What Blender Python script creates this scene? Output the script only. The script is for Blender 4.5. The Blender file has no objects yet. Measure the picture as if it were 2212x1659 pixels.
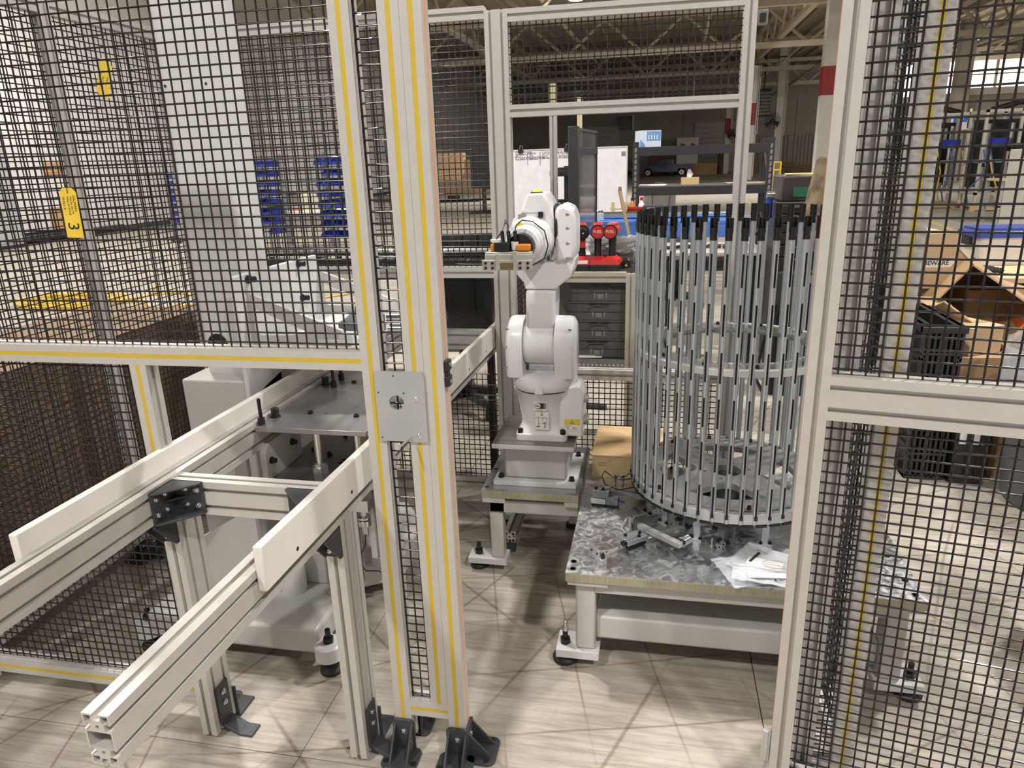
import bpy, bmesh, math, random
from mathutils import Matrix, Vector, Euler
random.seed(7)
PI = math.pi
S = bpy.context.scene
COL = S.collection
# ------------------------------------------------------------------ camera, world, light, exposure
H = 1.5
M3 = ((0.98066, 0.029165, -0.193536), (0.193321, -0.298735, 0.93455), (-0.03056, -0.95389, -0.298596))
FPX, CX, CY = 1534.0, 1106.0, 829.5
def ray(px, py):
    d = (px - CX, py - CY, FPX)
    return Vector([sum(r[i] * d[i] for i in range(3)) for r in M3])
def at(px, py, y):                       # point of the place seen at a photo position and at depth y
    d = ray(px, py); t = y / d.y
    return Vector((t * d.x, y, H + t * d.z))
def fl(px, py, z=0.0):                   # the same on a horizontal plane
    d = ray(px, py); t = (z - H) / d.z
    return Vector((t * d.x, t * d.y, z))
cam_d = bpy.data.cameras.new('camera'); cam = bpy.data.objects.new('camera', cam_d); COL.objects.link(cam)
R3 = Matrix([[r[0], -r[1], -r[2]] for r in M3])
cam.matrix_world = Matrix.Translation((0, 0, H)) @ R3.to_4x4()
cam_d.sensor_fit = 'HORIZONTAL'; cam_d.sensor_width = 36.0; cam_d.lens = FPX * 36.0 / 2212.0
cam_d.clip_start = 0.05; cam_d.clip_end = 300
S.camera = cam
W = bpy.data.worlds.new('world'); S.world = W; W.use_nodes = True
W.node_tree.nodes['Background'].inputs[0].default_value = (0.95, 0.93, 0.90, 1)
W.node_tree.nodes['Background'].inputs[1].default_value = 0.55
S.view_settings.view_transform = 'Standard'
try: S.view_settings.look = 'None'
except Exception: pass
S.view_settings.exposure = 0.0; S.view_settings.gamma = 1.0; S.view_settings.use_curve_mapping = False
S.cycles.use_denoising = True
S.cycles.max_bounces = 6; S.cycles.diffuse_bounces = 3; S.cycles.glossy_bounces = 3; S.cycles.transparent_max_bounces = 12
S.cycles.sample_clamp_indirect = 6.0
LAMPS = [(-3.2, 4.2, 900), (3.2, 4.6, 900), (-3.4, -3.0, 900), (3.4, -2.6, 900), (-10.5, 5.5, 900), (-10.5, 13.0, 1100), (-4.0, 13.0, 700),
         (9.5, 3.5, 500), (10.5, 13.5, 600), (3.5, 13.0, 350)]
LAMP_Z = 7.2
def lamp_light(x, y, z, p, size=0.45):
    l = bpy.data.lights.new('bay_light', 'AREA'); l.shape = 'DISK'; l.size = size; l.energy = p * 0.47; l.color = (1.0, 0.972, 0.93)
    o = bpy.data.objects.new('bay_light', l); COL.objects.link(o); o.location = (x, y, z)
for x, y, p in LAMPS: lamp_light(x, y, LAMP_Z - 0.12, p)

# ------------------------------------------------------------------ helpers
MATS = {}
def M(name, col, rough=0.5, metal=0.0, var=0.06, scale=12.0, bump=0.0, bscale=120.0, stretch=(1, 1, 1), emit=0.0, trans=0.0, coat=0.0, spec=0.5, alpha=1.0, rvar=0.08):
    if name in MATS: return MATS[name]
    m = bpy.data.materials.new(name); m.use_nodes = True; nt = m.node_tree; b = nt.nodes['Principled BSDF']
    N = nt.nodes.new; L = nt.links.new
    tc = N('ShaderNodeTexCoord'); mp = N('ShaderNodeMapping'); mp.inputs['Scale'].default_value = stretch
    L(tc.outputs['Object'], mp.inputs[0])
    nz = N('ShaderNodeTexNoise'); nz.inputs['Scale'].default_value = scale; nz.inputs['Detail'].default_value = 5
    L(mp.outputs[0], nz.inputs['Vector'])
    rp = N('ShaderNodeValToRGB'); c = Vector(col)
    lo = [max(0, v * (1 - var)) for v in c]; hi = [min(1, v * (1 + var)) for v in c]
    rp.color_ramp.elements[0].position = 0.3; rp.color_ramp.elements[1].position = 0.7
    rp.color_ramp.elements[0].color = (*lo, 1); rp.color_ramp.elements[1].color = (*hi, 1)
    L(nz.outputs['Fac'], rp.inputs[0]); L(rp.outputs[0], b.inputs['Base Color'])
    b.inputs['Metallic'].default_value = metal
    mr = N('ShaderNodeMapRange'); mr.inputs[3].default_value = max(0.02, rough - rvar); mr.inputs[4].default_value = min(1, rough + rvar)
    L(nz.outputs['Fac'], mr.inputs[0]); L(mr.outputs[0], b.inputs['Roughness'])
    b.inputs['Specular IOR Level'].default_value = spec
    b.inputs['Coat Weight'].default_value = coat
    b.inputs['Transmission Weight'].default_value = trans
    b.inputs['Alpha'].default_value = alpha
    if emit > 0:
        b.inputs['Emission Color'].default_value = (*col, 1); b.inputs['Emission Strength'].default_value = emit
    if bump > 0:
        n2 = N('ShaderNodeTexNoise'); n2.inputs['Scale'].default_value = bscale; n2.inputs['Detail'].default_value = 3
        L(mp.outputs[0], n2.inputs['Vector'])
        bp = N('ShaderNodeBump'); bp.inputs['Strength'].default_value = bump; bp.inputs['Distance'].default_value = 0.004
        L(n2.outputs['Fac'], bp.inputs['Height']); L(bp.outputs[0], b.inputs['Normal'])
    MATS[name] = m
    return m

class G:
    """collects shapes and links them as ONE mesh object"""
    def __init__(s, T=None): s.v = []; s.f = []; s.T = T
    def add(s, vs, fs, T=None):
        k = len(s.v)
        for p in vs:
            p = Vector(p)
            if T is not None: p = T @ p
            if s.T is not None: p = s.T @ p
            s.v.append(p)
        for f in fs: s.f.append([i + k for i in f])
        return s
    def box(s, x0, x1, y0, y1, z0, z1, T=None):
        v = [(x0, y0, z0), (x1, y0, z0), (x1, y1, z0), (x0, y1, z0), (x0, y0, z1), (x1, y0, z1), (x1, y1, z1), (x0, y1, z1)]
        return s.add(v, [(0, 3, 2, 1), (4, 5, 6, 7), (0, 1, 5, 4), (1, 2, 6, 5), (2, 3, 7, 6), (3, 0, 4, 7)], T)
    def cbox(s, c, d, T=None):
        return s.box(c[0] - d[0] / 2, c[0] + d[0] / 2, c[1] - d[1] / 2, c[1] + d[1] / 2, c[2] - d[2] / 2, c[2] + d[2] / 2, T)
    def prism(s, poly, z0, z1, T=None):
        n = len(poly)
        v = [(p[0], p[1], z0) for p in poly] + [(p[0], p[1], z1) for p in poly]
        f = [list(range(n - 1, -1, -1)), list(range(n, 2 * n))] + [(i, (i + 1) % n, n + (i + 1) % n, n + i) for i in range(n)]
        return s.add(v, f, T)
    def cyl(s, a, b, r, r2=None, n=14, cap=True):
        a = Vector(a); b = Vector(b); r2 = r if r2 is None else r2
        w = (b - a).normalized(); u = w.orthogonal().normalized(); t = w.cross(u)
        v = []
        for P, rr in ((a, r), (b, r2)):
            for i in range(n):
                q = 2 * PI * i / n; v.append(P + u * (rr * math.cos(q)) + t * (rr * math.sin(q)))
        f = [(i, (i + 1) % n, n + (i + 1) % n, n + i) for i in range(n)]
        if cap: f += [list(range(n - 1, -1, -1)), list(range(n, 2 * n))]
        return s.add(v, f)
    def tube(s, pts, r, n=6, closed=False):
        pts = [Vector(p) for p in pts]; m = len(pts); v = []; f = []; up = None
        for k, p in enumerate(pts):
            if closed: d = pts[(k + 1) % m] - pts[k - 1]
            else: d = pts[min(k + 1, m - 1)] - pts[max(k - 1, 0)]
            d.normalize()
            if up is None: up = d.orthogonal().normalized()
            up = (up - d * up.dot(d)).normalized(); sd = d.cross(up)
            for i in range(n):
                q = 2 * PI * (i + 0.5) / n; v.append(p + up * (r * math.cos(q)) + sd * (r * math.sin(q)))
        for k in range(m if closed else m - 1):
            a = k * n; b = ((k + 1) % m) * n
            for i in range(n): f.append((a + i, a + (i + 1) % n, b + (i + 1) % n, b + i))
        if not closed: f += [list(range(n - 1, -1, -1)), list(range((m - 1) * n, m * n))]
        return s.add(v, f)
    def lathe(s, prof, n=20, T=None, cap=True):
        v = []; f = []; m = len(prof)
        for r, z in prof:
            for i in range(n):
                q = 2 * PI * i / n; v.append((r * math.cos(q), r * math.sin(q), z))
        for k in range(m - 1):
            for i in range(n): f.append((k * n + i, k * n + (i + 1) % n, (k + 1) * n + (i + 1) % n, (k + 1) * n + i))
        if cap: f += [list(range(n - 1, -1, -1)), list(range((m - 1) * n, m * n))]
        return s.add(v, f, T)
    def loft(s, rings, T=None, cap=True):
        n = len(rings[0]); v = [p for r in rings for p in r]; f = []
        for k in range(len(rings) - 1):
            for i in range(n): f.append((k * n + i, k * n + (i + 1) % n, (k + 1) * n + (i + 1) % n, (k + 1) * n + i))
        if cap: f += [list(range(n - 1, -1, -1)), list(range((len(rings) - 1) * n, len(rings) * n))]
        return s.add(v, f, T)
    def sphere(s, c, r, n=12, m=8, sc=(1, 1, 1)):
        prof = []
        rings = []
        for k in range(m + 1):
            a = -PI / 2 + PI * k / m; rr = max(1e-4, math.cos(a)) * r
            rings.append([(c[0] + sc[0] * rr * math.cos(2 * PI * i / n), c[1] + sc[1] * rr * math.sin(2 * PI * i / n), c[2] + sc[2] * r * math.sin(a)) for i in range(n)])
        return s.loft(rings)
    def mesh(s, name, smooth=35):
        me = bpy.data.meshes.new(name)
        me.from_pydata([tuple(p) for p in s.v], [], s.f); me.update()
        bm = bmesh.new(); bm.from_mesh(me); bmesh.ops.recalc_face_normals(bm, faces=bm.faces); bm.to_mesh(me); bm.free()
        if smooth:
            me.polygons.foreach_set('use_smooth', [True] * len(me.polygons))
            me.set_sharp_from_angle(angle=math.radians(smooth))
        return me
    def obj(s, name, mat, parent=None, smooth=35, bevel=0, kind=None, label=None, world=True):
        """world=True: the shapes are in place coordinates, the parent's own place is taken off"""
        if parent is not None and world:
            W0 = PLACE.get(parent.name)
            if W0 is not None:
                I = W0.inverted(); s.v = [I @ p for p in s.v]
        me = s.mesh(name, smooth); me.materials.append(mat)
        o = bpy.data.objects.new(name, me); COL.objects.link(o)
        if parent is not None:
            o.parent = parent
            if parent.name in PLACE: PLACE[o.name] = PLACE[parent.name]
        if bevel:
            md = o.modifiers.new('bevel', 'BEVEL'); md.width = bevel; md.segments = 2; md.limit_method = 'ANGLE'; md.angle_limit = math.radians(40)
        if kind: o['kind'] = kind
        if label: o['label'] = label
        return o
PLACE = {}
def tag(o, label, cat, group=None):
    o['label'] = label; o['category'] = cat
    if group: o['group'] = group
    return o
def thing(name, label, cat, loc=(0, 0, 0), rz=0.0, group=None):
    o = bpy.data.objects.new(name, None); COL.objects.link(o); o.empty_display_size = 0.05
    o.location = loc; o.rotation_euler = (0, 0, rz)
    PLACE[o.name] = Matrix.Translation(Vector(loc)) @ Matrix.Rotation(rz, 4, 'Z')
    return tag(o, label, cat, group)
def structure(o): o['kind'] = 'structure'; return o
def copy_tree(o, parent=None):
    c = o.copy(); COL.objects.link(c)
    if parent is not None: c.parent = parent
    for ch in list(o.children): copy_tree(ch, c)
    return c
def dup(root, loc, rz=None, label=None, group=None):
    r = copy_tree(root); r.location = loc
    if rz is not None: r.rotation_euler = (0, 0, rz)
    if label: r['label'] = label
    if group: r['group'] = group
    PLACE[r.name] = Matrix.Translation(Vector(loc)) @ Matrix.Rotation(r.rotation_euler.z, 4, 'Z')
    return r
def inst(src, parent, T):                       # another copy of a part that shares its mesh
    c = src.copy(); COL.objects.link(c); c.parent = parent; c.matrix_local = T
    for ch in list(src.children): copy_tree(ch, c)
    return c
def text(body, name, mat, parent, T, size, extrude=0.0004, align='CENTER', world=True, bold=0.0):
    cu = bpy.data.curves.new(name, 'FONT'); cu.body = body; cu.size = size; cu.extrude = extrude; cu.align_x = align; cu.align_y = 'CENTER'; cu.offset = bold
    cu.materials.append(mat)
    t = bpy.data.objects.new(name, cu); COL.objects.link(t)
    me = bpy.data.meshes.new_from_object(t.evaluated_get(bpy.context.evaluated_depsgraph_get())); bpy.data.objects.remove(t); bpy.data.curves.remove(cu)
    o = bpy.data.objects.new(name, me); COL.objects.link(o)
    if not me.materials: me.materials.append(mat)
    if parent is not None:
        o.parent = parent
        if world and parent.name in PLACE: T = PLACE[parent.name].inverted() @ T
    o.matrix_local = T
    return o
def frame(o, x, y):                             # matrix from an origin and two directions
    x = Vector(x).normalized(); y = Vector(y); y = (y - x * x.dot(y)).normalized(); z = x.cross(y)
    m = Matrix((x, y, z)).transposed().to_4x4(); m.translation = Vector(o); return m
def plate(outlines, thick, name, mat, parent=None, T=None, bevel=0.0):
    """flat plate with holes: filled 2-D curve made into a mesh"""
    cu = bpy.data.curves.new(name, 'CURVE'); cu.dimensions = '2D'; cu.fill_mode = 'BOTH'; cu.extrude = thick / 2
    for poly in outlines:
        sp = cu.splines.new('POLY'); sp.points.add(len(poly) - 1); sp.use_cyclic_u = True
        for p, q in zip(sp.points, poly): p.co = (q[0], q[1], 0, 1)
    t = bpy.data.objects.new(name, cu); COL.objects.link(t)
    dg = bpy.context.evaluated_depsgraph_get()
    me = bpy.data.meshes.new_from_object(t.evaluated_get(dg)); bpy.data.objects.remove(t); bpy.data.curves.remove(cu)
    if T is not None: me.transform(T)
    if parent is not None and parent.name in PLACE: me.transform(PLACE[parent.name].inverted())
    me.materials.clear(); me.materials.append(mat)
    me.polygons.foreach_set('use_smooth', [True] * len(me.polygons)); me.set_sharp_from_angle(angle=math.radians(25))
    o = bpy.data.objects.new(name, me); COL.objects.link(o)
    if parent is not None: o.parent = parent; PLACE[o.name] = PLACE.get(parent.name, Matrix())
    return o
def circ(cx, cy, r, n=24, a0=0.0, a1=2 * PI):
    full = abs(a1 - a0 - 2 * PI) < 1e-6
    return [(cx + r * math.cos(a0 + (a1 - a0) * i / (n if full else n - 1)), cy + r * math.sin(a0 + (a1 - a0) * i / (n if full else n - 1))) for i in range(n)]
def rrect(x0, x1, y0, y1, r, n=5):
    out = []
    for cx, cy, a in ((x1 - r, y1 - r, 0), (x0 + r, y1 - r, PI / 2), (x0 + r, y0 + r, PI), (x1 - r, y0 + r, 1.5 * PI)):
        out += [(cx + r * math.cos(a + PI / 2 * i / (n - 1)), cy + r * math.sin(a + PI / 2 * i / (n - 1))) for i in range(n)]
    return out
def ring_rr(w, d, r, z, cx=0, cy=0, n=6): return [(p[0], p[1], z) for p in rrect(cx - w / 2, cx + w / 2, cy - d / 2, cy + d / 2, r, n)]

# ------------------------------------------------------------------ materials
ALU = M('anodised_aluminium', (0.60, 0.575, 0.545), 0.42, 0.35, 0.03, 30, 0.05, 400, (1, 1, 1))
ALUP = M('milled_aluminium', (0.66, 0.66, 0.66), 0.34, 0.75, 0.06, 14, 0.05, 300)
YEL = M('yellow_strip', (0.62, 0.43, 0.03), 0.5, 0, 0.05)
ORA = M('orange_strip', (0.80, 0.32, 0.13), 0.5, 0, 0.05)
WIRE = M('black_coated_wire', (0.012, 0.011, 0.013), 0.22, 0, 0.1, 30, spec=0.6)
HDPE = M('white_plastic', (0.80, 0.77, 0.72), 0.28, 0, 0.03, 5, spec=0.5, rvar=0.04)
PAINT = M('grey_white_paint', (0.54, 0.53, 0.505), 0.36, 0, 0.05, 6, 0.04, 60)
PAINTW = M('white_paint', (0.66, 0.66, 0.645), 0.3, 0, 0.04, 6)
ROB = M('robot_white', (0.76, 0.76, 0.755), 0.22, 0, 0.02, 5, spec=0.55, rvar=0.03)
CAST = M('dark_grey_casting', (0.045, 0.048, 0.054), 0.45, 0.0, 0.12, 30, 0.1, 300)
BLK = M('black_plastic', (0.014, 0.014, 0.015), 0.35, 0, 0.15, 20)
BLKM = M('black_oxide_steel', (0.018, 0.018, 0.02), 0.32, 0.3, 0.2, 40)
STEEL = M('bright_steel', (0.72, 0.72, 0.72), 0.16, 1.0, 0.05, 40)
ZINC = M('galvanised_tube', (0.56, 0.60, 0.64), 0.32, 0.8, 0.12, 20, 0.04, 200, (1, 1, 0.12))
GREYP = M('grey_plastic', (0.20, 0.195, 0.185), 0.5, 0, 0.08, 15)
RUB = M('black_rubber', (0.02, 0.02, 0.02), 0.6, 0, 0.3, 25, 0.1, 200)
PAPER = M('paper_white', (0.82, 0.80, 0.77), 0.7, 0, 0.03)
INK = M('black_ink', (0.02, 0.02, 0.02), 0.6)
TAGY = M('yellow_card', (0.80, 0.56, 0.05), 0.6, 0, 0.06, 30)
WOOD = M('pale_wood', (0.60, 0.41, 0.21), 0.55, 0, 0.14, 9, 0.08, 80, (0.6, 6, 6))
WOODY = M('raw_pine', (0.58, 0.44, 0.23), 0.6, 0, 0.12, 9, 0.1, 80, (6, 0.6, 6))
CARD = M('brown_cardboard', (0.46, 0.30, 0.16), 0.75, 0, 0.07, 8, 0.06, 150)
CARDD = M('dark_cardboard', (0.24, 0.16, 0.10), 0.8, 0, 0.12, 7, 0.1, 60, (0.3, 1, 5))
RED = M('red_plastic', (0.55, 0.025, 0.02), 0.38, 0, 0.08)
BLUE = M('blue_plastic', (0.015, 0.05, 0.42), 0.4, 0, 0.1)
# ------------------------------------------------------------------ floor, walls, ceiling
def floor_material():
    m = bpy.data.materials.new('worn_concrete'); m.use_nodes = True; nt = m.node_tree; b = nt.nodes['Principled BSDF']; N = nt.nodes.new; L = nt.links.new
    tc = N('ShaderNodeTexCoord')
    def noise(scale, det=4, st=(1, 1, 1), rot=0.0, rough=0.55):
        mp = N('ShaderNodeMapping'); mp.inputs['Scale'].default_value = st; mp.inputs['Rotation'].default_value = (0, 0, rot)
        L(tc.outputs['Object'], mp.inputs[0]); n = N('ShaderNodeTexNoise'); n.inputs['Scale'].default_value = scale; n.inputs['Detail'].default_value = det; n.inputs['Roughness'].default_value = rough
        L(mp.outputs[0], n.inputs['Vector']); return n.outputs['Fac']
    def ramp(f, p0, c0, p1, c1):
        r = N('ShaderNodeValToRGB'); r.color_ramp.elements[0].position = p0; r.color_ramp.elements[1].position = p1
        r.color_ramp.elements[0].color = (*c0, 1); r.color_ramp.elements[1].color = (*c1, 1); L(f, r.inputs[0]); return r.outputs[0]
    def mixc(a, bb, fac, mode='MULTIPLY'):
        x = N('ShaderNodeMix'); x.data_type = 'RGBA'; x.blend_type = mode
        if isinstance(fac, float): x.inputs['Factor'].default_value = fac
        else: L(fac, x.inputs['Factor'])
        L(a, x.inputs['A']); L(bb, x.inputs['B']); return x.outputs['Result']
    base = ramp(noise(1.6, 6), 0.3, (0.40, 0.36, 0.305), 0.72, (0.54, 0.495, 0.43))
    base = mixc(base, ramp(noise(9, 8, (1, 1, 1), 0.3, 0.7), 0.35, (0.80, 0.78, 0.75), 0.62, (1, 1, 1)), 0.75)
    # long faint wear streaks in three directions, and sharp dark scratches
    for rot, st, sc in ((1.25, (1.0, 16, 1), 3.0), (-0.25, (1.2, 20, 1), 2.4), (0.5, (1.0, 26, 1), 2.2)):
        base = mixc(base, ramp(noise(sc, 6, st, rot, 0.7), 0.36, (0.62, 0.60, 0.57), 0.5, (1, 1, 1)), 0.55)
    def lines(rot, sc, width, dist):
        mp = N('ShaderNodeMapping'); mp.inputs['Rotation'].default_value = (0, 0, rot); L(tc.outputs['Object'], mp.inputs[0])
        w = N('ShaderNodeTexWave'); w.inputs['Scale'].default_value = sc; w.inputs['Distortion'].default_value = dist; w.inputs['Detail'].default_value = 2; w.inputs['Detail Scale'].default_value = 0.35
        L(mp.outputs[0], w.inputs[0]); return ramp(w.outputs['Fac'], 0.0, (0.62, 0.58, 0.54), width, (1, 1, 1))
    for rot, sc, wd, di in ((0.4, 0.9, 0.0004, 3), (1.35, 1.2, 0.0004, 2.5), (2.3, 0.8, 0.0004, 3), (2.9, 1.3, 0.0004, 2), (0.95, 1.0, 0.0003, 4)):
        gate = ramp(noise(1.1, 2, (1, 1, 1), rot * 3), 0.44, (0, 0, 0), 0.56, (1, 1, 1))
        base = mixc(base, lines(rot, sc, wd, di), gate)
    v = N('ShaderNodeTexVoronoi'); v.inputs['Scale'].default_value = 5.5; L(tc.outputs['Object'], v.inputs[0])
    base = mixc(base, ramp(v.outputs['Distance'], 0.025, (0.16, 0.13, 0.10), 0.04, (1, 1, 1)), ramp(noise(2.2, 2), 0.55, (0, 0, 0), 0.6, (0.9, 0.9, 0.9)))
    L(base, b.inputs['Base Color'])
    rg = N('ShaderNodeMapRange'); rg.inputs[3].default_value = 0.30; rg.inputs[4].default_value = 0.62; L(noise(4, 6), rg.inputs[0]); L(rg.outputs[0], b.inputs['Roughness'])
    b.inputs['Specular IOR Level'].default_value = 0.4
    bp = N('ShaderNodeBump'); bp.inputs['Strength'].default_value = 0.12; bp.inputs['Distance'].default_value = 0.003; L(noise(60, 6), bp.inputs['Height']); L(bp.outputs[0], b.inputs['Normal'])
    return m
FLOOR = floor_material()
floor = structure(G().box(-60, 60, -9, 90, -0.3, -0.03).obj('floor', M('joint_filler', (0.05, 0.045, 0.04), 0.9)))
XS = [-60, -0.896, 0.327, 60]; YS = [-9, 1.366, 90]
for i in range(3):
    for j in range(2):
        G().box(XS[i] + 0.0015, XS[i + 1] - 0.0015, YS[j] + 0.0015, YS[j + 1] - 0.0015, -0.03, 0).obj('slab', FLOOR, floor)
WALLW = M('white_wall_paint', (0.78, 0.75, 0.72), 0.6, 0, 0.05, 1.2)
WALLB = M('beige_wall_paint', (0.42, 0.37, 0.30), 0.7, 0, 0.06, 1.5)
WALLF = M('grey_block_wall', (0.34, 0.31, 0.28), 0.75, 0, 0.08, 2.0)
DECK = M('ceiling_deck_paint', (0.42, 0.37, 0.29), 0.7, 0, 0.15, 2.0)
TRUSS = M('cream_truss_paint', (0.50, 0.44, 0.34), 0.6, 0, 0.1, 4)
WX, FY, RX, CZ = -14.6, 66.0, 24.0, 8.4
structure(G().box(WX - 0.3, WX, -9, FY, 0, CZ).obj('wall_left', WALLW))
structure(G().box(WX, WX + 0.03, -9, FY, 0, 0.14).obj('baseboard_left', M('dark_base', (0.06, 0.055, 0.05), 0.6)))
wb = structure(G().box(WX, RX, FY, FY + 0.3, 0, CZ).obj('wall_back', WALLF))
for k in range(-2, 5):
    for r in range(3):
        if k in (-1,): continue
        g = G(); x = k * 6.0 - 1.0
        if r == 0:
            for q in range(20): g.box(x + 0.05 + q * 0.29, x + 0.05 + q * 0.29 + 0.16, FY - 0.09, FY, 0.05, 2.9)     # corrugated lower sheeting
            g.obj('corrugated_panel', WALLF, wb, smooth=0)
        else:
            for q in range(2): g.box(x + 0.05 + q * 2.95, x + 2.93 + q * 2.95, FY - 0.05, FY, 1.45 + r * 1.5, 2.9 + r * 1.5)
            g.obj('wall_panel', WALLF, wb, smooth=0)
DOORP = M('roller_door_paint', (0.44, 0.415, 0.385), 0.6, 0, 0.05, 2)
for n, (x0, x1) in enumerate(((2.9, 7.4), (-7.6, -3.4))):
    d = structure(G().box(x0, x1, FY - 0.12, FY - 0.10, 0, 4.2).obj('door_%d' % (n + 1), DOORP))
    for r in range(10): G().box(x0 + 0.05, x1 - 0.05, FY - 0.16, FY - 0.12, 0.03 + r * 0.415, 0.42 + r * 0.415).obj('door_slat', DOORP, d, bevel=0.02)
wr = structure(G().box(RX, RX + 0.3, -9, FY, 0, 4.6).box(RX, RX + 0.3, -9, FY, 6.9, CZ).box(RX, RX + 0.3, -9, 22, 4.6, 6.9).obj('wall_right', WALLB))
GLOW = M('daylit_glass', (1.0, 0.93, 0.80), 0.4, emit=2.6)
for n in range(8):
    y = 22 + n * 5.5
    w = structure(G().box(RX + 0.1, RX + 0.12, y + 0.12, y + 5.38, 4.7, 6.8).obj('window_%d' % (n + 1), GLOW))
    f = G().box(RX, RX + 0.2, y, y + 0.24, 4.6, 6.9)
    for q in range(1, 4): f.box(RX + 0.04, RX + 0.14, y + q * 1.37, y + q * 1.37 + 0.07, 4.6, 6.9)
    f.box(RX + 0.04, RX + 0.14, y, y + 5.5, 5.7, 5.78); f.obj('window_frame', WALLB, w, smooth=0)
# ceiling: decking, joists, trusses across, each truss a thing
ceil = structure(G().box(WX - 0.3, RX + 0.3, -9, FY + 0.3, CZ, CZ + 0.2).obj('ceiling', DECK))
for k in range(40):
    x = WX + 0.6 + k * 0.98
    g = G().box(x - 0.05, x + 0.05, -9, FY, CZ - 0.16, CZ)
    g.obj('joist', TRUSS, ceil, smooth=0)
def truss(y, n, zb, zt):
    g = G().box(WX, RX, y - 0.13, y + 0.13, zb, zb + 0.26).box(WX, RX, y - 0.13, y + 0.13, zt - 0.24, zt)
    o = g.obj('roof_truss', TRUSS, smooth=0)
    tag(o, 'cream roof truss spanning the hall, %s' % n, 'roof truss', 'roof trusses across the hall')
    L_ = 1.9; x = WX + 0.4
    while x + 2 * L_ < RX:
        for a, b2 in ((x, x + L_), (x + 2 * L_, x + L_)):
            G().tube([(a, y, zt - 0.12), (b2, y, zb + 0.13)], 0.075, 4).obj('web_member', TRUSS, o, smooth=0)
        x += 2 * L_
    return o
for y, n in ((12.0, 'nearest one above the left wall'), (20.0, 'second from the camera'), (28.0, 'its diagonals brightest above the back fence'), (38.5, 'the middle row behind the first bright one'),
             (49.0, 'low and dark, next to last'), (59.5, 'farthest, before the back wall')):
    truss(y, n, 6.25, 8.1)
for k, (x, n) in enumerate(((-8.5, 'left of the robot'), (5.4, 'over the row of white columns'), (15.0, 'over the machines on pallets'))):
    g = G().box(x - 0.12, x + 0.12, -9, FY - 0.4, 6.6, 6.8).box(x - 0.12, x + 0.12, -9, FY - 0.4, 7.9, 8.1)
    y = -8
    while y < FY - 3: g.tube([(x, y, 7.95), (x, y + 1.4, 6.75), (x, y + 2.8, 7.95)], 0.06, 4); y += 2.8
    tag(g.obj('lattice_girder', TRUSS, smooth=0), 'long lattice girder running away under the roof, %s' % n, 'girder')
for k, (x, z, r, n) in enumerate(((1.2, 6.9, 0.07, 'thin'), (7.6, 6.1, 0.11, 'thick'), (-5.0, 7.2, 0.09, 'middle'))):
    tag(G().cyl((x, 6, z), (x + 1.5, FY, z), r, n=8).obj('ceiling_pipe', TRUSS), '%s service pipe hung along the roof' % n, 'pipe')
# bay lamps
LENS = M('lamp_lens', (1.0, 0.95, 0.86), 0.4, emit=30.0); LHOUS = M('lamp_housing', (0.25, 0.25, 0.25), 0.5, 0.5)
SEEN = [(-11.4, 28.0, 'seen between the two left posts'), (-3.1, 28.5, 'over the top rail of the back fence'), (16.5, 46.0, 'seen through the right mesh door'), (5.9, 31.5, 'seen beside the right door post')]
n_l = 0
def lamp(x, y, z, lab):
    t = thing('bay_lamp', lab, 'ceiling lamp', (x, y, z), 0, 'high bay lamps')
    G().lathe([(0.06, 0.30), (0.10, 0.28), (0.16, 0.12), (0.27, 0.02), (0.27, 0.0), (0.20, 0.0)], 16).obj('housing', LHOUS, t, world=False)
    G().lathe([(0.25, 0.004), (0.25, -0.012), (0.1, -0.03)], 16).obj('lens', LENS, t, world=False)
    G().cyl((0, 0, 0.3), (0, 0, CZ - z), 0.012, n=6).obj('hanger', LHOUS, t, world=False)
for x, y, s in SEEN: lamp(x, y, 7.0, 'glaring round bay lamp under the roof, ' + s)
lamp_light(16.5, 46.0, 6.9, 500); lamp_light(-3.1, 28.5, 6.9, 2200); lamp_light(5.9, 31.5, 6.9, 1800)
for (x, y, p), s in zip(LAMPS, ('just behind the cell on the left', 'just behind the cell on the right', 'behind the camera on the left', 'behind the camera on the right', 'above the yellow cord coil', 'above the blue bin racks', 'above the whiteboard', 'above the waste bin', 'above the machine frames on pallets', 'above the black rack')): lamp(x, y, LAMP_Z, 'round bay lamp high over the hall, ' + s)

# ------------------------------------------------------------------ aluminium profile
def side(p, q, slots, sw=0.010, dp=0.011):
    """points from corner p to q with notches centred at the given distances"""
    p = Vector(p); q = Vector(q); d = (q - p).normalized(); nrm = Vector((-d.y, d.x))
    out = [p]
    for s in slots:
        a = p + d * (s - sw / 2); b = p + d * (s + sw / 2)
        out += [a, a + nrm * 0.003, a + nrm * 0.003 - d * 0.003, a + nrm * dp, b + nrm * dp, b + nrm * 0.003 + d * 0.003, b + nrm * 0.003, b]
    return out
def section(w, h):
    sx = [w / 2] if w < 0.06 else [w / 4, 3 * w / 4]; sy = [h / 2] if h < 0.06 else [h / 4, 3 * h / 4]
    pts = side((-w / 2, -h / 2), (w / 2, -h / 2), sx) + side((w / 2, -h / 2), (w / 2, h / 2), sy) + side((w / 2, h / 2), (-w / 2, h / 2), sx) + side((-w / 2, h / 2), (-w / 2, -h / 2), sy)
    return [(p.x, p.y) for p in pts]
P = 0.0445
def prof(a, b, xdir, w=P, h=P):
    """slotted profile from a to b; w along xdir, h along the third direction"""
    a = Vector(a); b = Vector(b); z = (b - a); L = z.length; z.normalize(); x = Vector(xdir); x = (x - z * x.dot(z)).normalized(); y = z.cross(x)
    m = Matrix((x, y, z)).transposed().to_4x4(); m.translation = a
    return G().prism(section(w, h), 0, L, m)
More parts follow.
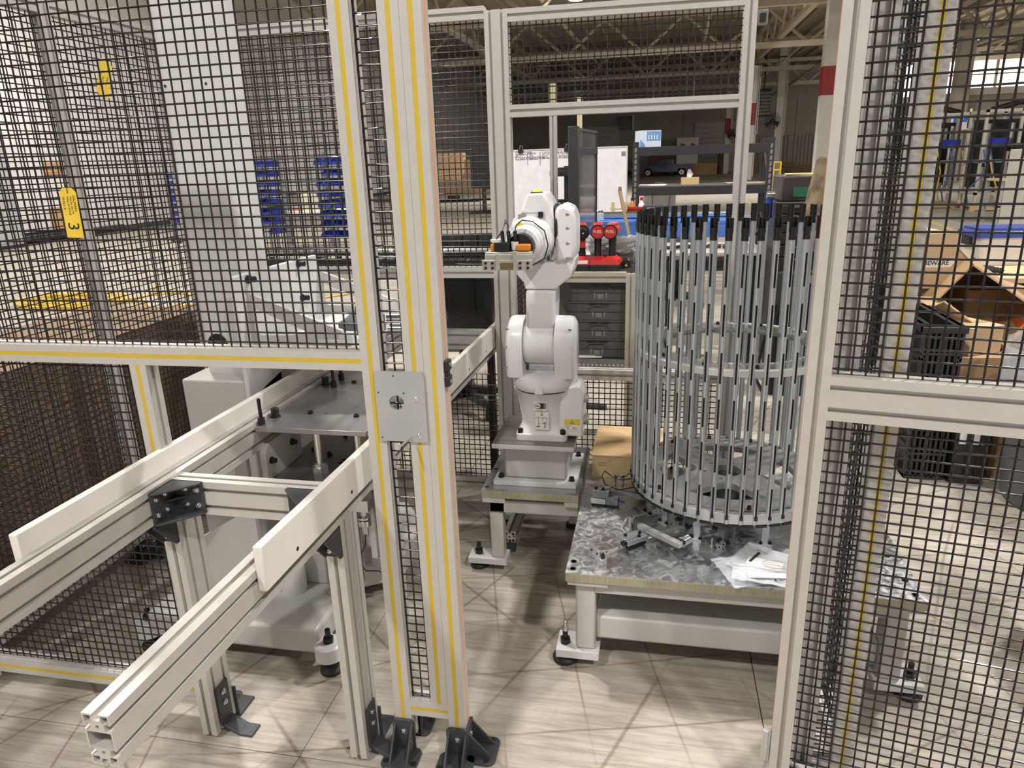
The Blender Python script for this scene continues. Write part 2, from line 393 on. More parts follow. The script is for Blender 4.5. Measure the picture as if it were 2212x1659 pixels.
def post(x0, y0, z0, z1, parent, w=P, h=P, name='post', mat=None): return prof((x0 + w / 2, y0 + h / 2, z0), (x0 + w / 2, y0 + h / 2, z1), (1, 0, 0), w, h).obj(name, mat or ALU, parent, smooth=25)
def railx(x0, x1, y0, z0, parent, w=P, h=P, name='rail'): return prof((x0, y0 + w / 2, z0 + h / 2), (x1, y0 + w / 2, z0 + h / 2), (0, 1, 0), w, h).obj(name, ALU, parent, smooth=25)
def raily(y0, y1, x0, z0, parent, w=P, h=P, name='rail'): return prof((x0 + w / 2, y0, z0 + h / 2), (x0 + w / 2, y1, z0 + h / 2), (1, 0, 0), w, h).obj(name, ALU, parent, smooth=25)
def wires(T, u0, u1, v0, v1, parent, ph=(0.0, 0.0), pitch=0.0242, r=0.0021, seg=6):
    """woven screen in the plane of T (u across, v up), wire by wire, joined because far too many to part"""
    g = G(); rnd = random.Random(int(abs(u0 * 1000) + abs(v1 * 977)))
    u = u0 + ph[0]
    while u < u1:
        n = max(3, int((v1 - v0) / 0.12)); o = rnd.uniform(-1, 1) * 0.0007
        g.tube([T @ Vector((u + o + rnd.uniform(-1, 1) * 0.0005, v0 + (v1 - v0) * i / n, 0)) for i in range(n + 1)], r, seg); u += pitch
    v = v0 + ph[1]
    while v < v1:
        n = max(3, int((u1 - u0) / 0.06)); o = rnd.uniform(-1, 1) * 0.0006
        g.tube([T @ Vector((u0 + (u1 - u0) * i / n, v + o + rnd.uniform(-1, 1) * 0.0005, -1.7 * r)) for i in range(n + 1)], r, seg); v += pitch * 0.985
    return g.obj('wire_mesh', WIRE, parent, smooth=60, kind='stuff')
def TX(y): return Matrix(((1, 0, 0, 0), (0, 0, 1, y), (0, 1, 0, 0), (0, 0, 0, 1)))       # u = x, v = z, w = y
def TY(x): return Matrix(((0, 0, 1, x), (1, 0, 0, 0), (0, 1, 0, 0), (0, 0, 0, 1)))       # u = y, v = z, w = x
def bolt(parent, T, r=0.007, h=0.005, mat=None):
    g = G(T); g.lathe([(r * 1.35, 0), (r * 1.35, 0.0015), (r, 0.0016), (r, h * 0.7), (r * 0.75, h), (r * 0.45, h), (r * 0.42, h * 0.4), (0.0001, h * 0.4)], 12)
    return g.obj('bolt', mat or STEEL, parent)
def cap_screw(parent, p, r=0.008, h=0.011, mat=None, name='cap_screw'):
    g = G(Matrix.Translation(p)); g.lathe([(r * 1.25, 0), (r * 1.25, 0.002), (r, 0.0021), (r, h - 0.001), (r * 0.9, h), (r * 0.5, h), (r * 0.48, h * 0.45), (0.0001, h * 0.45)], 12)
    return g.obj(name, mat or BLKM, parent)
def foot(parent, x, y, rz, right=True, hgt=0.085):
    """cast angle foot: plate up the post, flat sole with a hole, two gussets"""
    T = Matrix.Translation((x, y, 0)) @ Matrix.Rotation(rz, 4, 'Z')
    g = G(T)
    g.prism(rrect(-0.03, 0.03, 0.0, hgt, 0.012), 0, 0.007, frame((0, 0, 0), (1, 0, 0), (0, 0, 1)))
    hole = circ(0.03, -0.05, 0.007, 12)
    g.prism(rrect(-0.048, 0.048, -0.078, 0.0, 0.018), 0.0005, 0.0075)
    for s in (-0.026, 0.02):
        g.prism([(0, 0.007), (-0.068, 0.007), (-0.006, hgt - 0.01), (0, hgt - 0.01)], s, s + 0.006, frame((0, 0, 0), (0, 1, 0), (0, 0, 1)))
    o = g.obj('foot', CAST, parent, bevel=0.0012)
    bolt(o, T @ frame((0, -0.007, hgt * 0.62), (1, 0, 0), (0, 0, 1)))
    G(T).lathe([(0.0085, 0.0076), (0.0085, 0.0079), (0.0001, 0.0079)], 14, Matrix.Translation((-0.036, -0.055, 0))).obj('anchor_hole', BLK, o)
    G(T).lathe([(0.0085, 0.0076), (0.0085, 0.0079), (0.0001, 0.0079)], 14, Matrix.Translation((0.038, -0.055, 0))).obj('anchor_hole', BLK, o)
    return o

# ------------------------------------------------------------------ front fence
YF = 1.442
ff = thing('front_fence', 'aluminium front fence left of the doorway, yellow strips in its posts, black wire mesh', 'fence', (-0.6, YF, 0))
def vstrip(x, z0, z1, parent, mat=YEL, y=YF): return G().box(x - 0.0049, x + 0.0049, y + 0.0003, y + 0.009, z0, z1).obj('slot_strip', mat, parent, label='orange slot strip' if mat is ORA else None)
def hstrip(x0, x1, z, parent, mat=YEL, y=YF): return G().box(x0, x1, y + 0.0003, y + 0.009, z - 0.0049, z + 0.0049).obj('slot_strip', mat, parent)
pA = post(-0.6435, YF, 0.028, 2.058, ff); vstrip(-0.62125, 0.08, 2.058, pA)
pB = post(-0.5415, YF, 0.158, 2.014, ff); vstrip(-0.51925, 0.158, 2.014, pB)
pC = post(-0.4965, YF, 0.028, 2.058, ff); vstrip(-0.47425, 0.075, 2.058, pC)
G().box(-0.4605, -0.4518, YF + P / 2 - 0.0049, YF + P / 2 + 0.0049, 0.07, 2.058).obj('slot_strip', ORA, pC, label='orange slot strip')
r = railx(-0.599, -0.4965, YF, 0.1135, ff); hstrip(-0.599, -0.4965, 0.13575, r)
r = railx(-2.0, -0.6435, YF, 1.0595, ff); hstrip(-2.0, -0.6435, 1.08175, r)
railx(-2.0, -0.4965, YF, 2.014, ff)
p = post(-1.2445, YF, 0.1295, 1.0595, ff); vstrip(-1.22225, 0.1295, 1.0595, p)
r = railx(-1.956, -1.2, YF, 0.085, ff); hstrip(-1.956, -1.2, 0.10725, r)
p = post(-2.0, YF, 0.028, 2.058, ff); vstrip(-1.978, 0.08, 2.058, p)
T = TX(YF + 0.024)
wires(T, -1.956, -0.6435, 1.104, 2.014, ff, (0.012, 0.012))
wires(T, -0.602, -0.5415, 0.156, 2.014, ff, (0.0035, 0.012))
wires(T, -1.956, -1.2445, 0.1295, 1.0595, ff, (0.01, 0.012))
foot(ff, -0.6213, YF, -0.0, hgt=0.10); foot(ff, -0.4742, YF, 0.0, hgt=0.09); foot(ff, -0.452, YF + P / 2, PI / 2, hgt=0.09); foot(ff, -0.62, YF + P, PI, hgt=0.08)
foot(ff, -1.978, YF, 0.0); foot(ff, -1.222, YF + P, PI)
# mounting plate with a round hole
T = frame((0, YF - 0.0035, 0), (1, 0, 0), (0, 0, 1))
mp = plate([[(-0.613, 0.895), (-0.4965, 0.895), (-0.4965, 1.053), (-0.5015, 1.062), (-0.613, 1.062)], circ(-0.5645, 0.989, 0.0175, 28)], 0.006, 'mounting_plate', M('zinc_plate', (0.52, 0.54, 0.56), 0.38, 0.6, 0.06, 7, 0.03, 200), ff, T)
for x, z in ((-0.518, 0.999), (-0.517, 0.911)): bolt(mp, frame((x, YF - 0.0065, z), (1, 0, 0), (0, 0, 1)), 0.0058, 0.004)
for x, z in ((-0.568, 1.052), (-0.606, 1.012), (-0.546, 1.012), (-0.606, 0.903)): G().lathe([(0.002, 0), (0.002, 0.0004), (0.0001, 0.0004)], 10, frame((x, YF - 0.0066, z), (1, 0, 0), (0, 0, 1))).obj('screw_hole', BLK, mp)
G().cyl((-0.536, YF - 0.007, 0.906), (-0.5475, YF - 0.052, 0.902), 0.0026, n=10).cyl((-0.5475, YF - 0.052, 0.902), (-0.548, YF - 0.055, 0.9018), 0.0033, n=10).obj('pin', STEEL, mp)
g = G().box(-0.452, -0.441, YF + 0.004, YF + 0.03, 1.026, 1.05).box(-0.452, -0.441, YF + 0.004, YF + 0.03, 1.062, 1.086).box(-0.452, -0.444, YF + 0.008, YF + 0.026, 1.048, 1.064)
lk = g.obj('door_latch', BLK, ff, bevel=0.002)
for z in (1.037, 1.076): bolt(lk, frame((-0.4415, YF + 0.016, z), (0, 1, 0), (0, 0, 1)), 0.004, 0.003)

# ------------------------------------------------------------------ door at the right, swung open a little
DA = math.radians(-11); DO = Vector((0.297, 1.42, 0))
dr = thing('fence_door', 'mesh fence door at the right edge, grey posts, double grooved middle rail', 'door', DO, DA)
DT = PLACE[dr.name]
def dprof(a, b, xd, w=P, h=P, name='rail'):
    g = prof(a, b, xd, w, h); g.v = [DT @ q for q in g.v]; return g.obj(name, ALU, dr, smooth=25)
dpost = dprof((P / 2, P / 2, 0.06), (P / 2, P / 2, 2.03), (1, 0, 0), name='post')
dprof((P, P / 2, 1.0385), (0.95, P / 2, 1.0385), (0, 1, 0), P, 0.0905)
dprof((P, P / 2, 0.0823), (0.95, P / 2, 0.0823), (0, 1, 0)); dprof((P, P / 2, 2.0078), (0.95, P / 2, 2.0078), (0, 1, 0))
dprof((0.95 + P / 2, P / 2, 0.06), (0.95 + P / 2, P / 2, 2.03), (1, 0, 0), name='post')
G(DT).box(-0.0008, 0.008, P / 2 - 0.0049, P / 2 + 0.0049, 0.1, 2.03).obj('slot_strip', ORA, dpost, label='orange slot strip')
T = DT @ TX(0.022)
wires(T, P, 0.95, 0.1045, 0.9933, dr, (0.012, 0.008)); wires(T, P, 0.95, 1.0838, 1.9855, dr, (0.012, 0.012))
hg = G(DT).box(-0.014, -0.001, 0.004, 0.03, 0.125, 0.20).cyl((-0.013, 0.004, 0.13), (-0.013, 0.004, 0.215), 0.0075, n=12).obj('hinge', M('hinge_alloy', (0.6, 0.6, 0.6), 0.4, 0.5), dr, bevel=0.0015)
bolt(hg, DT @ frame((-0.008, 0.0035, 0.165), (1, 0, 0), (0, 0, 1)), 0.004, 0.003)
# ------------------------------------------------------------------ return beside the door
rf = thing('return_fence', 'narrow fence return with yellow striped post seen through the right door mesh', 'fence', (0.45, 1.48, 0))
post(0.362, 1.478, 0.028, 2.058, rf)
p = post(0.451, 1.478, 0.028, 2.058, rf); G().box(0.468, 0.478, 1.4783, 1.486, 0.08, 2.058).obj('slot_strip', YEL, p)
r = railx(0.4065, 0.451, 1.478, 0.045, rf); G().box(0.4065, 0.451, 1.4783, 1.486, 0.062, 0.072).obj('slot_strip', YEL, r)
wires(TX(1.502), 0.404, 0.453, 0.09, 2.05, rf, (0.008, 0.01))
post(0.451, 1.72, 0.028, 2.058, rf); raily(1.5225, 1.72, 0.451, 0.085, rf); raily(1.5225, 1.72, 0.451, 2.014, rf)
wires(TY(0.474), 1.522, 1.722, 0.12, 2.03, rf, (0.009, 0.01))
foot(rf, 0.451, 1.742, -PI / 2); foot(rf, 0.384, 1.478, 0)
# ------------------------------------------------------------------ left side fence
lf = thing('left_fence', 'aluminium side fence with black mesh running away along the left of the cell', 'fence', (-2.0, 2.25, 0))
LX = -2.0 - P
for y in (2.235, 2.87 - P): post(LX, y, 0.028, 2.058, lf)
raily(YF + P, 2.235, LX, 2.0135, lf); raily(2.2795, 2.87 - P, LX, 2.0135, lf)
raily(YF + P, 2.235, LX, 0.085, lf); raily(2.2795, 2.87 - P, LX, 0.085, lf)
T = TY(LX + 0.022)
wires(T, YF + P, 2.235, 0.13, 2.0135, lf, (0.01, 0.012)); wires(T, 2.2795, 2.87 - P, 0.13, 2.0135, lf, (0.01, 0.012))
foot(lf, -2.0, 2.257, PI / 2); foot(lf, -2.0 - P / 2, 2.235, 0.0, hgt=0.07)
# ------------------------------------------------------------------ back fence
YB = 2.87
bf = thing('back_fence', 'aluminium fence along the back of the cell with an open window over the robot', 'fence', (-0.6, YB, 0))
for x in (-0.6575, -0.613, 0.279): post(x, YB, 0.028, 2.042, bf)
post(-2.0 - P, YB, 0.028, 2.058, bf)
railx(-2.0, -0.6575, YB, 2.0135, bf); railx(-2.0, -0.6575, YB, 1.0415, bf); railx(-2.0, -0.6575, YB, 0.085, bf)
railx(-0.5685, 0.279, YB, 1.9975, bf); railx(-0.5685, 0.279, YB, 1.6645, bf); railx(-0.5685, 0.279, YB, 0.6105, bf); railx(-0.5685, 0.279, YB, 0.085, bf)
T = TX(YB + 0.022)
wires(T, -2.0, -0.6575, 1.086, 2.0135, bf, (0.01, 0.012)); wires(T, -2.0, -0.6575, 0.13, 0.62, bf, (0.01, 0.012)); wires(T, -0.5685, 0.279, 1.709, 1.9975, bf, (0.008, 0.012)); wires(T, -0.5685, 0.279, 0.13, 0.6105, bf, (0.008, 0.012))
foot(bf, -0.59, YB, 0); foot(bf, 0.3, YB, 0)
lb = G().box(0.3245, 0.36, YB, YB + 0.02, 1.93, 1.98).obj('latch', GREYP, bf, bevel=0.003); G().box(0.332, 0.352, YB - 0.006, YB, 1.94, 1.968).obj('latch_pocket', BLK, lb)
# ------------------------------------------------------------------ tags
def card(name, T, w, h, label, lines, parent=None, cut=0.01):
    t = thing(name, label, 'tag', T.translation); W0 = T
    o = plate([[(-w / 2, -h / 2), (w / 2, -h / 2), (w / 2, h / 2 - cut), (w / 2 - cut, h / 2), (-w / 2 + cut, h / 2), (-w / 2, h / 2 - cut)], circ(0, h / 2 - 0.011, 0.002, 10)], 0.0006, 'card', TAGY, t, T)
    for s, x, y, sz in lines:
        text(s, 'lettering', INK, o, T @ Matrix.Translation((x, y, 0.0006)) @ Matrix.Rotation(-PI / 2, 4, 'Z'), sz, 0.0001, bold=0.0)
    G(T).tube([(0, h / 2 - 0.011, 0.001), (0.002, h / 2 + 0.004, 0.003), (-0.004, h / 2 + 0.03, 0.001), (-0.006, h / 2 + 0.045, 0.004)], 0.0008, 5).obj('string', BLK, t)
    return t
T = frame((-1.327, YF + 0.012, 1.418), (1, 0, -0.03), (-0.12, 0, 1))
card('yellow_tag', T, 0.044, 0.112, 'yellow paper tag with handwriting hanging on the left front mesh', [('GILMAN', 0.014, 0.022, 0.0098), ('MATR 44179', 0.005, 0.018, 0.0072), ('HSO B137245', -0.003, 0.016, 0.0072), ('WALL #', -0.014, 0.022, 0.0082), ('3', -0.001, -0.03, 0.042)])
T = frame((-1.975, 2.445, 1.83), (0, 1, 0.1), (0, -0.1, 1))
card('yellow_tag', T @ Matrix.Rotation(PI, 4, 'Z') @ Matrix.Rotation(-0.5, 4, 'Z'), 0.06, 0.13, 'crumpled yellow paper tag tied high on the left side mesh', [('GILMAN', 0.02, 0.01, 0.013), ('MATR', 0.006, 0.01, 0.012), ('WALL', -0.012, 0.0, 0.013)])
# ------------------------------------------------------------------ slide rails through the cell
cv = thing('conveyor', 'pair of long aluminium slide beams with white plastic side strips running into the cell', 'conveyor', (0, 1.0, 0), math.radians(-1.0))
BZ0, BZ1, BH = 0.702, 0.79, 0.088
def beam(xc, y0, y1):
    w, h = P, BH
    sec = [section(w, h)]
    for sx in (-1, 1):
        for sz in (-1, 1):
            sec.append([(sx * 0.0085, sz * (h / 2 - 0.0145)), (sx * 0.0195, sz * (h / 2 - 0.0145)), (sx * 0.0195, sz * (h / 2 - 0.003)), (sx * 0.0085, sz * (h / 2 - 0.003))])
    sec.append(rrect(-0.0195, 0.0195, -0.0185 + 0.005, 0.0185 - 0.005, 0.002, 3))
    for sz in (-1, 1): sec.append(circ(0, sz * 0.0222, 0.0032, 8))
    T = frame((xc, (y0 + y1) / 2 - 1.0, (BZ0 + BZ1) / 2), (1, 0, 0), (0, 0, 1))
    o = plate(sec, y1 - y0, 'beam', ALU, None, T); o.parent = cv; PLACE[o.name] = PLACE[cv.name]
    return o
beam(-0.736, 0.655, 3.30); beam(-1.17725, 0.655, 3.30)
for x0, x1, ya, yb, face in ((-0.7138, -0.695, 1.025, 3.25, 1), (-1.2185, -1.1995, 0.99, 2.25, 1)):
    o = G().box(x0, x1, ya - 1, yb - 1, 0.745, 0.84).obj('side_strip', HDPE, cv, bevel=0.003, world=False)
    y = ya + 0.12
    while y < yb:
        G().lathe([(0.0048, 0), (0.0048, 0.0004), (0.0001, 0.0004)], 12, frame((x1 + 0.0001, y - 1, 0.768), (0, 1, 0), (0, 0, 1))).obj('screw_hole', BLK, o, world=False); y += 0.26
def cprof(a, b, xd, w=P, h=P, name='leg'): return prof((a[0], a[1] - 1, a[2]), (b[0], b[1] - 1, b[2]), xd, w, h).obj(name, ALU, cv, smooth=25, world=False)
for xc in (-0.736, -1.17725):
    for yc in (1.41, 3.20): cprof((xc, yc, 0.012), (xc, yc, BZ0), (1, 0, 0), P, 0.09)
cprof((-1.155, 1.3975, 0.738), (-0.7585, 1.3975, 0.738), (0, 1, 0), P, BH, 'crossbeam')
cprof((-1.155, 3.02, 0.738), (-0.7585, 3.02, 0.738), (0, 1, 0), P, BH, 'crossbeam')
def gusset(T, a, b, w, mid=True):
    """corner bracket: two walls, two triangular cheeks, bolts; local x and y along the two walls"""
    g = G(T); t = 0.005
    g.box(0, a, 0, t, -w / 2, w / 2); g.box(0, t, 0, b, -w / 2, w / 2)
    for z in (-w / 2, w / 2 - t): g.prism([(0, 0), (a, 0), (a, 0.012), (0.012, b), (0, b)], z, z + t)
    if mid: g.prism([(0, 0), (a * 0.5, 0), (0, b * 0.5)], -t / 2, t / 2)
    o = g.obj('bracket', CAST, cv, bevel=0.0012, world=False)
    for f in (0.42, 0.8):
        for z in (-w / 4, w / 4):
            for q in (frame((a * f, t, z), (0, 0, 1), (1, 0, 0)), frame((t, b * f, z), (0, 1, 0), (0, 0, 1))):
                g2 = G(T @ q); r = 0.0066
                g2.lathe([(r * 1.3, 0), (r * 1.3, 0.0015), (r, 0.0016), (r, 0.0045), (r * 0.75, 0.006), (r * 0.45, 0.006), (r * 0.42, 0.002), (0.0001, 0.002)], 12)
                g2.obj('bolt', STEEL, o, world=False)
    return o
gusset(frame((-1.155, 0.375, 0.742), (0, -1, 0), (1, 0, 0)), 0.085, 0.085, 0.084)
gusset(frame((-0.7585, 0.375, 0.742), (-1, 0, 0), (0, -1, 0)), 0.085, 0.085, 0.084)
for xc in (-0.736, -1.17725): gusset(frame((xc, 0.365, BZ0), (0, -1, 0), (0, 0, -1)), 0.075, 0.085, 0.044, False)
def leg_foot(xc, yc, sgn):
    g = G(); x = xc + sgn * P / 2
    g.box(min(x, x + sgn * 0.006), max(x, x + sgn * 0.006), yc - 0.026, yc + 0.026, 0.03, 0.15)
    g.prism([(0, 0.034), (sgn * 0.006, 0.034), (sgn * 0.055, 0.007), (sgn * 0.09, 0.007), (sgn * 0.09, 0), (sgn * 0.05, 0), (0, 0.026)], yc - 0.022, yc + 0.022, Matrix.Translation((x, 0, 0)) @ Matrix(((1, 0, 0, 0), (0, 0, 1, 0), (0, 1, 0, 0), (0, 0, 0, 1))))
    g.box(xc - 0.03, xc + 0.03, yc + 0.046, yc + 0.052, 0.0, 0.1); g.box(xc - 0.035, xc + 0.035, yc + 0.046, yc + 0.12, 0, 0.007)
    o = g.obj('foot', CAST, cv, bevel=0.0012, world=False)
    for z in (0.09, 0.125): bolt(o, frame((x + sgn * 0.0065, yc, z), (0, sgn, 0), (0, 0, 1)), 0.0066)
    for v in o.children:
        pass
    return o
def bolt_local(parent, T, r=0.0066):
    g = G(T); g.lathe([(r * 1.3, 0), (r * 1.3, 0.0015), (r, 0.0016), (r, 0.0045), (r * 0.75, 0.006), (r * 0.45, 0.006), (r * 0.42, 0.002), (0.0001, 0.002)], 12)
    return g.obj('bolt', STEEL, parent, world=False)
bolt = bolt_local; leg_foot(-0.736, 0.41, 1); leg_foot(-1.17725, 0.41, 1); leg_foot(-0.736, 2.2, 1)
bolt = lambda parent, T, r=0.007, h=0.005, mat=None: (lambda g: g.obj('bolt', mat or STEEL, parent))(G(T).lathe([(r * 1.35, 0), (r * 1.35, 0.0015), (r, 0.0016), (r, h * 0.7), (r * 0.75, h), (r * 0.45, h), (r * 0.42, h * 0.4), (0.0001, h * 0.4)], 12))
G().box(-1.26, -1.21, 1.27, 1.30, 0.79, 0.85).obj('end_clip', M('clear_plastic', (0.75, 0.78, 0.78), 0.15, 0, 0.05, alpha=0.5), cv, world=False, bevel=0.002)

# ------------------------------------------------------------------ lifting press with its column
pr = thing('press_machine', 'grey painted column machine with gusset arm and lifting plate between the slide beams', 'machine', (-1.3, 2.1, 0))
base = G().prism([(-1.58, 1.69), (-0.985, 1.69), (-0.985, 1.84), (-1.05, 1.90), (-1.05, 2.02), (-0.87, 2.12), (-0.87, 2.40), (-0.99, 2.56), (-1.58, 2.56)], 0.06, 0.15).obj('base', PAINT, pr, bevel=0.012)
col = G().prism(rrect(-1.46, -1.27, 2.03, 2.20, 0.028, 6), 0.15, 2.9).obj('column', PAINTW, pr)
G().cyl((-1.40, 2.0295, 0.958), (-1.40, 2.0285, 0.958), 0.036, n=26).obj('cable_hole', BLK, col)
for x, z in ((-1.44, 1.745), (-1.305, 1.745)): G().cyl((x, 2.0297, z), (x, 2.0288, z), 0.004, n=10).obj('screw_hole', BLK, col)
G().prism([(-1.50, 0.15), (-1.23, 0.15), (-1.23, 0.66), (-1.27, 0.66), (-1.285, 0.445), (-1.48, 0.33)], -1.85, -1.83, frame((0, 0, 0), (1, 0, 0), (0, 0, 1))).obj('front_gusset', PAINT, pr, bevel=0.002)
G().prism([(1.85, 0.15), (2.3, 0.15), (2.3, 0.66), (1.85, 0.66)], -1.25, -1.23, frame((0, 0, 0), (0, 1, 0), (0, 0, 1)) @ Matrix.Scale(-1, 4, (0, 0, 1))).obj('side_gusset', PAINT, pr, bevel=0.002)
G().box(-1.5, -1.27, 1.95, 2.5, 0.15, 0.86).obj('lower_body', PAINT, pr, bevel=0.008)
G().cyl((-1.158, 1.885, 0.15), (-1.158, 1.885, 0.30), 0.042, n=24).obj('pipe_stub', PAINTW, pr)
G().box(-1.22, -1.06, 1.93, 2.3, 0.15, 0.27).obj('ram_housing', PAINT, pr, bevel=0.006)
# bracket arm over the beams
G().prism([(1.937, 0.80), (2.49, 0.90), (2.49, 1.19), (1.937, 1.194)], 0, 0.018, frame((-1.268, 0, 0), (0, 1, 0), (0, 0, 1))).obj('arm_plate', PAINTW, pr, bevel=0.003)
for y in (2.003, 2.49):
    o = plate([[(-1.25, 1.135), (-0.945, 1.018), (-0.938, 0.978), (-1.25, 0.975)], [(-1.235, 1.088), (-1.235, 1.012), (-1.215, 1.0), (-1.12, 1.0), (-1.06, 1.013)]], 0.016, 'arm_gusset', PAINT, pr, frame((0, y, 0), (1, 0, 0), (0, 0, 1)), 0)
G().box(-1.25, -0.94, 2.0, 2.495, 0.955, 0.975).obj('arm_shelf', PAINTW, pr, bevel=0.003)
for y, z in ((2.01, 1.175), (2.341, 1.177), (2.342, 1.055)):
    G().cyl((-1.25, y, z), (-1.243, y, z), 0.013, n=16).cyl((-1.243, y, z), (-1.222, y, z), 0.0095, n=14).obj('arm_bolt', BLKM, pr)
tl = G().box(-0.985, -0.88, 2.06, 2.2, 0.975, 1.03).loft([ring_rr(0.1, 0.12, 0.02, 1.03, -0.93, 2.13), ring_rr(0.05, 0.07, 0.02, 1.055, -0.93, 2.13)]).obj('tool_block', M('slate_casting', (0.09, 0.10, 0.115), 0.4, 0.2), pr, bevel=0.004)
G().cyl((-0.93, 2.13, 1.055), (-0.93, 2.13, 1.068), 0.022, n=18).obj('knob', BLK, tl)
G().box(-1.02, -0.90, 1.98, 2.05, 0.975, 0.992).box(-0.95, -0.905, 1.98, 2.02, 0.992, 1.012).obj('tool_rail', PAINTW, pr, bevel=0.002)
G().cyl((-0.91, 2.3, 1.0), (-0.70, 2.3, 1.0), 0.022, n=16).cyl((-0.91, 2.3, 0.955), (-0.72, 2.3, 0.955), 0.016, n=14).obj('air_cylinder', STEEL, pr)
# lower plate, rods, lifting plate
GS = M('ground_steel', (0.42, 0.42, 0.415), 0.33, 0.75, 0.08, 5, 0.04, 60, (8, 0.4, 1))
mid = G().box(-1.15, -0.80, 1.79, 2.36, 0.585, 0.60).obj('middle_plate', GS, pr, bevel=0.0015)
for x, y in ((-1.03, 1.99), (-0.90, 1.86), (-0.88, 1.82), (-1.05, 2.16), (-1.10, 2.02)): cap_screw(mid, (x, y, 0.60), 0.007, 0.012)
pk = G().prism([(1.774, 0.60), (1.774, 0.692), (1.80, 0.715), (1.99, 0.715), (1.99, 0.60)], 0, 0.02, frame((-1.145, 0, 0), (0, 1, 0), (0, 0, 1))).obj('side_bracket', PAINT, pr, bevel=0.002)
for y, z in ((1.80, 0.66), (1.93, 0.668)): G().cyl((-1.125, y, z), (-1.121, y, z), 0.011, n=14).cyl((-1.121, y, z), (-1.108, y, z), 0.008, n=14).obj('bolt', BLKM, pk)
for x, y in ((-0.998, 1.86), (-0.885, 1.90), (-0.82, 1.86), (-0.998, 2.2)):
    o = G().cyl((x, y, 0.60), (x, y, 0.765), 0.0125, n=18).obj('guide_rod', STEEL, pr)
    G().lathe([(0.026, 0.6), (0.026, 0.622), (0.018, 0.624), (0.018, 0.632)], 6 if x == -0.998 else 18, Matrix.Translation((x, y, 0))).obj('rod_collar', ALUP, o)
for x in (-0.935, -0.83): G().box(x, x + 0.03, 2.0, 2.05, 0.60, 0.765).obj('wood_block', WOODY, pr, bevel=0.001)
lp = G().box(-1.143, -0.795, 1.765, 2.40, 0.765, 0.78).obj('lift_plate', GS, pr, bevel=0.0012)
for x, y in ((-1.132, 1.79), (-1.075, 2.165), (-1.085, 2.25)):
    G().cyl((x, y, 0.78), (x, y, 0.80), 0.0105, n=16).obj('pin_collar', BLKM, lp); G().lathe([(0.0055, 0.80), (0.0055, 0.855), (0.004, 0.86), (0.0005, 0.861)], 12, Matrix.Translation((x, y, 0))).obj('locating_pin', BLKM, lp)
for x, y in ((-1.123, 1.855), (-1.115, 2.187)): G().lathe([(0.016, 0.78), (0.016, 0.783), (0.012, 0.784), (0.0125, 0.806), (0.011, 0.808)], 8, Matrix.Translation((x, y, 0))).obj('rest_button', BLKM, lp)
for x, y in ((-1.028, 1.896), (-0.873, 1.884), (-1.021, 2.213), (-0.86, 2.21)): cap_screw(lp, (x, y, 0.78), 0.0075, 0.008)
for x, y in ((-0.98, 1.901), (-0.919, 1.904), (-1.045, 2.13), (-0.95, 2.22)): G().lathe([(0.0055, 0.7802), (0.0055, 0.7806), (0.003, 0.7804), (0.0001, 0.7803)], 12, Matrix.Translation((x, y, 0))).obj('tapped_hole', STEEL, lp)
# actuators under the right edge
ac = G().box(-0.93, -0.855, 1.86, 1.93, 0.47, 0.51).cyl((-0.889, 1.9, 0.375), (-0.889, 1.9, 0.47), 0.011, n=16).cyl((-0.889, 1.9, 0.405), (-0.889, 1.9, 0.425), 0.021, n=20).cyl((-0.889, 1.9, 0.428), (-0.889, 1.9, 0.436), 0.021, n=20).obj('lift_actuator', STEEL, pr, bevel=0.001)
prof((-0.885, 2.0, 0.24), (-0.885, 2.0, 0.56), (1, 0, 0), 0.05, 0.05).obj('actuator_body', ALU, pr, smooth=25); G().box(-0.912, -0.858, 1.973, 2.027, 0.20, 0.24).obj('actuator_foot', GREYP, pr, bevel=0.003)
prof((-0.955, 1.95, 0.16), (-0.955, 1.95, 0.60), (1, 0, 0), 0.04, 0.04).obj('actuator_body', ALU, pr, smooth=25)
G().tube([(-0.889, 1.9, 0.375), (-0.895, 1.9, 0.33), (-0.93, 1.9, 0.27), (-0.915, 1.93, 0.215), (-0.88, 1.96, 0.20)], 0.0022, 6).tube([(-0.88, 1.96, 0.20), (-0.865, 1.965, 0.195), (-0.855, 1.965, 0.19)], 0.006, 8).obj('sensor_cable', BLK, pr)
def levelling_foot(parent, x, y, zt, zinc=False, pad=0.036, lug=None):
    o = G().lathe([(pad * 0.3, 0.03), (pad * 0.75, 0.022), (pad, 0.012), (pad, 0.003), (pad * 0.9, 0)], 24, Matrix.Translation((x, y, 0))).obj('levelling_foot', RUB, parent)
    G().cyl((x, y, 0.015), (x, y, zt + 0.045), 0.0085, n=14).obj('stud', BLKM, o)
    G().cyl((x, y, zt), (x, y, zt + 0.017), 0.0165, n=6).obj('nut', BLKM, o)
    if zinc: G().lathe([(0.0095, zt + 0.045), (0.0095, zt + 0.056), (0.0065, zt + 0.058), (0.006, zt + 0.078), (0.004, zt + 0.08)], 14, Matrix.Translation((x, y, 0))).obj('stud_tip', STEEL, o, label='bright zinc stud tip')
    return o
for x, y in ((-1.60, 1.72), (-0.955, 1.70), (-0.98, 2.52), (-1.58, 2.52)):
    G().lathe([(0.045, 0.055), (0.045, 0.10), (0.038, 0.105)], 24, Matrix.Translation((x, y, 0))).obj('foot_lug', PAINTW, pr); levelling_foot(pr, x, y, 0.105, x < -1.5)

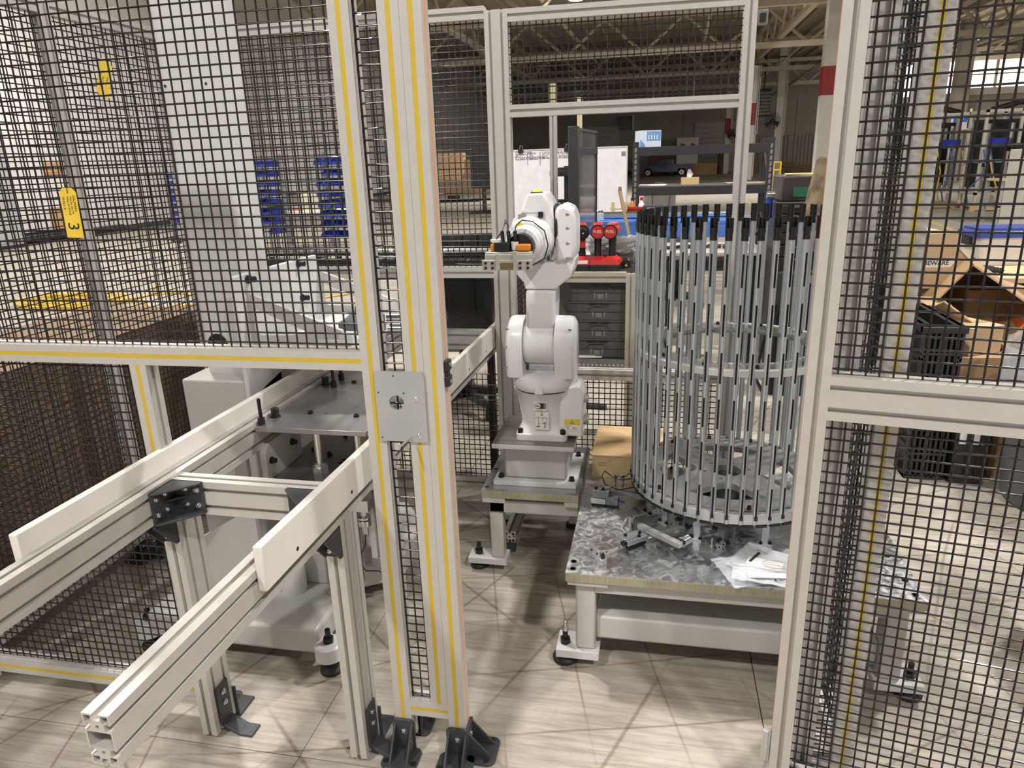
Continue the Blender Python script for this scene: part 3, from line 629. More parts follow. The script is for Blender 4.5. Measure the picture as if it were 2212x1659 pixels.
# ------------------------------------------------------------------ robot stand
st = thing('robot_stand', 'low welded grey stand with steel top plate and riser under the white robot', 'stand', (-0.42, 2.5, 0))
TOP = M('scratched_steel_top', (0.50, 0.51, 0.53), 0.26, 0.85, 0.16, 5, 0.06, 40, (1, 1, 1), rvar=0.12)
EDGE = M('sawn_plate_edge', (0.45, 0.42, 0.30), 0.5, 0.4, 0.2, 30, 0, 100, (12, 1, 1))
tp = G().box(-0.607, -0.248, 2.31, 2.765, 0.3465, 0.348).obj('top_plate', TOP, st); G().box(-0.607, -0.248, 2.31, 2.765, 0.318, 0.3465).obj('plate_edge', EDGE, tp, bevel=0.001)
G().box(-0.605, -0.52, 2.312, 2.76, 0.298, 0.318).box(-0.30, -0.25, 2.312, 2.76, 0.298, 0.318).obj('pad_plate', PAINT, st)
G().box(-0.585, -0.25, 2.33, 2.39, 0.25, 0.30).box(-0.585, -0.25, 2.69, 2.75, 0.25, 0.30).box(-0.585, -0.525, 2.33, 2.75, 0.25, 0.30).obj('apron', PAINT, st, bevel=0.004)
for x, y in ((-0.585, 2.335), (-0.585, 2.695), (-0.31, 2.695)):
    G().box(x, x + 0.05, y, y + 0.05, 0.055, 0.25).obj('leg', PAINT, st, bevel=0.005)
    G().box(x - 0.09 if x < -0.5 else x - 0.02, x + 0.06, y - 0.015, y + 0.065, 0.03, 0.055).obj('foot_plate', PAINTW, st, bevel=0.002)
    levelling_foot(st, x - 0.055 if x < -0.5 else x, y + 0.025, 0.055)
for x, y in ((-0.592, 2.34), (-0.594, 2.50), (-0.594, 2.70)): G().lathe([(0.009, 0.3482), (0.009, 0.3486), (0.0001, 0.3486)], 12, Matrix.Translation((x, y, 0))).obj('screw_hole', BLK, tp)
fg = G().box(-0.572, -0.262, 2.36, 2.66, 0.348, 0.366).obj('riser_flange', PAINTW, st, bevel=0.002)
for x, y in ((-0.548, 2.395), (-0.282, 2.395), (-0.282, 2.63), (-0.548, 2.63)): cap_screw(fg, (x, y, 0.366), 0.0095, 0.014)
G().box(-0.535, -0.30, 2.39, 2.625, 0.366, 0.505).obj('riser', PAINT, st, bevel=0.01)
G().box(-0.567, -0.267, 2.335, 2.635, 0.505, 0.523).obj('riser_top', PAINT, st, bevel=0.0015); G().box(-0.566, -0.268, 2.336, 2.634, 0.523, 0.5245).obj('riser_top_face', M('dark_ground_steel', (0.24, 0.22, 0.20), 0.35, 0.7, 0.15, 6, 0.03, 60, (0.3, 6, 1)), st)
sp_ = thing('floor_profile', 'short aluminium profile lying under the robot stand with its cross section to the front', 'profile', (-0.5, 2.6, 0.12))
c = at(1101, 1160, 2.42)
prof((c.x, 2.42, c.z), (c.x + 0.0, 2.86, c.z), (1, 0, 0)).obj('bar', ALU, sp_, smooth=25)
G().prism([(0, 0), (0.05, 0), (0.012, 0.05), (0, 0.05)], c.x - 0.02, c.x + 0.02, frame((0, 2.43, c.z - 0.022), (0, 1, 0), (0, 0, -1)) @ Matrix(((1, 0, 0, 0), (0, 1, 0, 0), (0, 0, -1, 0), (0, 0, 0, 1)))).obj('bracket', CAST, sp_)
G().box(c.x - P / 2, c.x + P / 2, 2.84, 2.869, 0.0, c.z - P / 2).obj('upright', ALU, sp_)
T = frame((c.x, 2.4195, c.z), (1, 0, 0), (0, 0, 1)); g = G(T)
for sx in (-1, 1):
    for sz in (-1, 1): g.cbox((sx * 0.0143, sz * 0.0143, 0), (0.0105, 0.0105, 0.0006)); 
g.lathe([(0.004, -0.0003), (0.004, 0.0003)], 10); g.obj('hollow', BLK, sp_)

# ------------------------------------------------------------------ robot
rb = thing('industrial_robot', 'white six axis robot arm on the grey riser holding a gripper with orange parts', 'robot', (-0.392, 2.475, 0.5245))
def rlo(rings, name, mat=ROB, parent=None, bevel=0, smooth=40): return G().loft(rings).obj(name, mat, parent or rb, smooth=smooth, bevel=bevel, world=False)
def rr(w, d, r, z, cx=0.0, cy=0.0, n=8): return ring_rr(w, d, r, z, cx, cy, n)
bs = rlo([rr(0.188, 0.188, 0.02, 0.0), rr(0.188, 0.188, 0.02, 0.022), rr(0.180, 0.180, 0.02, 0.025)], 'base_flange')
for x in (-0.078, 0.078):
    for y in (-0.078, 0.078):
        g = G(Matrix.Translation((x, y, 0.024))); g.lathe([(0.0115, 0), (0.0115, 0.003), (0.0095, 0.003), (0.0095, 0.015), (0.0085, 0.016), (0.005, 0.016), (0.005, 0.009), (0.0001, 0.009)], 14); g.obj('cap_screw', BLKM, bs, world=False)
rlo([rr(0.178, 0.178, 0.03, 0.024), rr(0.165, 0.165, 0.06, 0.04), rr(0.166, 0.166, 0.075, 0.06), rr(0.185, 0.185, 0.09, 0.12), rr(0.212, 0.212, 0.105, 0.178), rr(0.222, 0.222, 0.11, 0.182)], 'base', bevel=0)
G().cyl((0.004, 0, 0.182), (0.004, 0, 0.186), 0.108, n=40).obj('base_seam', BLK, rb, world=False)
# socket box at the right with labels
sb = G().prism([(0.06, 0.012), (0.150, 0.012), (0.152, 0.17), (0.135, 0.205), (0.085, 0.20), (0.07, 0.17)], -0.07, 0.055, frame((0, 0, 0), (1, 0, 0), (0, 0, 1)) @ Matrix.Scale(-1, 4, (0, 0, 1))).obj('socket_box', ROB, rb, bevel=0.006, world=False)
for y, z, rr_ in ((-0.03, 0.15, 0.018), (-0.03, 0.07, 0.022)): G().cyl((0.151, y, z), (0.162, y, z), rr_, n=18).cyl((0.162, y, z), (0.168, y, z), rr_ * 0.75, n=18).obj('connector', M('connector_metal', (0.45, 0.45, 0.42), 0.35, 0.8), sb, world=False)
G().cyl((0.115, -0.02, 0.203), (0.115, -0.02, 0.212), 0.009, n=12).cyl((0.095, -0.03, 0.203), (0.095, -0.03, 0.21), 0.007, n=12).obj('air_port', STEEL, sb, world=False)
# turning head: foot ring, two ears, barrel
rlo([rr(0.222, 0.222, 0.11, 0.187, 0.005, 0, 10), rr(0.236, 0.236, 0.117, 0.194, 0.005, 0, 10), rr(0.240, 0.240, 0.119, 0.212, 0.005, 0, 10), rr(0.236, 0.225, 0.11, 0.232, 0.005, 0, 10), rr(0.21, 0.17, 0.08, 0.246, 0.005, 0, 10)], 'turret')
G().prism([(-0.016, 0), (0.016, 0), (0.012, 0.03), (0.004, 0.02), (-0.004, 0.02), (-0.012, 0.03)], 0, 0.012, frame((0, -0.112, 0.187), (1, 0, 0), (0, 0, 1))).obj('axis_mark', ROB, rb, bevel=0.002, world=False)
def ear(x0, x1, xo, name):
    """rounded cheek of the shoulder seen from the side, tapered towards its outer face"""
    def prof_(s): return [(s * 0.100 * math.cos(a), 0.348 + s * 0.098 * math.sin(a)) for a in [PI * k / 14 for k in range(15)]] + [(-s * 0.098, 0.30), (-s * 0.085, 0.235), (s * 0.085, 0.235), (s * 0.098, 0.30)]
    rings = [[(x, p[0], p[1] if p[1] > 0.236 else 0.236) for p in prof_(s)] for x, s in ((x0, 1.0), (x1, 1.0), (x1 + (xo - x1) * 0.6, 0.96), (xo, 0.80))]
    return rlo(rings, name, bevel=0.0)
e1 = ear(-0.062, -0.100, -0.124, 'shoulder'); e2 = ear(0.052, 0.098, 0.122, 'shoulder')
for e, x in ((e1, -0.112), (e2, 0.110)):
    for z in (0.27, 0.345, 0.41): G().prism([(0, 0), (0.014, 0.004), (0, 0.008)], 0, 0.004, frame((x - 0.007, -0.083 if z != 0.345 else -0.09, z), (1, 0, 0), (0, 0, 1))).obj('screw_recess', GREYP, e, world=False)
G().cyl((-0.060, 0, 0.352), (0.050, 0, 0.352), 0.080, n=40).obj('shoulder_barrel', ROB, rb, world=False)
G().cyl((-0.062, 0, 0.352), (-0.060, 0, 0.352), 0.083, n=40).cyl((0.050, 0, 0.352), (0.052, 0, 0.352), 0.083, n=40).obj('joint_seam', M('seam_shadow', (0.18, 0.18, 0.18), 0.5), rb, world=False)
G().cyl((-0.05, 0.02, 0.25), (0.04, 0.02, 0.25), 0.045, n=24).obj('turret_dome', STEEL, rb, world=False)
# upper arm with fork
def sec_y(pts, y0, y1): return pts
def slab(poly, y0, y1, name, bevel=0.01, mat=ROB, parent=None):
    return G().prism(poly, y0, y1, frame((0, 0, 0), (1, 0, 0), (0, 0, 1)) @ Matrix.Scale(-1, 4, (0, 0, 1))).obj(name, mat, parent or rb, bevel=bevel, world=False)
rlo([[(-0.052, -0.05, 0.40), (0.048, -0.05, 0.40), (0.048, 0.06, 0.40), (-0.052, 0.06, 0.40)], [(-0.050, -0.066, 0.44), (0.053, -0.066, 0.44), (0.053, 0.06, 0.44), (-0.050, 0.06, 0.44)], [(-0.050, -0.062, 0.55), (0.056, -0.062, 0.55), (0.056, 0.06, 0.55), (-0.050, 0.06, 0.55)]], 'upper_arm', bevel=0.012)
slab([(-0.050, 0.55), (0.056, 0.55), (0.072, 0.565), (0.11, 0.595), (0.122, 0.63), (0.125, 0.66), (0.054, 0.655), (0.050, 0.645), (-0.036, 0.640), (-0.045, 0.66), (-0.086, 0.665), (-0.086, 0.63), (-0.078, 0.60), (-0.056, 0.575)], -0.062, 0.062, 'arm_fork', 0.010)
slab([(-0.086, 0.66), (-0.045, 0.655), (-0.045, 0.70), (-0.088, 0.70)], -0.055, 0.055, 'fork_cheek', 0.008)
fr_ = slab([(0.058, 0.64), (0.125, 0.655), (0.128, 0.70), (0.128, 0.79), (0.115, 0.826), (0.085, 0.836), (0.062, 0.83), (0.056, 0.80)], -0.075, 0.075, 'fork_cheek', 0.014)
for z in (0.655, 0.705, 0.755, 0.80): G().prism([(0, 0), (0.012, 0.004), (0, 0.008)], 0, 0.004, frame((0.096, -0.0745, z), (1, 0, 0), (0, 0, 1))).obj('screw_recess', GREYP, fr_, world=False)
# elbow housing and forearm towards the doorway
eb = rlo([[(x * s + 0.003, y, z) for x, z in ((-0.088, 0.70), (-0.100, 0.75), (-0.086, 0.79), (-0.062, 0.81), (-0.035, 0.872), (0.022, 0.874), (0.042, 0.84), (0.053, 0.79), (0.053, 0.74), (0.045, 0.695), (0.0, 0.69), (-0.04, 0.69))] for y, s in ((-0.09, 0.90), (-0.08, 1.0), (0.07, 1.0), (0.085, 0.9))], 'elbow_housing', bevel=0.006)
slab([(-0.055, 0.812), (0.020, 0.812), (0.012, 0.822), (-0.047, 0.822)], -0.094, -0.088, 'cover_lip', 0.001, parent=eb)
g = G()
for i in range(7): g.cbox((-0.028 + i * 0.008, -0.095, 0.797), (0.004, 0.006, 0.005))
g.cbox((-0.048, -0.10, 0.802), (0.024, 0.02, 0.016)); g.obj('valve_strip', M('nickel', (0.5, 0.48, 0.42), 0.3, 0.8), eb, world=False, bevel=0.001)
G().cyl((0.015, -0.1, 0.798), (0.015, -0.1, 0.815), 0.0085, n=14).obj('air_plug', BLKM, eb, world=False)
G().sphere((-0.008, -0.03, 0.873), 0.017, 16, 8, (1, 1, 0.8)).obj('signal_lamp', M('lime_lamp', (0.62, 0.75, 0.03), 0.3), eb, world=False); G().cyl((-0.008, -0.03, 0.868), (-0.008, -0.03, 0.876), 0.021, n=18).obj('lamp_ring', BLK, eb, world=False)
G().cyl((0.066, 0.0, 0.76), (0.053, 0.0, 0.76), 0.078, n=36).obj('elbow_seam', BLK, rb, world=False)
fa = G().cyl((-0.022, -0.085, 0.725), (-0.024, -0.175, 0.722), 0.080, 0.068, n=36).cyl((-0.024, -0.175, 0.722), (-0.027, -0.215, 0.720), 0.060, 0.052, n=32).obj('forearm', ROB, rb, smooth=50, world=False)
G().cyl((0.05, 0.0, 0.64), (0.05, 0.0, 0.70), 0.033, n=24).obj('motor_can', STEEL, rb, world=False)
G().cyl((-0.027, -0.215, 0.718), (-0.03, -0.24, 0.716), 0.042, n=26).obj('wrist_flange', BLKM, rb, world=False)
G(Matrix.Translation((-0.045, -0.178, 0.772)) @ Matrix.Rotation(0.45, 4, 'Y')).box(-0.008, 0.008, -0.004, 0.0, -0.018, 0.018).obj('label', M('label_yellow', (0.75, 0.58, 0.03), 0.5), fa, world=False)
G().cbox((0.040, -0.1, 0.735), (0.002, 0.02, 0.03)).obj('label', M('label_pink', (0.62, 0.22, 0.26), 0.5), eb, world=False)
# gripper
GRIP = M('gripper_nickel', (0.55, 0.55, 0.50), 0.36, 0.5)
gp = G().box(-0.135, 0.010, -0.285, -0.24, 0.690, 0.706).box(-0.142, 0.016, -0.300, -0.285, 0.652, 0.684).box(-0.135, 0.012, -0.29, -0.26, 0.670, 0.700).box(-0.098, -0.084, -0.305, -0.298, 0.652, 0.704).box(-0.042, -0.028, -0.305, -0.298, 0.652, 0.712).obj('gripper', GRIP, rb, bevel=0.0015, world=False)
G().box(-0.083, -0.043, -0.303, -0.299, 0.655, 0.675).obj('gripper_insert', M('brass_dark', (0.22, 0.18, 0.08), 0.4, 0.5), gp, world=False)
for x in (-0.130, -0.108, -0.020, 0.004):
    for z in (0.660, 0.675): G().cyl((x, -0.3, z), (x, -0.306, z), 0.0042, n=12).obj('cap_screw', BLKM, gp, world=False)
G().box(-0.105, -0.060, -0.275, -0.24, 0.706, 0.735).obj('sensor', BLK, gp, bevel=0.001, world=False)
G().box(-0.122, -0.108, -0.265, -0.25, 0.706, 0.730).obj('air_valve', M('orange_plastic', (0.75, 0.23, 0.02), 0.4), gp, bevel=0.004, world=False); G().box(-0.038, 0.006, -0.27, -0.235, 0.708, 0.728).obj('air_valve', MATS['orange_plastic'], gp, bevel=0.004, world=False)
G().cyl((-0.105, -0.25, 0.735), (-0.105, -0.25, 0.743), 0.018, n=18).cyl((-0.045, -0.25, 0.71), (-0.045, -0.25, 0.735), 0.012, n=14).obj('air_fitting', M('white_fitting', (0.75, 0.74, 0.70), 0.4), gp, world=False)
for x in (-0.083, -0.063, -0.042):
    G().cyl((x, -0.25, 0.733), (x - 0.002, -0.25, 0.768), 0.0062, n=12).obj('cable_plug', BLK, gp, world=False)
for pts in ([(-0.044, -0.25, 0.768), (-0.04, -0.245, 0.785), (-0.022, -0.24, 0.80), (0.01, -0.23, 0.795), (0.045, -0.22, 0.765), (0.056, -0.22, 0.72), (0.045, -0.225, 0.68), (0.012, -0.26, 0.662)],
            [(-0.065, -0.25, 0.768), (-0.066, -0.245, 0.785), (-0.075, -0.235, 0.795), (-0.085, -0.20, 0.80)], [(-0.085, -0.25, 0.768), (-0.078, -0.24, 0.79), (-0.072, -0.22, 0.80)],
            [(-0.085, -0.25, 0.768), (-0.105, -0.25, 0.742), (-0.125, -0.25, 0.70), (-0.132, -0.26, 0.68)]):
    G().tube(pts, 0.0022, 6).obj('cable', BLK, gp, world=False)
# labels on the base
RL = rb.location
def sticker(parent, x, z, w, h, y, mat, name='label', T0=None): return G().cbox((x, y, z), (w, 0.0012, h)).obj(name, mat, parent, world=False)
def rl_text(s, x, z, size, parent, y, mat=INK, bold=0): return text(s, 'lettering', mat, parent, frame((x, y, z), (1, 0, 0), (0, 0, 1)), size, 0.0001, world=False, bold=bold)
yl = -0.0995
s1 = sticker(rb, 0.0, 0.135, 0.046, 0.030, -0.0985, PAPER); sticker(s1, 0.006, 0.137, 0.030, 0.021, -0.0993, INK, 'print_block')
G().cyl((-0.009, -0.0990, 0.137), (-0.009, -0.1003, 0.137), 0.0118, n=26).obj('print_disc', PAPER, s1, world=False)
ring = G().tube([(-0.009 + 0.0105 * math.cos(a), -0.1004, 0.137 + 0.0105 * math.sin(a)) for a in [2 * PI * k / 24 for k in range(24)]], 0.0008, 5, True).obj('print_ring', INK, s1, world=False)
rl_text('UL', -0.009, 0.1372, 0.011, s1, -0.1006, bold=0.0004)
rl_text('Robot', 0.0, 0.1235, 0.005, s1, -0.0994)
for k in range(4): sticker(s1, 0.017, 0.130 + k * 0.0045, 0.007, 0.0012, -0.0998, PAPER, 'print_line')
s2 = sticker(rb, 0.004, 0.078, 0.050, 0.070, -0.0905, PAPER)
G().tube([(0.004, -0.0915, 0.112), (0.004, -0.0915, 0.106), (0.007, -0.0915, 0.102), (0.006, -0.0915, 0.098), (0.002, -0.0915, 0.098), (0.0005, -0.0915, 0.101)], 0.0013, 5).obj('print_hook', INK, s2, world=False)
g = G()
for x, z0, z1 in ((-0.008, 0.094, 0.066), (0.008, 0.088, 0.062), (0.022, 0.088, 0.062)): g.cbox((x, -0.0915, (z0 + z1) / 2), (0.0008, 0.0006, abs(z1 - z0)))
g.tube([(0.008, -0.0915, 0.088), (0.015, -0.0915, 0.096), (0.022, -0.0915, 0.088)], 0.0005, 4); g.cbox((0.004, -0.0915, 0.088), (0.046, 0.0006, 0.0006)); g.cbox((0.015, -0.0915, 0.068), (0.018, 0.0006, 0.0007))
g.tube([(-0.012, -0.0915, 0.052), (-0.006, -0.0915, 0.058), (-0.008, -0.0915, 0.064), (-0.003, -0.0915, 0.07)], 0.0009, 4); g.cbox((-0.010, -0.0915, 0.055), (0.014, 0.0006, 0.003)); g.tube([(0.012, -0.0915, 0.05), (0.018, -0.0915, 0.06), (0.012, -0.0915, 0.066), (0.018, -0.0915, 0.074)], 0.0012, 4)
g.obj('print_figure', INK, s2, world=False)
s3 = sticker(sb, 0.112, 0.058, 0.054, 0.046, -0.0725, PAPER); s3.location = (0, 0.0015, 0); sticker(s3, 0.112, 0.070, 0.054, 0.021, -0.0733, M('label_yellow', (0.75, 0.58, 0.03), 0.5), 'warning_band')
G().tube([(0.104, -0.0742, 0.0632), (0.120, -0.0742, 0.0632), (0.112, -0.0742, 0.0775)], 0.0008, 4, True).cbox((0.112, -0.0742, 0.0695), (0.0012, 0.0006, 0.006)).cbox((0.112, -0.0742, 0.0652), (0.0014, 0.0006, 0.0014)).obj('warning_triangle', INK, s3, world=False)
rl_text('0C-36', 0.096, 0.053, 0.007, s3, -0.0735)
G().tube([(0.095, -0.0735, 0.04), (0.099, -0.0735, 0.046), (0.096, -0.0735, 0.049), (0.093, -0.0735, 0.046), (0.099, -0.0735, 0.041)], 0.0006, 4).tube([(0.112, -0.0735, 0.04), (0.12, -0.0735, 0.05), (0.127, -0.0735, 0.044), (0.133, -0.0735, 0.052)], 0.0006, 4).tube([(0.115, -0.0735, 0.052), (0.12, -0.0735, 0.042), (0.13, -0.0735, 0.039)], 0.0006, 4).obj('print_figure', INK, s3, world=False)
# ------------------------------------------------------------------ machine table
TX0, TX1, TY0, TY1, TZ = -0.235, 0.745, 1.82, 2.62, 0.34
tb = thing('machine_table', 'low welded grey table with a scratched steel top carrying the ring of tubes', 'table', (0.25, 2.2, 0))
def swirl_steel():
    m = M('swirled_steel', (0.52, 0.535, 0.56), 0.24, 0.9, 0.05, 4); nt = m.node_tree; b = nt.nodes['Principled BSDF']; N = nt.nodes.new; L = nt.links.new
    tc = N('ShaderNodeTexCoord'); n1 = N('ShaderNodeTexNoise'); n1.inputs['Scale'].default_value = 30; n1.inputs['Detail'].default_value = 4; n1.inputs['Distortion'].default_value = 1.6
    L(tc.outputs['Object'], n1.inputs['Vector'])
    big = N('ShaderNodeTexNoise'); big.inputs['Scale'].default_value = 3.2; big.inputs['Detail'].default_value = 2; L(tc.outputs['Object'], big.inputs['Vector'])
    ra = N('ShaderNodeMapRange'); ra.inputs[1].default_value = 0.40; ra.inputs[2].default_value = 0.62; ra.inputs[3].default_value = 0.16; ra.inputs[4].default_value = 0.55
    mu = N('ShaderNodeMath'); mu.operation = 'MULTIPLY_ADD'; mu.inputs[1].default_value = 0.6; L(n1.outputs['Fac'], mu.inputs[0])
    m2 = N('ShaderNodeMath'); m2.operation = 'MULTIPLY'; m2.inputs[1].default_value = 0.42; L(big.outputs['Fac'], m2.inputs[0]); L(m2.outputs[0], mu.inputs[2])
    L(mu.outputs[0], ra.inputs[0]); L(ra.outputs[0], b.inputs['Roughness'])
    rp = N('ShaderNodeValToRGB'); rp.color_ramp.elements[0].position = 0.42; rp.color_ramp.elements[1].position = 0.62; rp.color_ramp.elements[0].color = (0.50, 0.52, 0.54, 1); rp.color_ramp.elements[1].color = (0.66, 0.67, 0.69, 1)
    L(mu.outputs[0], rp.inputs[0]); L(rp.outputs[0], b.inputs['Base Color'])
    bp = N('ShaderNodeBump'); bp.inputs['Strength'].default_value = 0.10; bp.inputs['Distance'].default_value = 0.004; L(n1.outputs['Fac'], bp.inputs['Height']); L(bp.outputs[0], b.inputs['Normal'])
    return m
SWIRL = swirl_steel()
tt = G().box(TX0, TX1, TY0, TY1, TZ - 0.002, TZ).obj('table_top', SWIRL, tb)
G().box(TX0, TX1, TY0, TY1, TZ - 0.03, TZ - 0.002).obj('plate_edge', EDGE, tt, bevel=0.0012)
for x, y in ((-0.215, 1.845), (-0.217, 1.885), (0.72, 1.85), (0.715, 1.92), (0.705, 2.05)): G().lathe([(0.0095, 0.0002), (0.0095, 0.0006), (0.006, 0.0006), (0.006, 0.0002), (0.0001, 0.0002)], 14, Matrix.Translation((x, y, TZ))).obj('countersunk_screw', BLKM, tt)
G().box(-0.23, -0.11, 1.825, 2.60, TZ - 0.045, TZ - 0.03).obj('pad_plate', PAINT, tb, bevel=0.002); G().box(0.62, 0.74, 1.825, 2.60, TZ - 0.045, TZ - 0.03).obj('pad_plate', PAINT, tb, bevel=0.002)
G().box(-0.15, 0.66, 1.845, 1.905, 0.262, 0.31).box(-0.15, 0.66, 2.52, 2.58, 0.262, 0.31).box(-0.205, -0.15, 1.90, 2.52, 0.262, 0.295).box(0.66, 0.715, 1.90, 2.52, 0.262, 0.295).obj('apron', PAINT, tb, bevel=0.003)
for x, s in ((-0.208, -1), (0.655, 1)):
    for y in (1.845, 2.51):
        G().box(x, x + 0.06, y, y + 0.07, 0.06, 0.297).obj('leg', PAINT, tb, bevel=0.007)
        G().box(x - 0.06 if s < 0 else x - 0.012, x + 0.072 if s < 0 else x + 0.12, y - 0.015, y + 0.085, 0.032, 0.06).obj('foot_plate', PAINTW, tb, bevel=0.002)
        levelling_foot(tb, x - 0.035 if s < 0 else x + 0.092, y + 0.025, 0.06, s < 0, 0.04)
G().box(-0.149, 0.655, 1.87, 2.40, 0.085, 0.165).obj('lower_beam', PAINT, tb, bevel=0.008)
G().box(-0.14, -0.11, 2.0, 2.35, 0.235, 0.262).box(-0.208, -0.15, 1.915, 2.51, 0.10, 0.16).obj('cross_tube', PAINTW, tb, bevel=0.003)

# ------------------------------------------------------------------ ring of tubes
DC = Vector((0.262, 2.348, 0.0)); RT = 0.318
dm = thing('tube_magazine', 'round magazine of slotted zinc tubes with black caps standing on the steel table', 'magazine', (DC.x, DC.y, TZ))
Z0, Z1 = 0.425, 0.46
def arcwin(a, r0, r1, half):
    """four sided window with a curved outer edge, pointing to angle a"""
    return [(r1 * math.cos(a + half * t), r1 * math.sin(a + half * t)) for t in [-1 + 2 * i / 12 for i in range(13)]] + [(r0 * math.cos(a + 0.25 * half), r0 * math.sin(a + 0.25 * half)), (r0 * math.cos(a - 0.25 * half), r0 * math.sin(a - 0.25 * half))]
wins = [arcwin(math.radians(a), 0.105, 0.225, math.radians(33)) for a in (-94, -4, 86, 176)]
PLT = M('brushed_plate', (0.60, 0.60, 0.60), 0.30, 0.8, 0.10, 5, 0.04, 40, rvar=0.1)
plate([circ(0, 0, 0.300, 72), circ(0, 0, 0.048, 32)] + wins + [circ(0.075 * math.cos(math.radians(a)), 0.075 * math.sin(math.radians(a)), 0.006, 10) for a in (10, 70, 130, 190, 250, 310)], 0.022, 'base_plate', PLT, dm, Matrix.Translation((DC.x, DC.y, 0.449)))
ACR = M('clear_acrylic', (0.93, 0.95, 0.95), 0.05, 0, 0.0, trans=0.97, rvar=0.02)
plate([circ(0, 0, 0.306, 72), circ(0, 0, 0.236, 60)], 0.018, 'acrylic_ring', ACR, dm, Matrix.Translation((DC.x, DC.y, 0.902)))
NT = 48
def tube_mesh():
    r = 0.0088; half = math.radians(19); angs = [-half, half] + [half + (2 * PI - 2 * half) * k / 13 for k in range(1, 13)]
    zs = [0.425]; slots = []
    for k in range(6):
        zb = 0.452 + k * 0.1395; slots.append((zb, zb + 0.092)); zs += [zb, zb + 0.092]
    zs.append(1.289); g = G(); n = len(angs)
    v = [(r * math.cos(a), r * math.sin(a), z) for z in zs for a in angs]; f = []
    for k in range(len(zs) - 1):
        cut = any(abs(zs[k] - s[0]) < 1e-6 for s in slots)
        for i in range(n):
            if i == 0 and cut: continue
            f.append((k * n + i, k * n + (i + 1) % n, (k + 1) * n + (i + 1) % n, (k + 1) * n + i))
    g.add(v, f); ri = r - 0.0014
    v = [(ri * math.cos(a), ri * math.sin(a), z) for z in zs for a in angs]; g.add(v, [q[::-1] for q in f])
    for s in slots:                                                     # bright lip round each slot
        for z in s:
            g.add([(r * math.cos(-half), r * math.sin(-half), z), (r * math.cos(half), r * math.sin(half), z), (ri * math.cos(half), ri * math.sin(half), z), (ri * math.cos(-half), ri * math.sin(-half), z)], [(0, 1, 2, 3)])
    return g
tube0 = tube_mesh().obj('tube', ZINC, dm, smooth=50, world=False)
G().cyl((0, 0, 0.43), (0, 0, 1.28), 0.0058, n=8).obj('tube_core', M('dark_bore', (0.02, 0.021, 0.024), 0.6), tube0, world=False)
def cap_mesh():
    g = G(); g.lathe([(0.0100, 1.277), (0.0103, 1.278), (0.0097, 1.280), (0.0096, 1.296), (0.0108, 1.298), (0.0108, 1.311)], 16)
    half = math.radians(52); angs = [half + (2 * PI - 2 * half) * k / 12 for k in range(13)]
    out = [(0.0108 * math.cos(a), 0.0108 * math.sin(a)) for a in angs] + [(0.0086 * math.cos(a), 0.0086 * math.sin(a)) for a in angs[::-1]]
    return g.prism(out, 1.311, 1.337)
CAPM = M('black_cap', (0.013, 0.013, 0.014), 0.28, 0, 0.1)
cap_mesh().obj('tube_cap', CAPM, tube0, smooth=50, world=False)
blk0 = G().box(RT - 0.012, RT + 0.006, -0.0145, 0.0145, Z0, Z1).obj('clamp_block', ALUP, dm, bevel=0.0008, world=False)
blm0 = G().box(RT - 0.012, RT + 0.004, -0.0155, 0.0155, 0.892, 0.912).obj('ring_block', ALUP, dm, bevel=0.0008, world=False)
stp0 = G().box(RT - 0.014, RT + 0.008, -0.016, 0.016, Z0 - 0.009, Z0 - 0.001).obj('wear_strip', BLK, dm, world=False)
clp0 = G().cbox((RT + 0.0095, 0, 0.447), (0.006, 0.009, 0.012)).obj('tube_clip', BLK, dm, bevel=0.0008, world=False)
I0 = Matrix.Translation((0, 0, -TZ))
for k in range(NT):
    a = math.radians(-95 + k * 7.5); R = I0 @ Matrix.Rotation(a, 4, 'Z'); Rh = I0 @ Matrix.Rotation(a + math.radians(3.75), 4, 'Z'); T = R @ Matrix.Translation((RT, 0, 0))
    if k == 0:
        for o, m in ((tube0, T), (clp0, R), (blk0, Rh), (blm0, Rh), (stp0, Rh)): o.matrix_local = m
    else: inst(tube0, dm, T); inst(clp0, dm, R); inst(blk0, dm, Rh); inst(blm0, dm, Rh); inst(stp0, dm, Rh)
for a in (-77, 13, 103, 193): 
    x, y = DC.x + 0.272 * math.cos(math.radians(a)), DC.y + 0.272 * math.sin(math.radians(a)); G().cyl((x, y, 0.46), (x, y, 0.893), 0.0095, n=16).obj('standoff_rod', STEEL, dm)
DRED = M('dark_red_screw', (0.10, 0.02, 0.02), 0.35, 0.3)
for k in range(12):
    a = math.radians(-112 + k * 30); p = (DC.x + 0.291 * math.cos(a), DC.y + 0.291 * math.sin(a), 0.46); G().cbox((p[0], p[1], 0.461), (0.024, 0.024, 0.002), None).obj('washer_plate', ALUP, dm); cap_screw(dm, p, 0.0065, 0.013, DRED)
    a += 0.5; cap_screw(dm, (DC.x + 0.288 * math.cos(a), DC.y + 0.288 * math.sin(a), 0.911), 0.0055, 0.009)
G().lathe([(0.115, TZ), (0.115, 0.405), (0.09, 0.41), (0.09, 0.4375), (0.047, 0.4375), (0.044, 0.38), (0.0001, 0.38)], 36, Matrix.Translation((DC.x, DC.y, 0))).obj('index_drive', M('slate_casting', (0.09, 0.10, 0.115), 0.4, 0.2), dm)
for k in range(6): cap_screw(dm, (DC.x + 0.03 * math.cos(k), DC.y + 0.03 * math.sin(k), 0.382), 0.006, 0.01, STEEL)
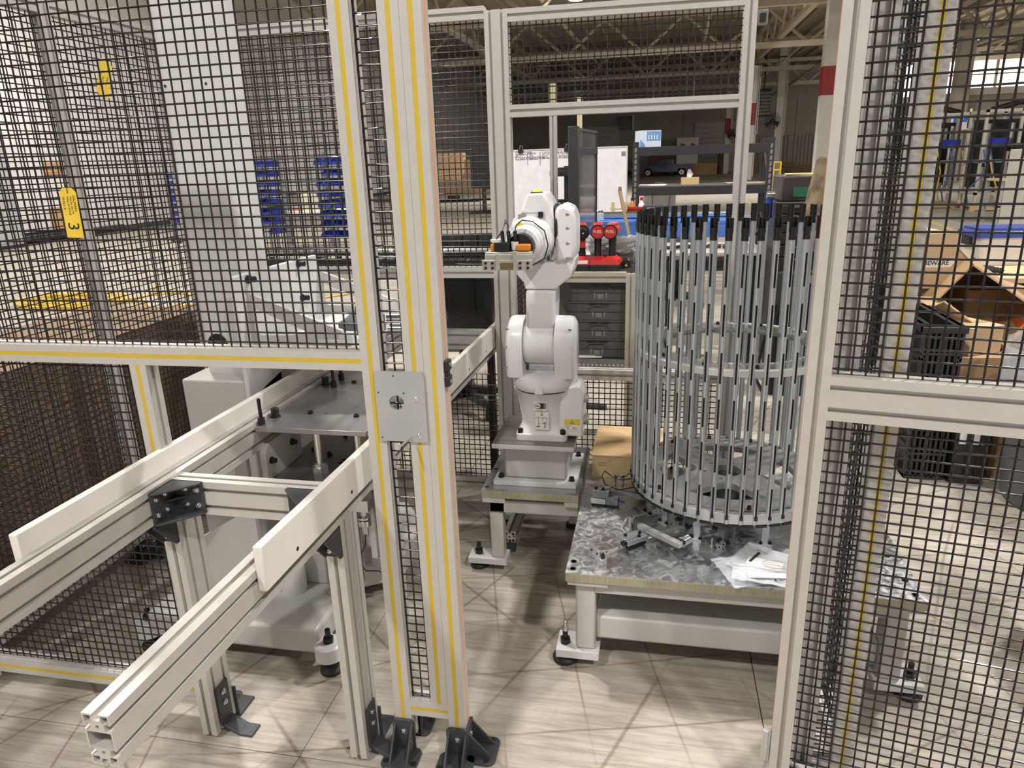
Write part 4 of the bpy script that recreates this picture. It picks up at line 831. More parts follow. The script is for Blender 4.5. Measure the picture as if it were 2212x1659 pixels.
for x, y, a in ((0.153, 2.075, 0.35), (0.004, 2.225, 0.9), (0.055, 2.165, 0.7), (0.357, 2.07, -0.1), (0.50, 2.18, -0.6), (0.10, 2.60, 2.4), (0.40, 2.58, 3.6)):
    T = Matrix.Translation((x, y, TZ)) @ Matrix.Rotation(-a, 4, 'Z')
    o = G(T).box(-0.011, 0.011, -0.004, 0.004, 0.006, 0.076).box(-0.019, 0.019, -0.016, 0.016, 0, 0.007).obj('support', M('zinc_plate', (0.52, 0.54, 0.56), 0.38, 0.6), dm, bevel=0.0008)
    for s in (-1, 1): cap_screw(o, T @ Vector((s * 0.014, -0.010, 0.007)), 0.005, 0.007)

# ------------------------------------------------------------------ loose fixtures and parts lying on the table
def local_thing(name, label, cat, x, y, z, a, group=None):
    return thing(name, label, cat, (x, y, z), a, group)
a0 = math.atan2(2.109 - 1.92, 0.067 + 0.149)
sl = local_thing('linear_slide', 'small linear slide on the steel table with carriage, cross arm and silver roller', 'slide', -0.149, 1.915, TZ, a0)
rl = G().box(0.0, 0.36, -0.0065, 0.0065, 0, 0.009).obj('rail', ALUP, sl, bevel=0.0008, world=False)
for k in range(4): G().lathe([(0.0032, 0.0092), (0.0032, 0.0095), (0.0001, 0.0095)], 10, Matrix.Translation((0.035 + k * 0.05, 0, 0))).obj('screw_hole', BLK, rl, world=False)
G().box(-0.012, 0.0, -0.026, 0.026, 0, 0.038).box(-0.018, 0.002, -0.045, -0.026, 0.0, 0.02).obj('end_stop', ALUP, sl, bevel=0.001, world=False)
for y, z in ((-0.015, 0.026), (0.012, 0.026)): G().cyl((-0.0118, y, z), (-0.013, y, z), 0.004, n=12).obj('screw_hole', BLK, sl, world=False)
G().cyl((-0.006, -0.036, 0.02), (-0.006, -0.036, 0.032), 0.006, n=12).cyl((0.0, -0.02, 0.02), (0.008, -0.02, 0.02), 0.006, n=12).obj('cap_screw', BLKM, sl, world=False)
cr = G().box(0.105, 0.175, -0.02, 0.02, 0.004, 0.018).obj('bearing_block', BLKM, sl, bevel=0.001, world=False)
G().box(0.10, 0.18, -0.024, 0.024, 0.018, 0.034).obj('carriage', M('blue_white_alloy', (0.60, 0.66, 0.72), 0.25, 0.8), sl, bevel=0.001, world=False)
G().cyl((0.10, -0.012, 0.026), (0.088, -0.012, 0.026), 0.009, n=14).obj('adjuster', BLKM, sl, world=False)
for x, y in ((0.118, 0.012), (0.165, 0.0), (0.15, -0.015)): cap_screw(sl, PLACE[sl.name] @ Vector((x, y, 0.034)), 0.0045, 0.006)
G(Matrix.Translation((0.185, 0.015, 0.036)) @ Matrix.Rotation(-1.42, 4, 'Z')).box(-0.01, 0.155, -0.009, 0.009, 0, 0.016).obj('cross_arm', ALUP, sl, bevel=0.0008, world=False)
T = Matrix.Translation((0.185, 0.015, 0.036)) @ Matrix.Rotation(-1.42, 4, 'Z')
G(T).cyl((0.145, 0.009, 0.008), (0.145, 0.016, 0.008), 0.009, n=16).obj('roller_hub', BLKM, sl, world=False); G(T).cyl((0.145, 0.016, 0.008), (0.145, 0.045, 0.008), 0.0165, n=22).obj('roller', STEEL, sl, world=False)
po = thing('round_spacer', 'short upright silver spacer standing behind the slide carriage', 'spacer', (-0.051, 2.085, TZ)); G().lathe([(0.0095, 0), (0.0095, 0.056), (0.0085, 0.057), (0.004, 0.057), (0.0035, 0.05), (0.0001, 0.05)], 20).obj('body', STEEL, po, world=False)
c = fl(1365, 1095, TZ)
tag(G().tube([(-0.065, 2.06, TZ + 0.003), (-0.085, 2.10, TZ + 0.004), (-0.07, 2.16, TZ + 0.012), (-0.03, 2.20, TZ + 0.004), (0.02, 2.235, TZ + 0.003)], 0.0022, 6).obj('white_hose', M('white_hose_pvc', (0.75, 0.75, 0.74), 0.4)), 'thin white air hose curled round the upright silver spacer', 'hose')
gb = local_thing('gripper_block', 'grey parallel gripper block lying at the left edge of the steel table', 'gripper', -0.165, 2.275, TZ, -0.12)
G().box(-0.032, 0.02, -0.02, 0.022, 0.008, 0.028).obj('lower_jaw', PAINTW, gb, bevel=0.001, world=False); G().box(-0.028, 0.03, -0.018, 0.03, 0.030, 0.058).obj('body', M('slate_alloy', (0.28, 0.29, 0.31), 0.35, 0.6), gb, bevel=0.0015, world=False)
G().box(0.02, 0.062, -0.016, 0.018, 0.006, 0.030).obj('side_block', M('slate_alloy', (0.28, 0.29, 0.31), 0.35, 0.6), gb, bevel=0.001, world=False); G().cyl((0.062, 0.0, 0.020), (0.083, -0.004, 0.018), 0.0042, n=10).obj('blue_plug', BLUE, gb, world=False)
for x, y in ((-0.016, -0.004), (0.008, -0.004)): cap_screw(gb, PLACE[gb.name] @ Vector((x, y, 0.058)), 0.005, 0.007)
G().box(0.03, 0.13, 0.02, 0.032, 0.03, 0.045).box(0.115, 0.155, 0.012, 0.036, 0.026, 0.046).obj('arm', M('slate_alloy', (0.28, 0.29, 0.31), 0.35, 0.6), gb, bevel=0.001, world=False)
G().box(-0.03, 0.02, -0.018, 0.02, 0, 0.008).obj('under_plate', BLKM, gb, world=False)
hs = thing('air_fitting_pair', 'two small nickel air fittings with black tube loop before the wooden box', 'fitting', (-0.11, 2.40, TZ), 0.2)
for x in (-0.012, 0.016): G().cyl((x, 0, 0), (x, 0, 0.045), 0.0038, n=10).cyl((x - 0.012, 0, 0.05), (x + 0.014, 0, 0.056), 0.006, n=10).cyl((x, 0, 0.044), (x, 0, 0.058), 0.007, n=8).obj('fitting', STEEL, hs, world=False)
G().tube([(-0.025, 0, 0.052), (-0.05, 0.01, 0.07), (-0.06, 0.01, 0.05), (-0.05, 0.0, 0.02), (0.0, -0.02, 0.006), (0.06, -0.01, 0.012), (0.09, 0.01, 0.02), (0.06, 0.03, 0.028), (0.01, 0.03, 0.022)], 0.0021, 6).tube([(0.03, 0, 0.056), (0.05, 0.0, 0.066), (0.065, 0.01, 0.062), (0.045, 0.01, 0.048)], 0.0021, 6).obj('tube', BLK, hs, world=False)
wd = thing('wooden_box', 'plain wooden box with a reddish top sitting behind the robot end of the table', 'box', (-0.09, 2.62, TZ))
G().box(-0.215, 0.06, 2.49, 2.80, TZ, TZ + 0.088).obj('body', WOODY, wd, bevel=0.0015); G().box(-0.217, 0.062, 2.488, 2.802, TZ + 0.088, TZ + 0.094).obj('lid', WOOD, wd, bevel=0.001)
for z in (0.052, 0.062): G().cbox((-0.178, 2.4895, TZ + z), (0.028, 0.0006, 0.004)).obj('print_line', M('brown_print', (0.35, 0.24, 0.08), 0.6), wd)
# plastic bags
BAG = M('polythene', (0.86, 0.88, 0.92), 0.18, 0, 0.02, 8, 0.35, 40, alpha=0.42, rvar=0.08)
def bag(cx, cy, w, d, a, z, label, inner=True, n=14):
    t = thing('plastic_bag', label, 'plastic bag', (cx, cy, z), a, 'zip bags on the steel table')
    rnd = random.Random(int(cx * 1e4)); v = []; f = []
    for j in range(n + 1):
        for i in range(n + 1): v.append((w * (i / n - 0.5), d * (j / n - 0.5), 0.0015 + rnd.random() * 0.0045 + 0.003 * math.sin(i * 1.3 + j) * math.sin(j * 0.9)))
    for j in range(n):
        for i in range(n): f.append((j * (n + 1) + i, j * (n + 1) + i + 1, (j + 1) * (n + 1) + i + 1, (j + 1) * (n + 1) + i))
    o = G().add(v, f).obj('film', BAG, t, smooth=70, world=False); md = o.modifiers.new('thick', 'SOLIDIFY'); md.thickness = 0.0008
    G().box(-w / 2, w / 2, d / 2 - 0.016, d / 2 - 0.0135, 0.004, 0.0065).obj('zip_seal', M('seal_white', (0.8, 0.82, 0.85), 0.3, alpha=0.7), t, world=False)
    if inner: G().cbox((w * 0.05, -d * 0.1, 0.0075), (w * 0.62, d * 0.28, 0.0012), Matrix.Rotation(0.25, 4, 'Z')).obj('paper_label', PAPER, t, world=False)
    return t
bag(0.285, 1.905, 0.15, 0.16, 0.35, TZ, 'clear zip bag with a paper label, lowest and farthest left of the pile'); b2 = bag(0.335, 1.945, 0.16, 0.17, -0.55, TZ + 0.008, 'clear zip bag lying askew in the middle of the pile')
b3 = bag(0.325, 1.86, 0.17, 0.09, -0.15, TZ + 0.016, 'clear zip bag nearest the front edge of the steel table')
text('OTTOREX', 'lettering', INK, b3, Matrix.Translation((0.055, -0.025, 0.0085)) @ Matrix.Rotation(PI, 4, 'Z'), 0.011, 0.0001, world=False); G().lathe([(0.004, 0.0085), (0.004, 0.009), (0.0001, 0.009)], 14, Matrix.Translation((0.028 + 0.005, -0.025, 0))).obj('print_mark', INK, b3, world=False)
text('VCI-125', 'lettering', INK, b2, Matrix.Translation((-0.02, 0.045, 0.0085)) @ Matrix.Rotation(PI, 4, 'Z'), 0.011, 0.0001, world=False); G().box(-0.03, -0.022, -0.03, 0.035, 0.0082, 0.0088).obj('print_bar', INK, b2, world=False)
lc = G().tube([(0.365 + 0.036 * math.cos(k * 0.35) , 1.905 + 0.024 * math.sin(k * 0.35), TZ + 0.027 + 0.0003 * k) for k in range(20)] + [(0.40, 1.885, TZ + 0.03), (0.415, 1.875, TZ + 0.027)], 0.0014, 6).obj('wire_loop', M('grey_cable', (0.5, 0.5, 0.5), 0.4)); tag(lc, 'thin grey cable coiled on top of the plastic bags', 'cable')
# small blocks under the ring
for x, y, a, lab in ((0.118, 2.15, 0.4, 'grey sensor bracket with black knobs under the left front of the ring'), (0.235, 2.075, -0.7, 'small clamp bracket with black screws under the middle of the ring')):
    t = local_thing('sensor_bracket', lab, 'bracket', x, y, TZ, a)
    G().box(-0.012, 0.012, -0.018, 0.018, 0, 0.046).box(-0.012, 0.03, 0.012, 0.018, 0.0, 0.05).obj('block', M('slate_alloy', (0.28, 0.29, 0.31), 0.35, 0.6), t, bevel=0.001, world=False); G().cyl((-0.012, -0.006, 0.034), (-0.036, -0.01, 0.036), 0.007, n=14).obj('knob', BLK, t, world=False)
    G().cyl((0.0, -0.018, 0.012), (0.0, -0.03, 0.012), 0.0075, n=14).obj('knob', BLK, t, world=False)
    cap_screw(t, PLACE[t.name] @ Vector((0.02, -0.005, 0.0)), 0.005, 0.008)
for k, (px, py, lab) in enumerate(((1552, 1185, 'left of two small steel bushes on the table under the ring'), (1561, 1179, 'right of two small steel bushes on the table under the ring'))):
    p = fl(px, py, TZ); t = thing('bush', lab, 'bush', p, 0.3); G().cyl((0, -0.006, 0.008), (0, 0.006, 0.008), 0.008, n=16).obj('ring', ZINC, t, world=False); G().cyl((0, -0.0065, 0.008), (0, -0.006, 0.008), 0.0035, n=12).obj('bore', BLK, t, world=False)
p = fl(1538, 1178, TZ); t = thing('small_valve', 'tiny upright steel pin with a flange left of the bushes', 'pin', p); G().lathe([(0.008, 0), (0.008, 0.003), (0.004, 0.004), (0.004, 0.02), (0.003, 0.026), (0.0005, 0.027)], 14).obj('pin', STEEL, t, world=False)
# ------------------------------------------------------------------ everything round the cell
def carton(name, label, x, y, z, w, d, h, rz=0.0, mat=None, tape=True, group=None, open_=False, tilt=None):
    t = thing(name, label, 'cardboard box', (x, y, z), rz, group); m = mat or CARD
    if tilt: t.rotation_euler = (tilt[0], tilt[1], rz)
    if open_:
        k = 0.006; g = G(); g.box(-w / 2, w / 2, -d / 2, d / 2, 0, k); g.box(-w / 2, w / 2, -d / 2, -d / 2 + k, k, h); g.box(-w / 2, w / 2, d / 2 - k, d / 2, k, h); g.box(-w / 2, -w / 2 + k, -d / 2, d / 2, k, h); g.box(w / 2 - k, w / 2, -d / 2, d / 2, k, h)
        g.obj('body', m, t, world=False)
        for s in (-1, 1): G(Matrix.Translation((s * w / 2, 0, h)) @ Matrix.Rotation(s * 0.7, 4, 'Y')).box(-k / 2, k / 2, -d / 2, d / 2, 0, w * 0.42).obj('flap', m, t, world=False)
    else:
        G().box(-w / 2, w / 2, -d / 2, d / 2, 0, h).obj('body', m, t, world=False, bevel=0.004)
        for s in (-1, 1): G().box(-w / 2, w / 2, min(s * 0.002, s * d / 2), max(s * 0.002, s * d / 2), h, h + 0.004).obj('flap', m, t, world=False)
        if tape: G().box(-w / 2 - 0.001, w / 2 + 0.001, -0.025, 0.025, h + 0.004, h + 0.005).box(-w / 2 - 0.0015, -w / 2, -0.025, 0.025, h * 0.7, h + 0.005).obj('tape', M('packing_tape', (0.50, 0.36, 0.20), 0.25), t, world=False)
    return t
# long carton against the left side fence
t = thing('long_carton', 'long brown cardboard carton standing along the outside of the left fence', 'carton', (-2.4, 2.1, 0))
G().box(-2.75, -2.15, 0.9, 3.05, 0.0, 0.865).obj('body', CARDD, t, bevel=0.006)
for s, x0, x1 in ((0, -2.75, -2.452), (1, -2.448, -2.15)): G().box(x0, x1, 0.9, 3.05, 0.865, 0.873).obj('flap', CARDD, t)
for k in range(9): G().box(-2.1495, -2.146, 0.9, 3.05, 0.06 + k * 0.09, 0.066 + k * 0.09).obj('corrugation_line', CARDD, t)
# yellow hose coil on the floor
def loop_pts(cx, cy, r, n=28, z=0.02, sx=1.0, sy=1.0, ph=0): return [(cx + sx * r * math.cos(2 * PI * k / n + ph), cy + sy * r * math.sin(2 * PI * k / n + ph), z + 0.008 * math.sin(k * 1.7)) for k in range(n)]
YC = M('yellow_hose', (0.75, 0.50, 0.03), 0.45)
t = thing('hose_coil', 'tangled coil of yellow cord on the bare floor beyond the left fence', 'cord', (-7.0, 7.45, 0)); g = G()
for k in range(11): g.tube(loop_pts(-7.0 + random.uniform(-0.12, 0.12), 7.4 + random.uniform(-0.1, 0.1), 0.45 + random.uniform(-0.12, 0.12), z=0.02 + 0.006 * k, sx=1.25, sy=0.8, ph=k), 0.011, 5, True)
g.obj('coil', YC, t, kind='stuff')
for k, (a, b) in enumerate((((-6.5, 7.6), (-4.2, 9.4)), ((-6.4, 7.2), (-3.6, 8.0)), ((-6.9, 8.6), (-4.6, 7.4)), ((-9.6, 15.0), (-7.0, 12.6)))):
    pts = [(a[0] + (b[0] - a[0]) * i / 14, a[1] + (b[1] - a[1]) * i / 14 + 0.25 * math.sin(i * 0.9 + k), 0.012) for i in range(15)]
    G().tube(pts, 0.011, 5).obj('loose_end', YC, t)
# cabinet, wall pieces and pipes at the far left
def cabinet(name, label, x0, x1, y0, y1, z1, mat, cat='cabinet'):
    t = thing(name, label, cat, ((x0 + x1) / 2, (y0 + y1) / 2, 0)); G().box(x0, x1, y0, y1, 0.08, z1).obj('body', mat, t, bevel=0.01); G().box(x0 + 0.05, x1 - 0.05, y0 + 0.05, y1 - 0.05, 0, 0.08).obj('plinth', BLK, t)
    for s in (0, 1):
        xa = x1 if x0 < -10 else None
        if xa: o = G().box(x1, x1 + 0.02, y0 + 0.03 + s * (y1 - y0) / 2, y0 + (s + 1) * (y1 - y0) / 2 - 0.03, 0.14, z1 - 0.06).obj('door', mat, t, bevel=0.005); G().box(x1 + 0.02, x1 + 0.035, y0 + 0.5 * (y1 - y0) + (s - 0.5) * 0.12, y0 + 0.5 * (y1 - y0) + (s - 0.5) * 0.12 + 0.02, z1 * 0.45, z1 * 0.6).obj('handle', BLK, o)
        else: o = G().box(x0 + 0.03 + s * (x1 - x0) / 2, x0 + (s + 1) * (x1 - x0) / 2 - 0.03, y0 - 0.02, y0, 0.14, z1 - 0.06).obj('door', mat, t, bevel=0.005); G().box((x0 + x1) / 2 + (s - 0.5) * 0.12, (x0 + x1) / 2 + (s - 0.5) * 0.12 + 0.02, y0 - 0.035, y0 - 0.02, z1 * 0.45, z1 * 0.6).obj('handle', BLK, o)
    return t
cabinet('grey_cabinet', 'grey two door cabinet against the white left wall', -14.5, -13.9, 12.2, 13.8, 2.6, M('cabinet_grey', (0.40, 0.40, 0.39), 0.5))
tag(G().box(WX + 0.02, WX + 0.12, 14.4, 16.4, 0.05, 0.25).cyl((WX + 0.2, 14.0, 0.12), (WX + 0.2, 17.5, 0.12), 0.08, n=8).obj('floor_pipe', BLK), 'black pipe lying along the foot of the left wall', 'pipe')
for k, (y, z, h, lab) in enumerate(((15.4, 1.55, 0.28, 'upper orange board fixed to the white left wall'), (15.3, 0.22, 0.55, 'brown board leaning at the foot of the left wall'))):
    o = G().box(WX + 0.02, WX + 0.07, y, y + 1.1, z, z + h).box(WX + 0.07, WX + 0.08, y + 0.05, y + 1.05, z + 0.04, z + h - 0.04).obj('wall_board', M('orange_board', (0.58, 0.33, 0.16), 0.6), bevel=0.01); tag(o, lab, 'board')
tag(G().box(WX + 0.02, WX + 0.14, 21.0, 21.2, 1.7, 2.1).box(WX + 0.14, WX + 0.16, 21.03, 21.17, 1.75, 1.9).obj('wall_phone', BLK), 'small dark phone box on the white left wall', 'phone')
# racks with blue bins
BINM = M('blue_bin', (0.01, 0.035, 0.40), 0.35)
def bin_mesh():
    g = G(); w, d, h = 0.155, 0.24, 0.105; k = 0.005
    g.box(-w / 2, w / 2, -d / 2, d / 2, 0, k); g.box(-w / 2, w / 2, d / 2 - k, d / 2, k, h); g.box(-w / 2, w / 2, -d / 2, -d / 2 + k, k, h * 0.45)
    for s in (-1, 1): g.prism([(-d / 2, 0), (d / 2, 0), (d / 2, h), (-d / 2 + 0.08, h), (-d / 2, h * 0.45)], s * w / 2 - (k if s > 0 else 0), s * w / 2 + (0 if s > 0 else k), frame((0, 0, 0), (0, 1, 0), (0, 0, 1)))
    return g
bin0 = None
def bin_rack(x, y, rz, cols, rows, label, word, extra_red=False):
    global bin0
    t = thing('bin_rack', label, 'rack', (x, y, 0), rz); W_ = cols * 0.17 + 0.08
    for s in (-1, 1):
        G().box(s * W_ / 2 - 0.02, s * W_ / 2 + 0.02, 0.10, 0.14, 0.1, 1.75).obj('upright', M('rack_grey', (0.25, 0.25, 0.26), 0.5, 0.3), t, world=False); G().box(s * W_ / 2 - 0.02, s * W_ / 2 + 0.02, -0.3, 0.3, 0.09, 0.13).obj('foot_bar', BLK, t, world=False)
        for q in (-0.26, 0.26): G().cyl((s * W_ / 2 - 0.015, q, 0.05), (s * W_ / 2 + 0.015, q, 0.05), 0.05, n=14).obj('caster', RUB, t, world=False)
    for r in range(rows): G().box(-W_ / 2, W_ / 2, 0.095, 0.1, 0.42 + r * 0.16, 0.52 + r * 0.16).obj('louvre_panel', M('rack_red', (0.25, 0.04, 0.03), 0.5) if extra_red and r % 3 == 1 else M('rack_grey', (0.25, 0.25, 0.26), 0.5, 0.3), t, world=False)
    R = PLACE[t.name]
    for r in range(rows):
        for c in range(cols):
            if random.random() < 0.07: continue
            p = R @ Vector(((c - (cols - 1) / 2) * 0.17, -0.025, 0.42 + r * 0.16))
            if bin0 is None:
                o = bin_mesh().obj('storage_bin', BINM); bin0 = o
            else: o = bin0.copy(); COL.objects.link(o)
            o.location = p; o.rotation_euler = (0, 0, rz + random.uniform(-0.04, 0.04)); tag(o, 'blue storage bin, row %d from the bottom, column %d from the left, %s rack' % (r + 1, c + 1, word), 'storage bin', 'blue bins on the %s rack' % word)
p = at(597, 556, 11.8); bin_rack(p.x, 11.8, -0.5, 3, 8, 'wheeled rack of blue bins just right of the machine column', 'left wheeled')
p = at(745, 560, 10.9); bin_rack(p.x, 10.9, -0.35, 4, 8, 'wheeled rack of blue bins with red panels behind the yellow striped left post', 'right wheeled', True)
p = at(400, 500, 14.5); bin_rack(p.x, 14.5, 0.9, 2, 7, 'far wheeled rack of blue bins just left of the machine column', 'far left')
# bench between the racks
p = at(660, 455, 13.2); bz = p.z
t = thing('white_bench', 'white topped bench with clutter between the two racks of blue bins', 'bench', (p.x, 13.2, 0))
G().box(p.x - 0.7, p.x + 0.75, 13.0, 13.7, bz - 0.05, bz).obj('bench_top', PAPER, t, bevel=0.006)
for sx in (-0.62, 0.66):
    for sy in (13.06, 13.62): G().box(p.x + sx, p.x + sx + 0.05, sy, sy + 0.05, 0, bz - 0.05).obj('leg', M('rack_grey', (0.25, 0.25, 0.26), 0.5, 0.3), t)
t = thing('beige_sack', 'slumped beige sack on the white bench between the bin racks', 'sack', (p.x + 0.05, 13.3, bz)); G().loft([ring_rr(0.34, 0.24, 0.1, 0), ring_rr(0.38, 0.26, 0.11, 0.12), ring_rr(0.30, 0.22, 0.1, 0.28), ring_rr(0.15, 0.12, 0.05, 0.36)]).obj('body', M('sack_cloth', (0.55, 0.50, 0.38), 0.8), t, world=False); G().tube(loop_pts(0, 0, 0.07, 12, 0.35), 0.012, 5, True).obj('tie', CARD, t, world=False)
t = thing('grey_drum', 'grey cylindrical drum on the white bench left of the sack', 'drum', (p.x - 0.38, 13.35, bz)); G().lathe([(0.13, 0), (0.14, 0.01), (0.14, 0.12), (0.132, 0.13), (0.14, 0.14), (0.14, 0.3), (0.12, 0.31)], 20).obj('body', GREYP, t, world=False); G().lathe([(0.143, 0.30), (0.143, 0.33), (0.1, 0.335)], 20).obj('lid', BLK, t, world=False)
t = thing('pink_box', 'small pink box at the front of the white bench', 'box', (p.x - 0.15, 13.1, bz)); G().box(-0.09, 0.09, -0.06, 0.06, 0, 0.08).obj('body', M('pink_card', (0.62, 0.30, 0.26), 0.6), t, world=False, bevel=0.004); G().box(-0.092, 0.092, -0.062, 0.062, 0.065, 0.085).obj('lid', M('pink_card', (0.62, 0.30, 0.26), 0.6), t, world=False)
t = thing('pad_stack', 'stack of yellow and green pads at the right end of the white bench', 'pads', (p.x + 0.5, 13.15, bz))
for k, m in enumerate((M('green_pad', (0.15, 0.30, 0.12), 0.7), M('yellow_pad', (0.72, 0.60, 0.12), 0.7), M('green_pad', (0.15, 0.30, 0.12), 0.7))): G().box(-0.13 + 0.01 * k, 0.13, -0.09, 0.09, k * 0.03, k * 0.03 + 0.027).obj('pad', m, t, world=False, bevel=0.003)
# ---- behind the back fence: rear screen, mesh shelf, office chair
t = thing('rear_screen', 'short mesh screen running back from the double post beside the robot', 'fence', (-0.585, 3.2, 0))
wires(TY(-0.585), 2.92, 3.42, 0.3, 1.18, t, (0.01, 0.01)); post(-0.607, 3.42, 0.0, 1.2245, t); raily(2.9145, 3.42, -0.607, 1.18, t); raily(2.9145, 3.42, -0.607, 0.26, t)
t = thing('mesh_shelf', 'black wire mesh shelf with a bright tube edge behind the left back fence', 'shelf', (-1.3, 3.2, 0))
G().cyl((-1.95, 3.33, 1.095), (-0.67, 3.33, 1.095), 0.018, n=14).obj('edge_tube', STEEL, t)
wires(Matrix(((1, 0, 0, 0), (0, 1, 0, 0), (0, 0, 1, 1.06), (0, 0, 0, 1))), -1.95, -0.67, 2.94, 3.33, t, (0.006, 0.006), 0.0135, 0.0026)
G().box(-1.95, -0.67, 2.93, 3.33, 1.035, 1.05).obj('shelf_board', BLK, t, bevel=0.002)
for x in (-1.94, -0.72):
    for y in (2.95, 3.30): G().box(x, x + 0.03, y, y + 0.03, 0, 1.035).obj('leg', BLKM, t)
def office_chair(name, label, x, y, rz, fabric, top=1.12, pleats=False):
    t = thing(name, label, 'office chair', (x, y, 0), rz)
    for k in range(5):
        a = 2 * PI * k / 5 + 0.3; c, s = math.cos(a), math.sin(a)
        l = G().loft([[(c * r - s * w, s * r + c * w, z) for w, z in ((-wd_, zb), (wd_, zb), (wd_, zt), (-wd_, zt))] for r, wd_, zb, zt in ((0.03, 0.028, 0.08, 0.14), (0.30, 0.016, 0.075, 0.10))]).obj('base_arm', BLK, t, world=False)
        G().cyl((c * 0.30 - 0.018, s * 0.30, 0.035), (c * 0.30 + 0.018, s * 0.30, 0.035), 0.034, n=16).cyl((c * 0.3, s * 0.3, 0.05), (c * 0.3, s * 0.3, 0.09), 0.012, n=8).obj('caster', BLK, l, world=False)
    G().cyl((0, 0, 0.1), (0, 0, 0.40), 0.028, n=16).cyl((0, 0, 0.1), (0, 0, 0.25), 0.04, n=16).obj('gas_lift', BLKM, t, world=False)
    G().loft([ring_rr(0.40, 0.40, 0.1, 0.42), ring_rr(0.50, 0.50, 0.12, 0.45), ring_rr(0.50, 0.50, 0.12, 0.50), ring_rr(0.42, 0.42, 0.12, 0.53)]).obj('seat', fabric, t, world=False)
    rings = []
    for z, w, yb in ((0.52, 0.36, -0.20), (0.60, 0.46, -0.24), (0.80, 0.50, -0.27), (1.0, 0.48, -0.30), (top - 0.03, 0.44, -0.32), (top, 0.34, -0.325)): rings.append([(p_[0], yb + p_[1], z) for p_ in rrect(-w / 2, w / 2, -0.045, 0.045, 0.043, 5)])
    bk = G().loft(rings).obj('backrest', fabric, t, world=False)
    for sx in (-0.155, 0.155): G().tube([(sx, -0.25, 0.56), (sx * 0.8, -0.32, 0.72), (sx * 0.85, -0.345, 0.95), (sx, -0.36, top - 0.04)], 0.004, 5).obj('seam', BLK, bk, world=False)
    if pleats:
        for k in range(6): G().loft([[(-0.25 + k * 0.084 + p_[0], -0.355 + p_[1], z) for p_ in rrect(0, 0.082, -0.03 * s, 0.03 * s, 0.012, 4)] for z, s in ((0.96, 0.6), (1.0, 1.0), (1.09, 1.0), (1.13, 0.6))]).obj('pleat', fabric, bk, world=False)
    for s in (-1, 1): G().tube([(s * 0.24, -0.15, 0.48), (s * 0.29, -0.12, 0.60), (s * 0.29, 0.08, 0.66), (s * 0.26, 0.14, 0.50)], 0.014, 6).obj('armrest', BLK, t, world=False)
    return t
LEATH = M('black_leather', (0.018, 0.018, 0.019), 0.32, 0, 0.2, 9, 0.15, 200); GFAB = M('grey_fabric', (0.22, 0.21, 0.20), 0.85, 0, 0.1, 60)
office_chair('office_chair', 'black leather office chair with pleated headrest behind the left back fence', -1.17, 4.18, 0.12, LEATH, 1.10, True)
# ---- bench with cordless tools
BY = 3.24
t = thing('tool_bench', 'workbench with aluminium edge and black mat behind the back fence window', 'bench', (-0.5, BY, 0)); CREAM = M('champagne_aluminium', (0.58, 0.53, 0.44), 0.4, 0.4)
prof((-0.62, BY + P / 2, 0.985), (-0.13, BY + P / 2, 0.985), (0, 1, 0)).obj('front_rail', CREAM, t, smooth=25); G().box(-0.62, -0.09, BY + P, 3.9, 0.985, 1.005).obj('bench_top', M('black_mat', (0.022, 0.022, 0.024), 0.55, 0, 0.2, 14), t, bevel=0.003)
for x in (-0.13, -0.66):
    for y in (BY, 3.86): prof((x + P / 2, y + P / 2, 0), (x + P / 2, y + P / 2, 1.0), (1, 0, 0)).obj('leg', CREAM, t, smooth=25)
G().box(-0.62, -0.13, BY + 0.01, 3.9, 0.585, 0.60).obj('lower_shelf', M('black_mat', (0.022, 0.022, 0.024), 0.55), t, bevel=0.002); g_ = G().box(-0.62, -0.13, BY, BY + 0.008, 0.545, 0.60).obj('shelf_rail', GREYP, t)
for k in range(24): G().cyl((-0.60 + k * 0.02, BY - 0.0008, 0.572), (-0.60 + k * 0.02, BY, 0.572), 0.0045, n=10).obj('perforation', M('light_hole', (0.6, 0.58, 0.55), 0.6), g_)
G().box(-0.615, -0.09, 3.888, 3.9, 0.6, 0.985).obj('back_panel', M('panel_grey', (0.45, 0.44, 0.42), 0.6), t)
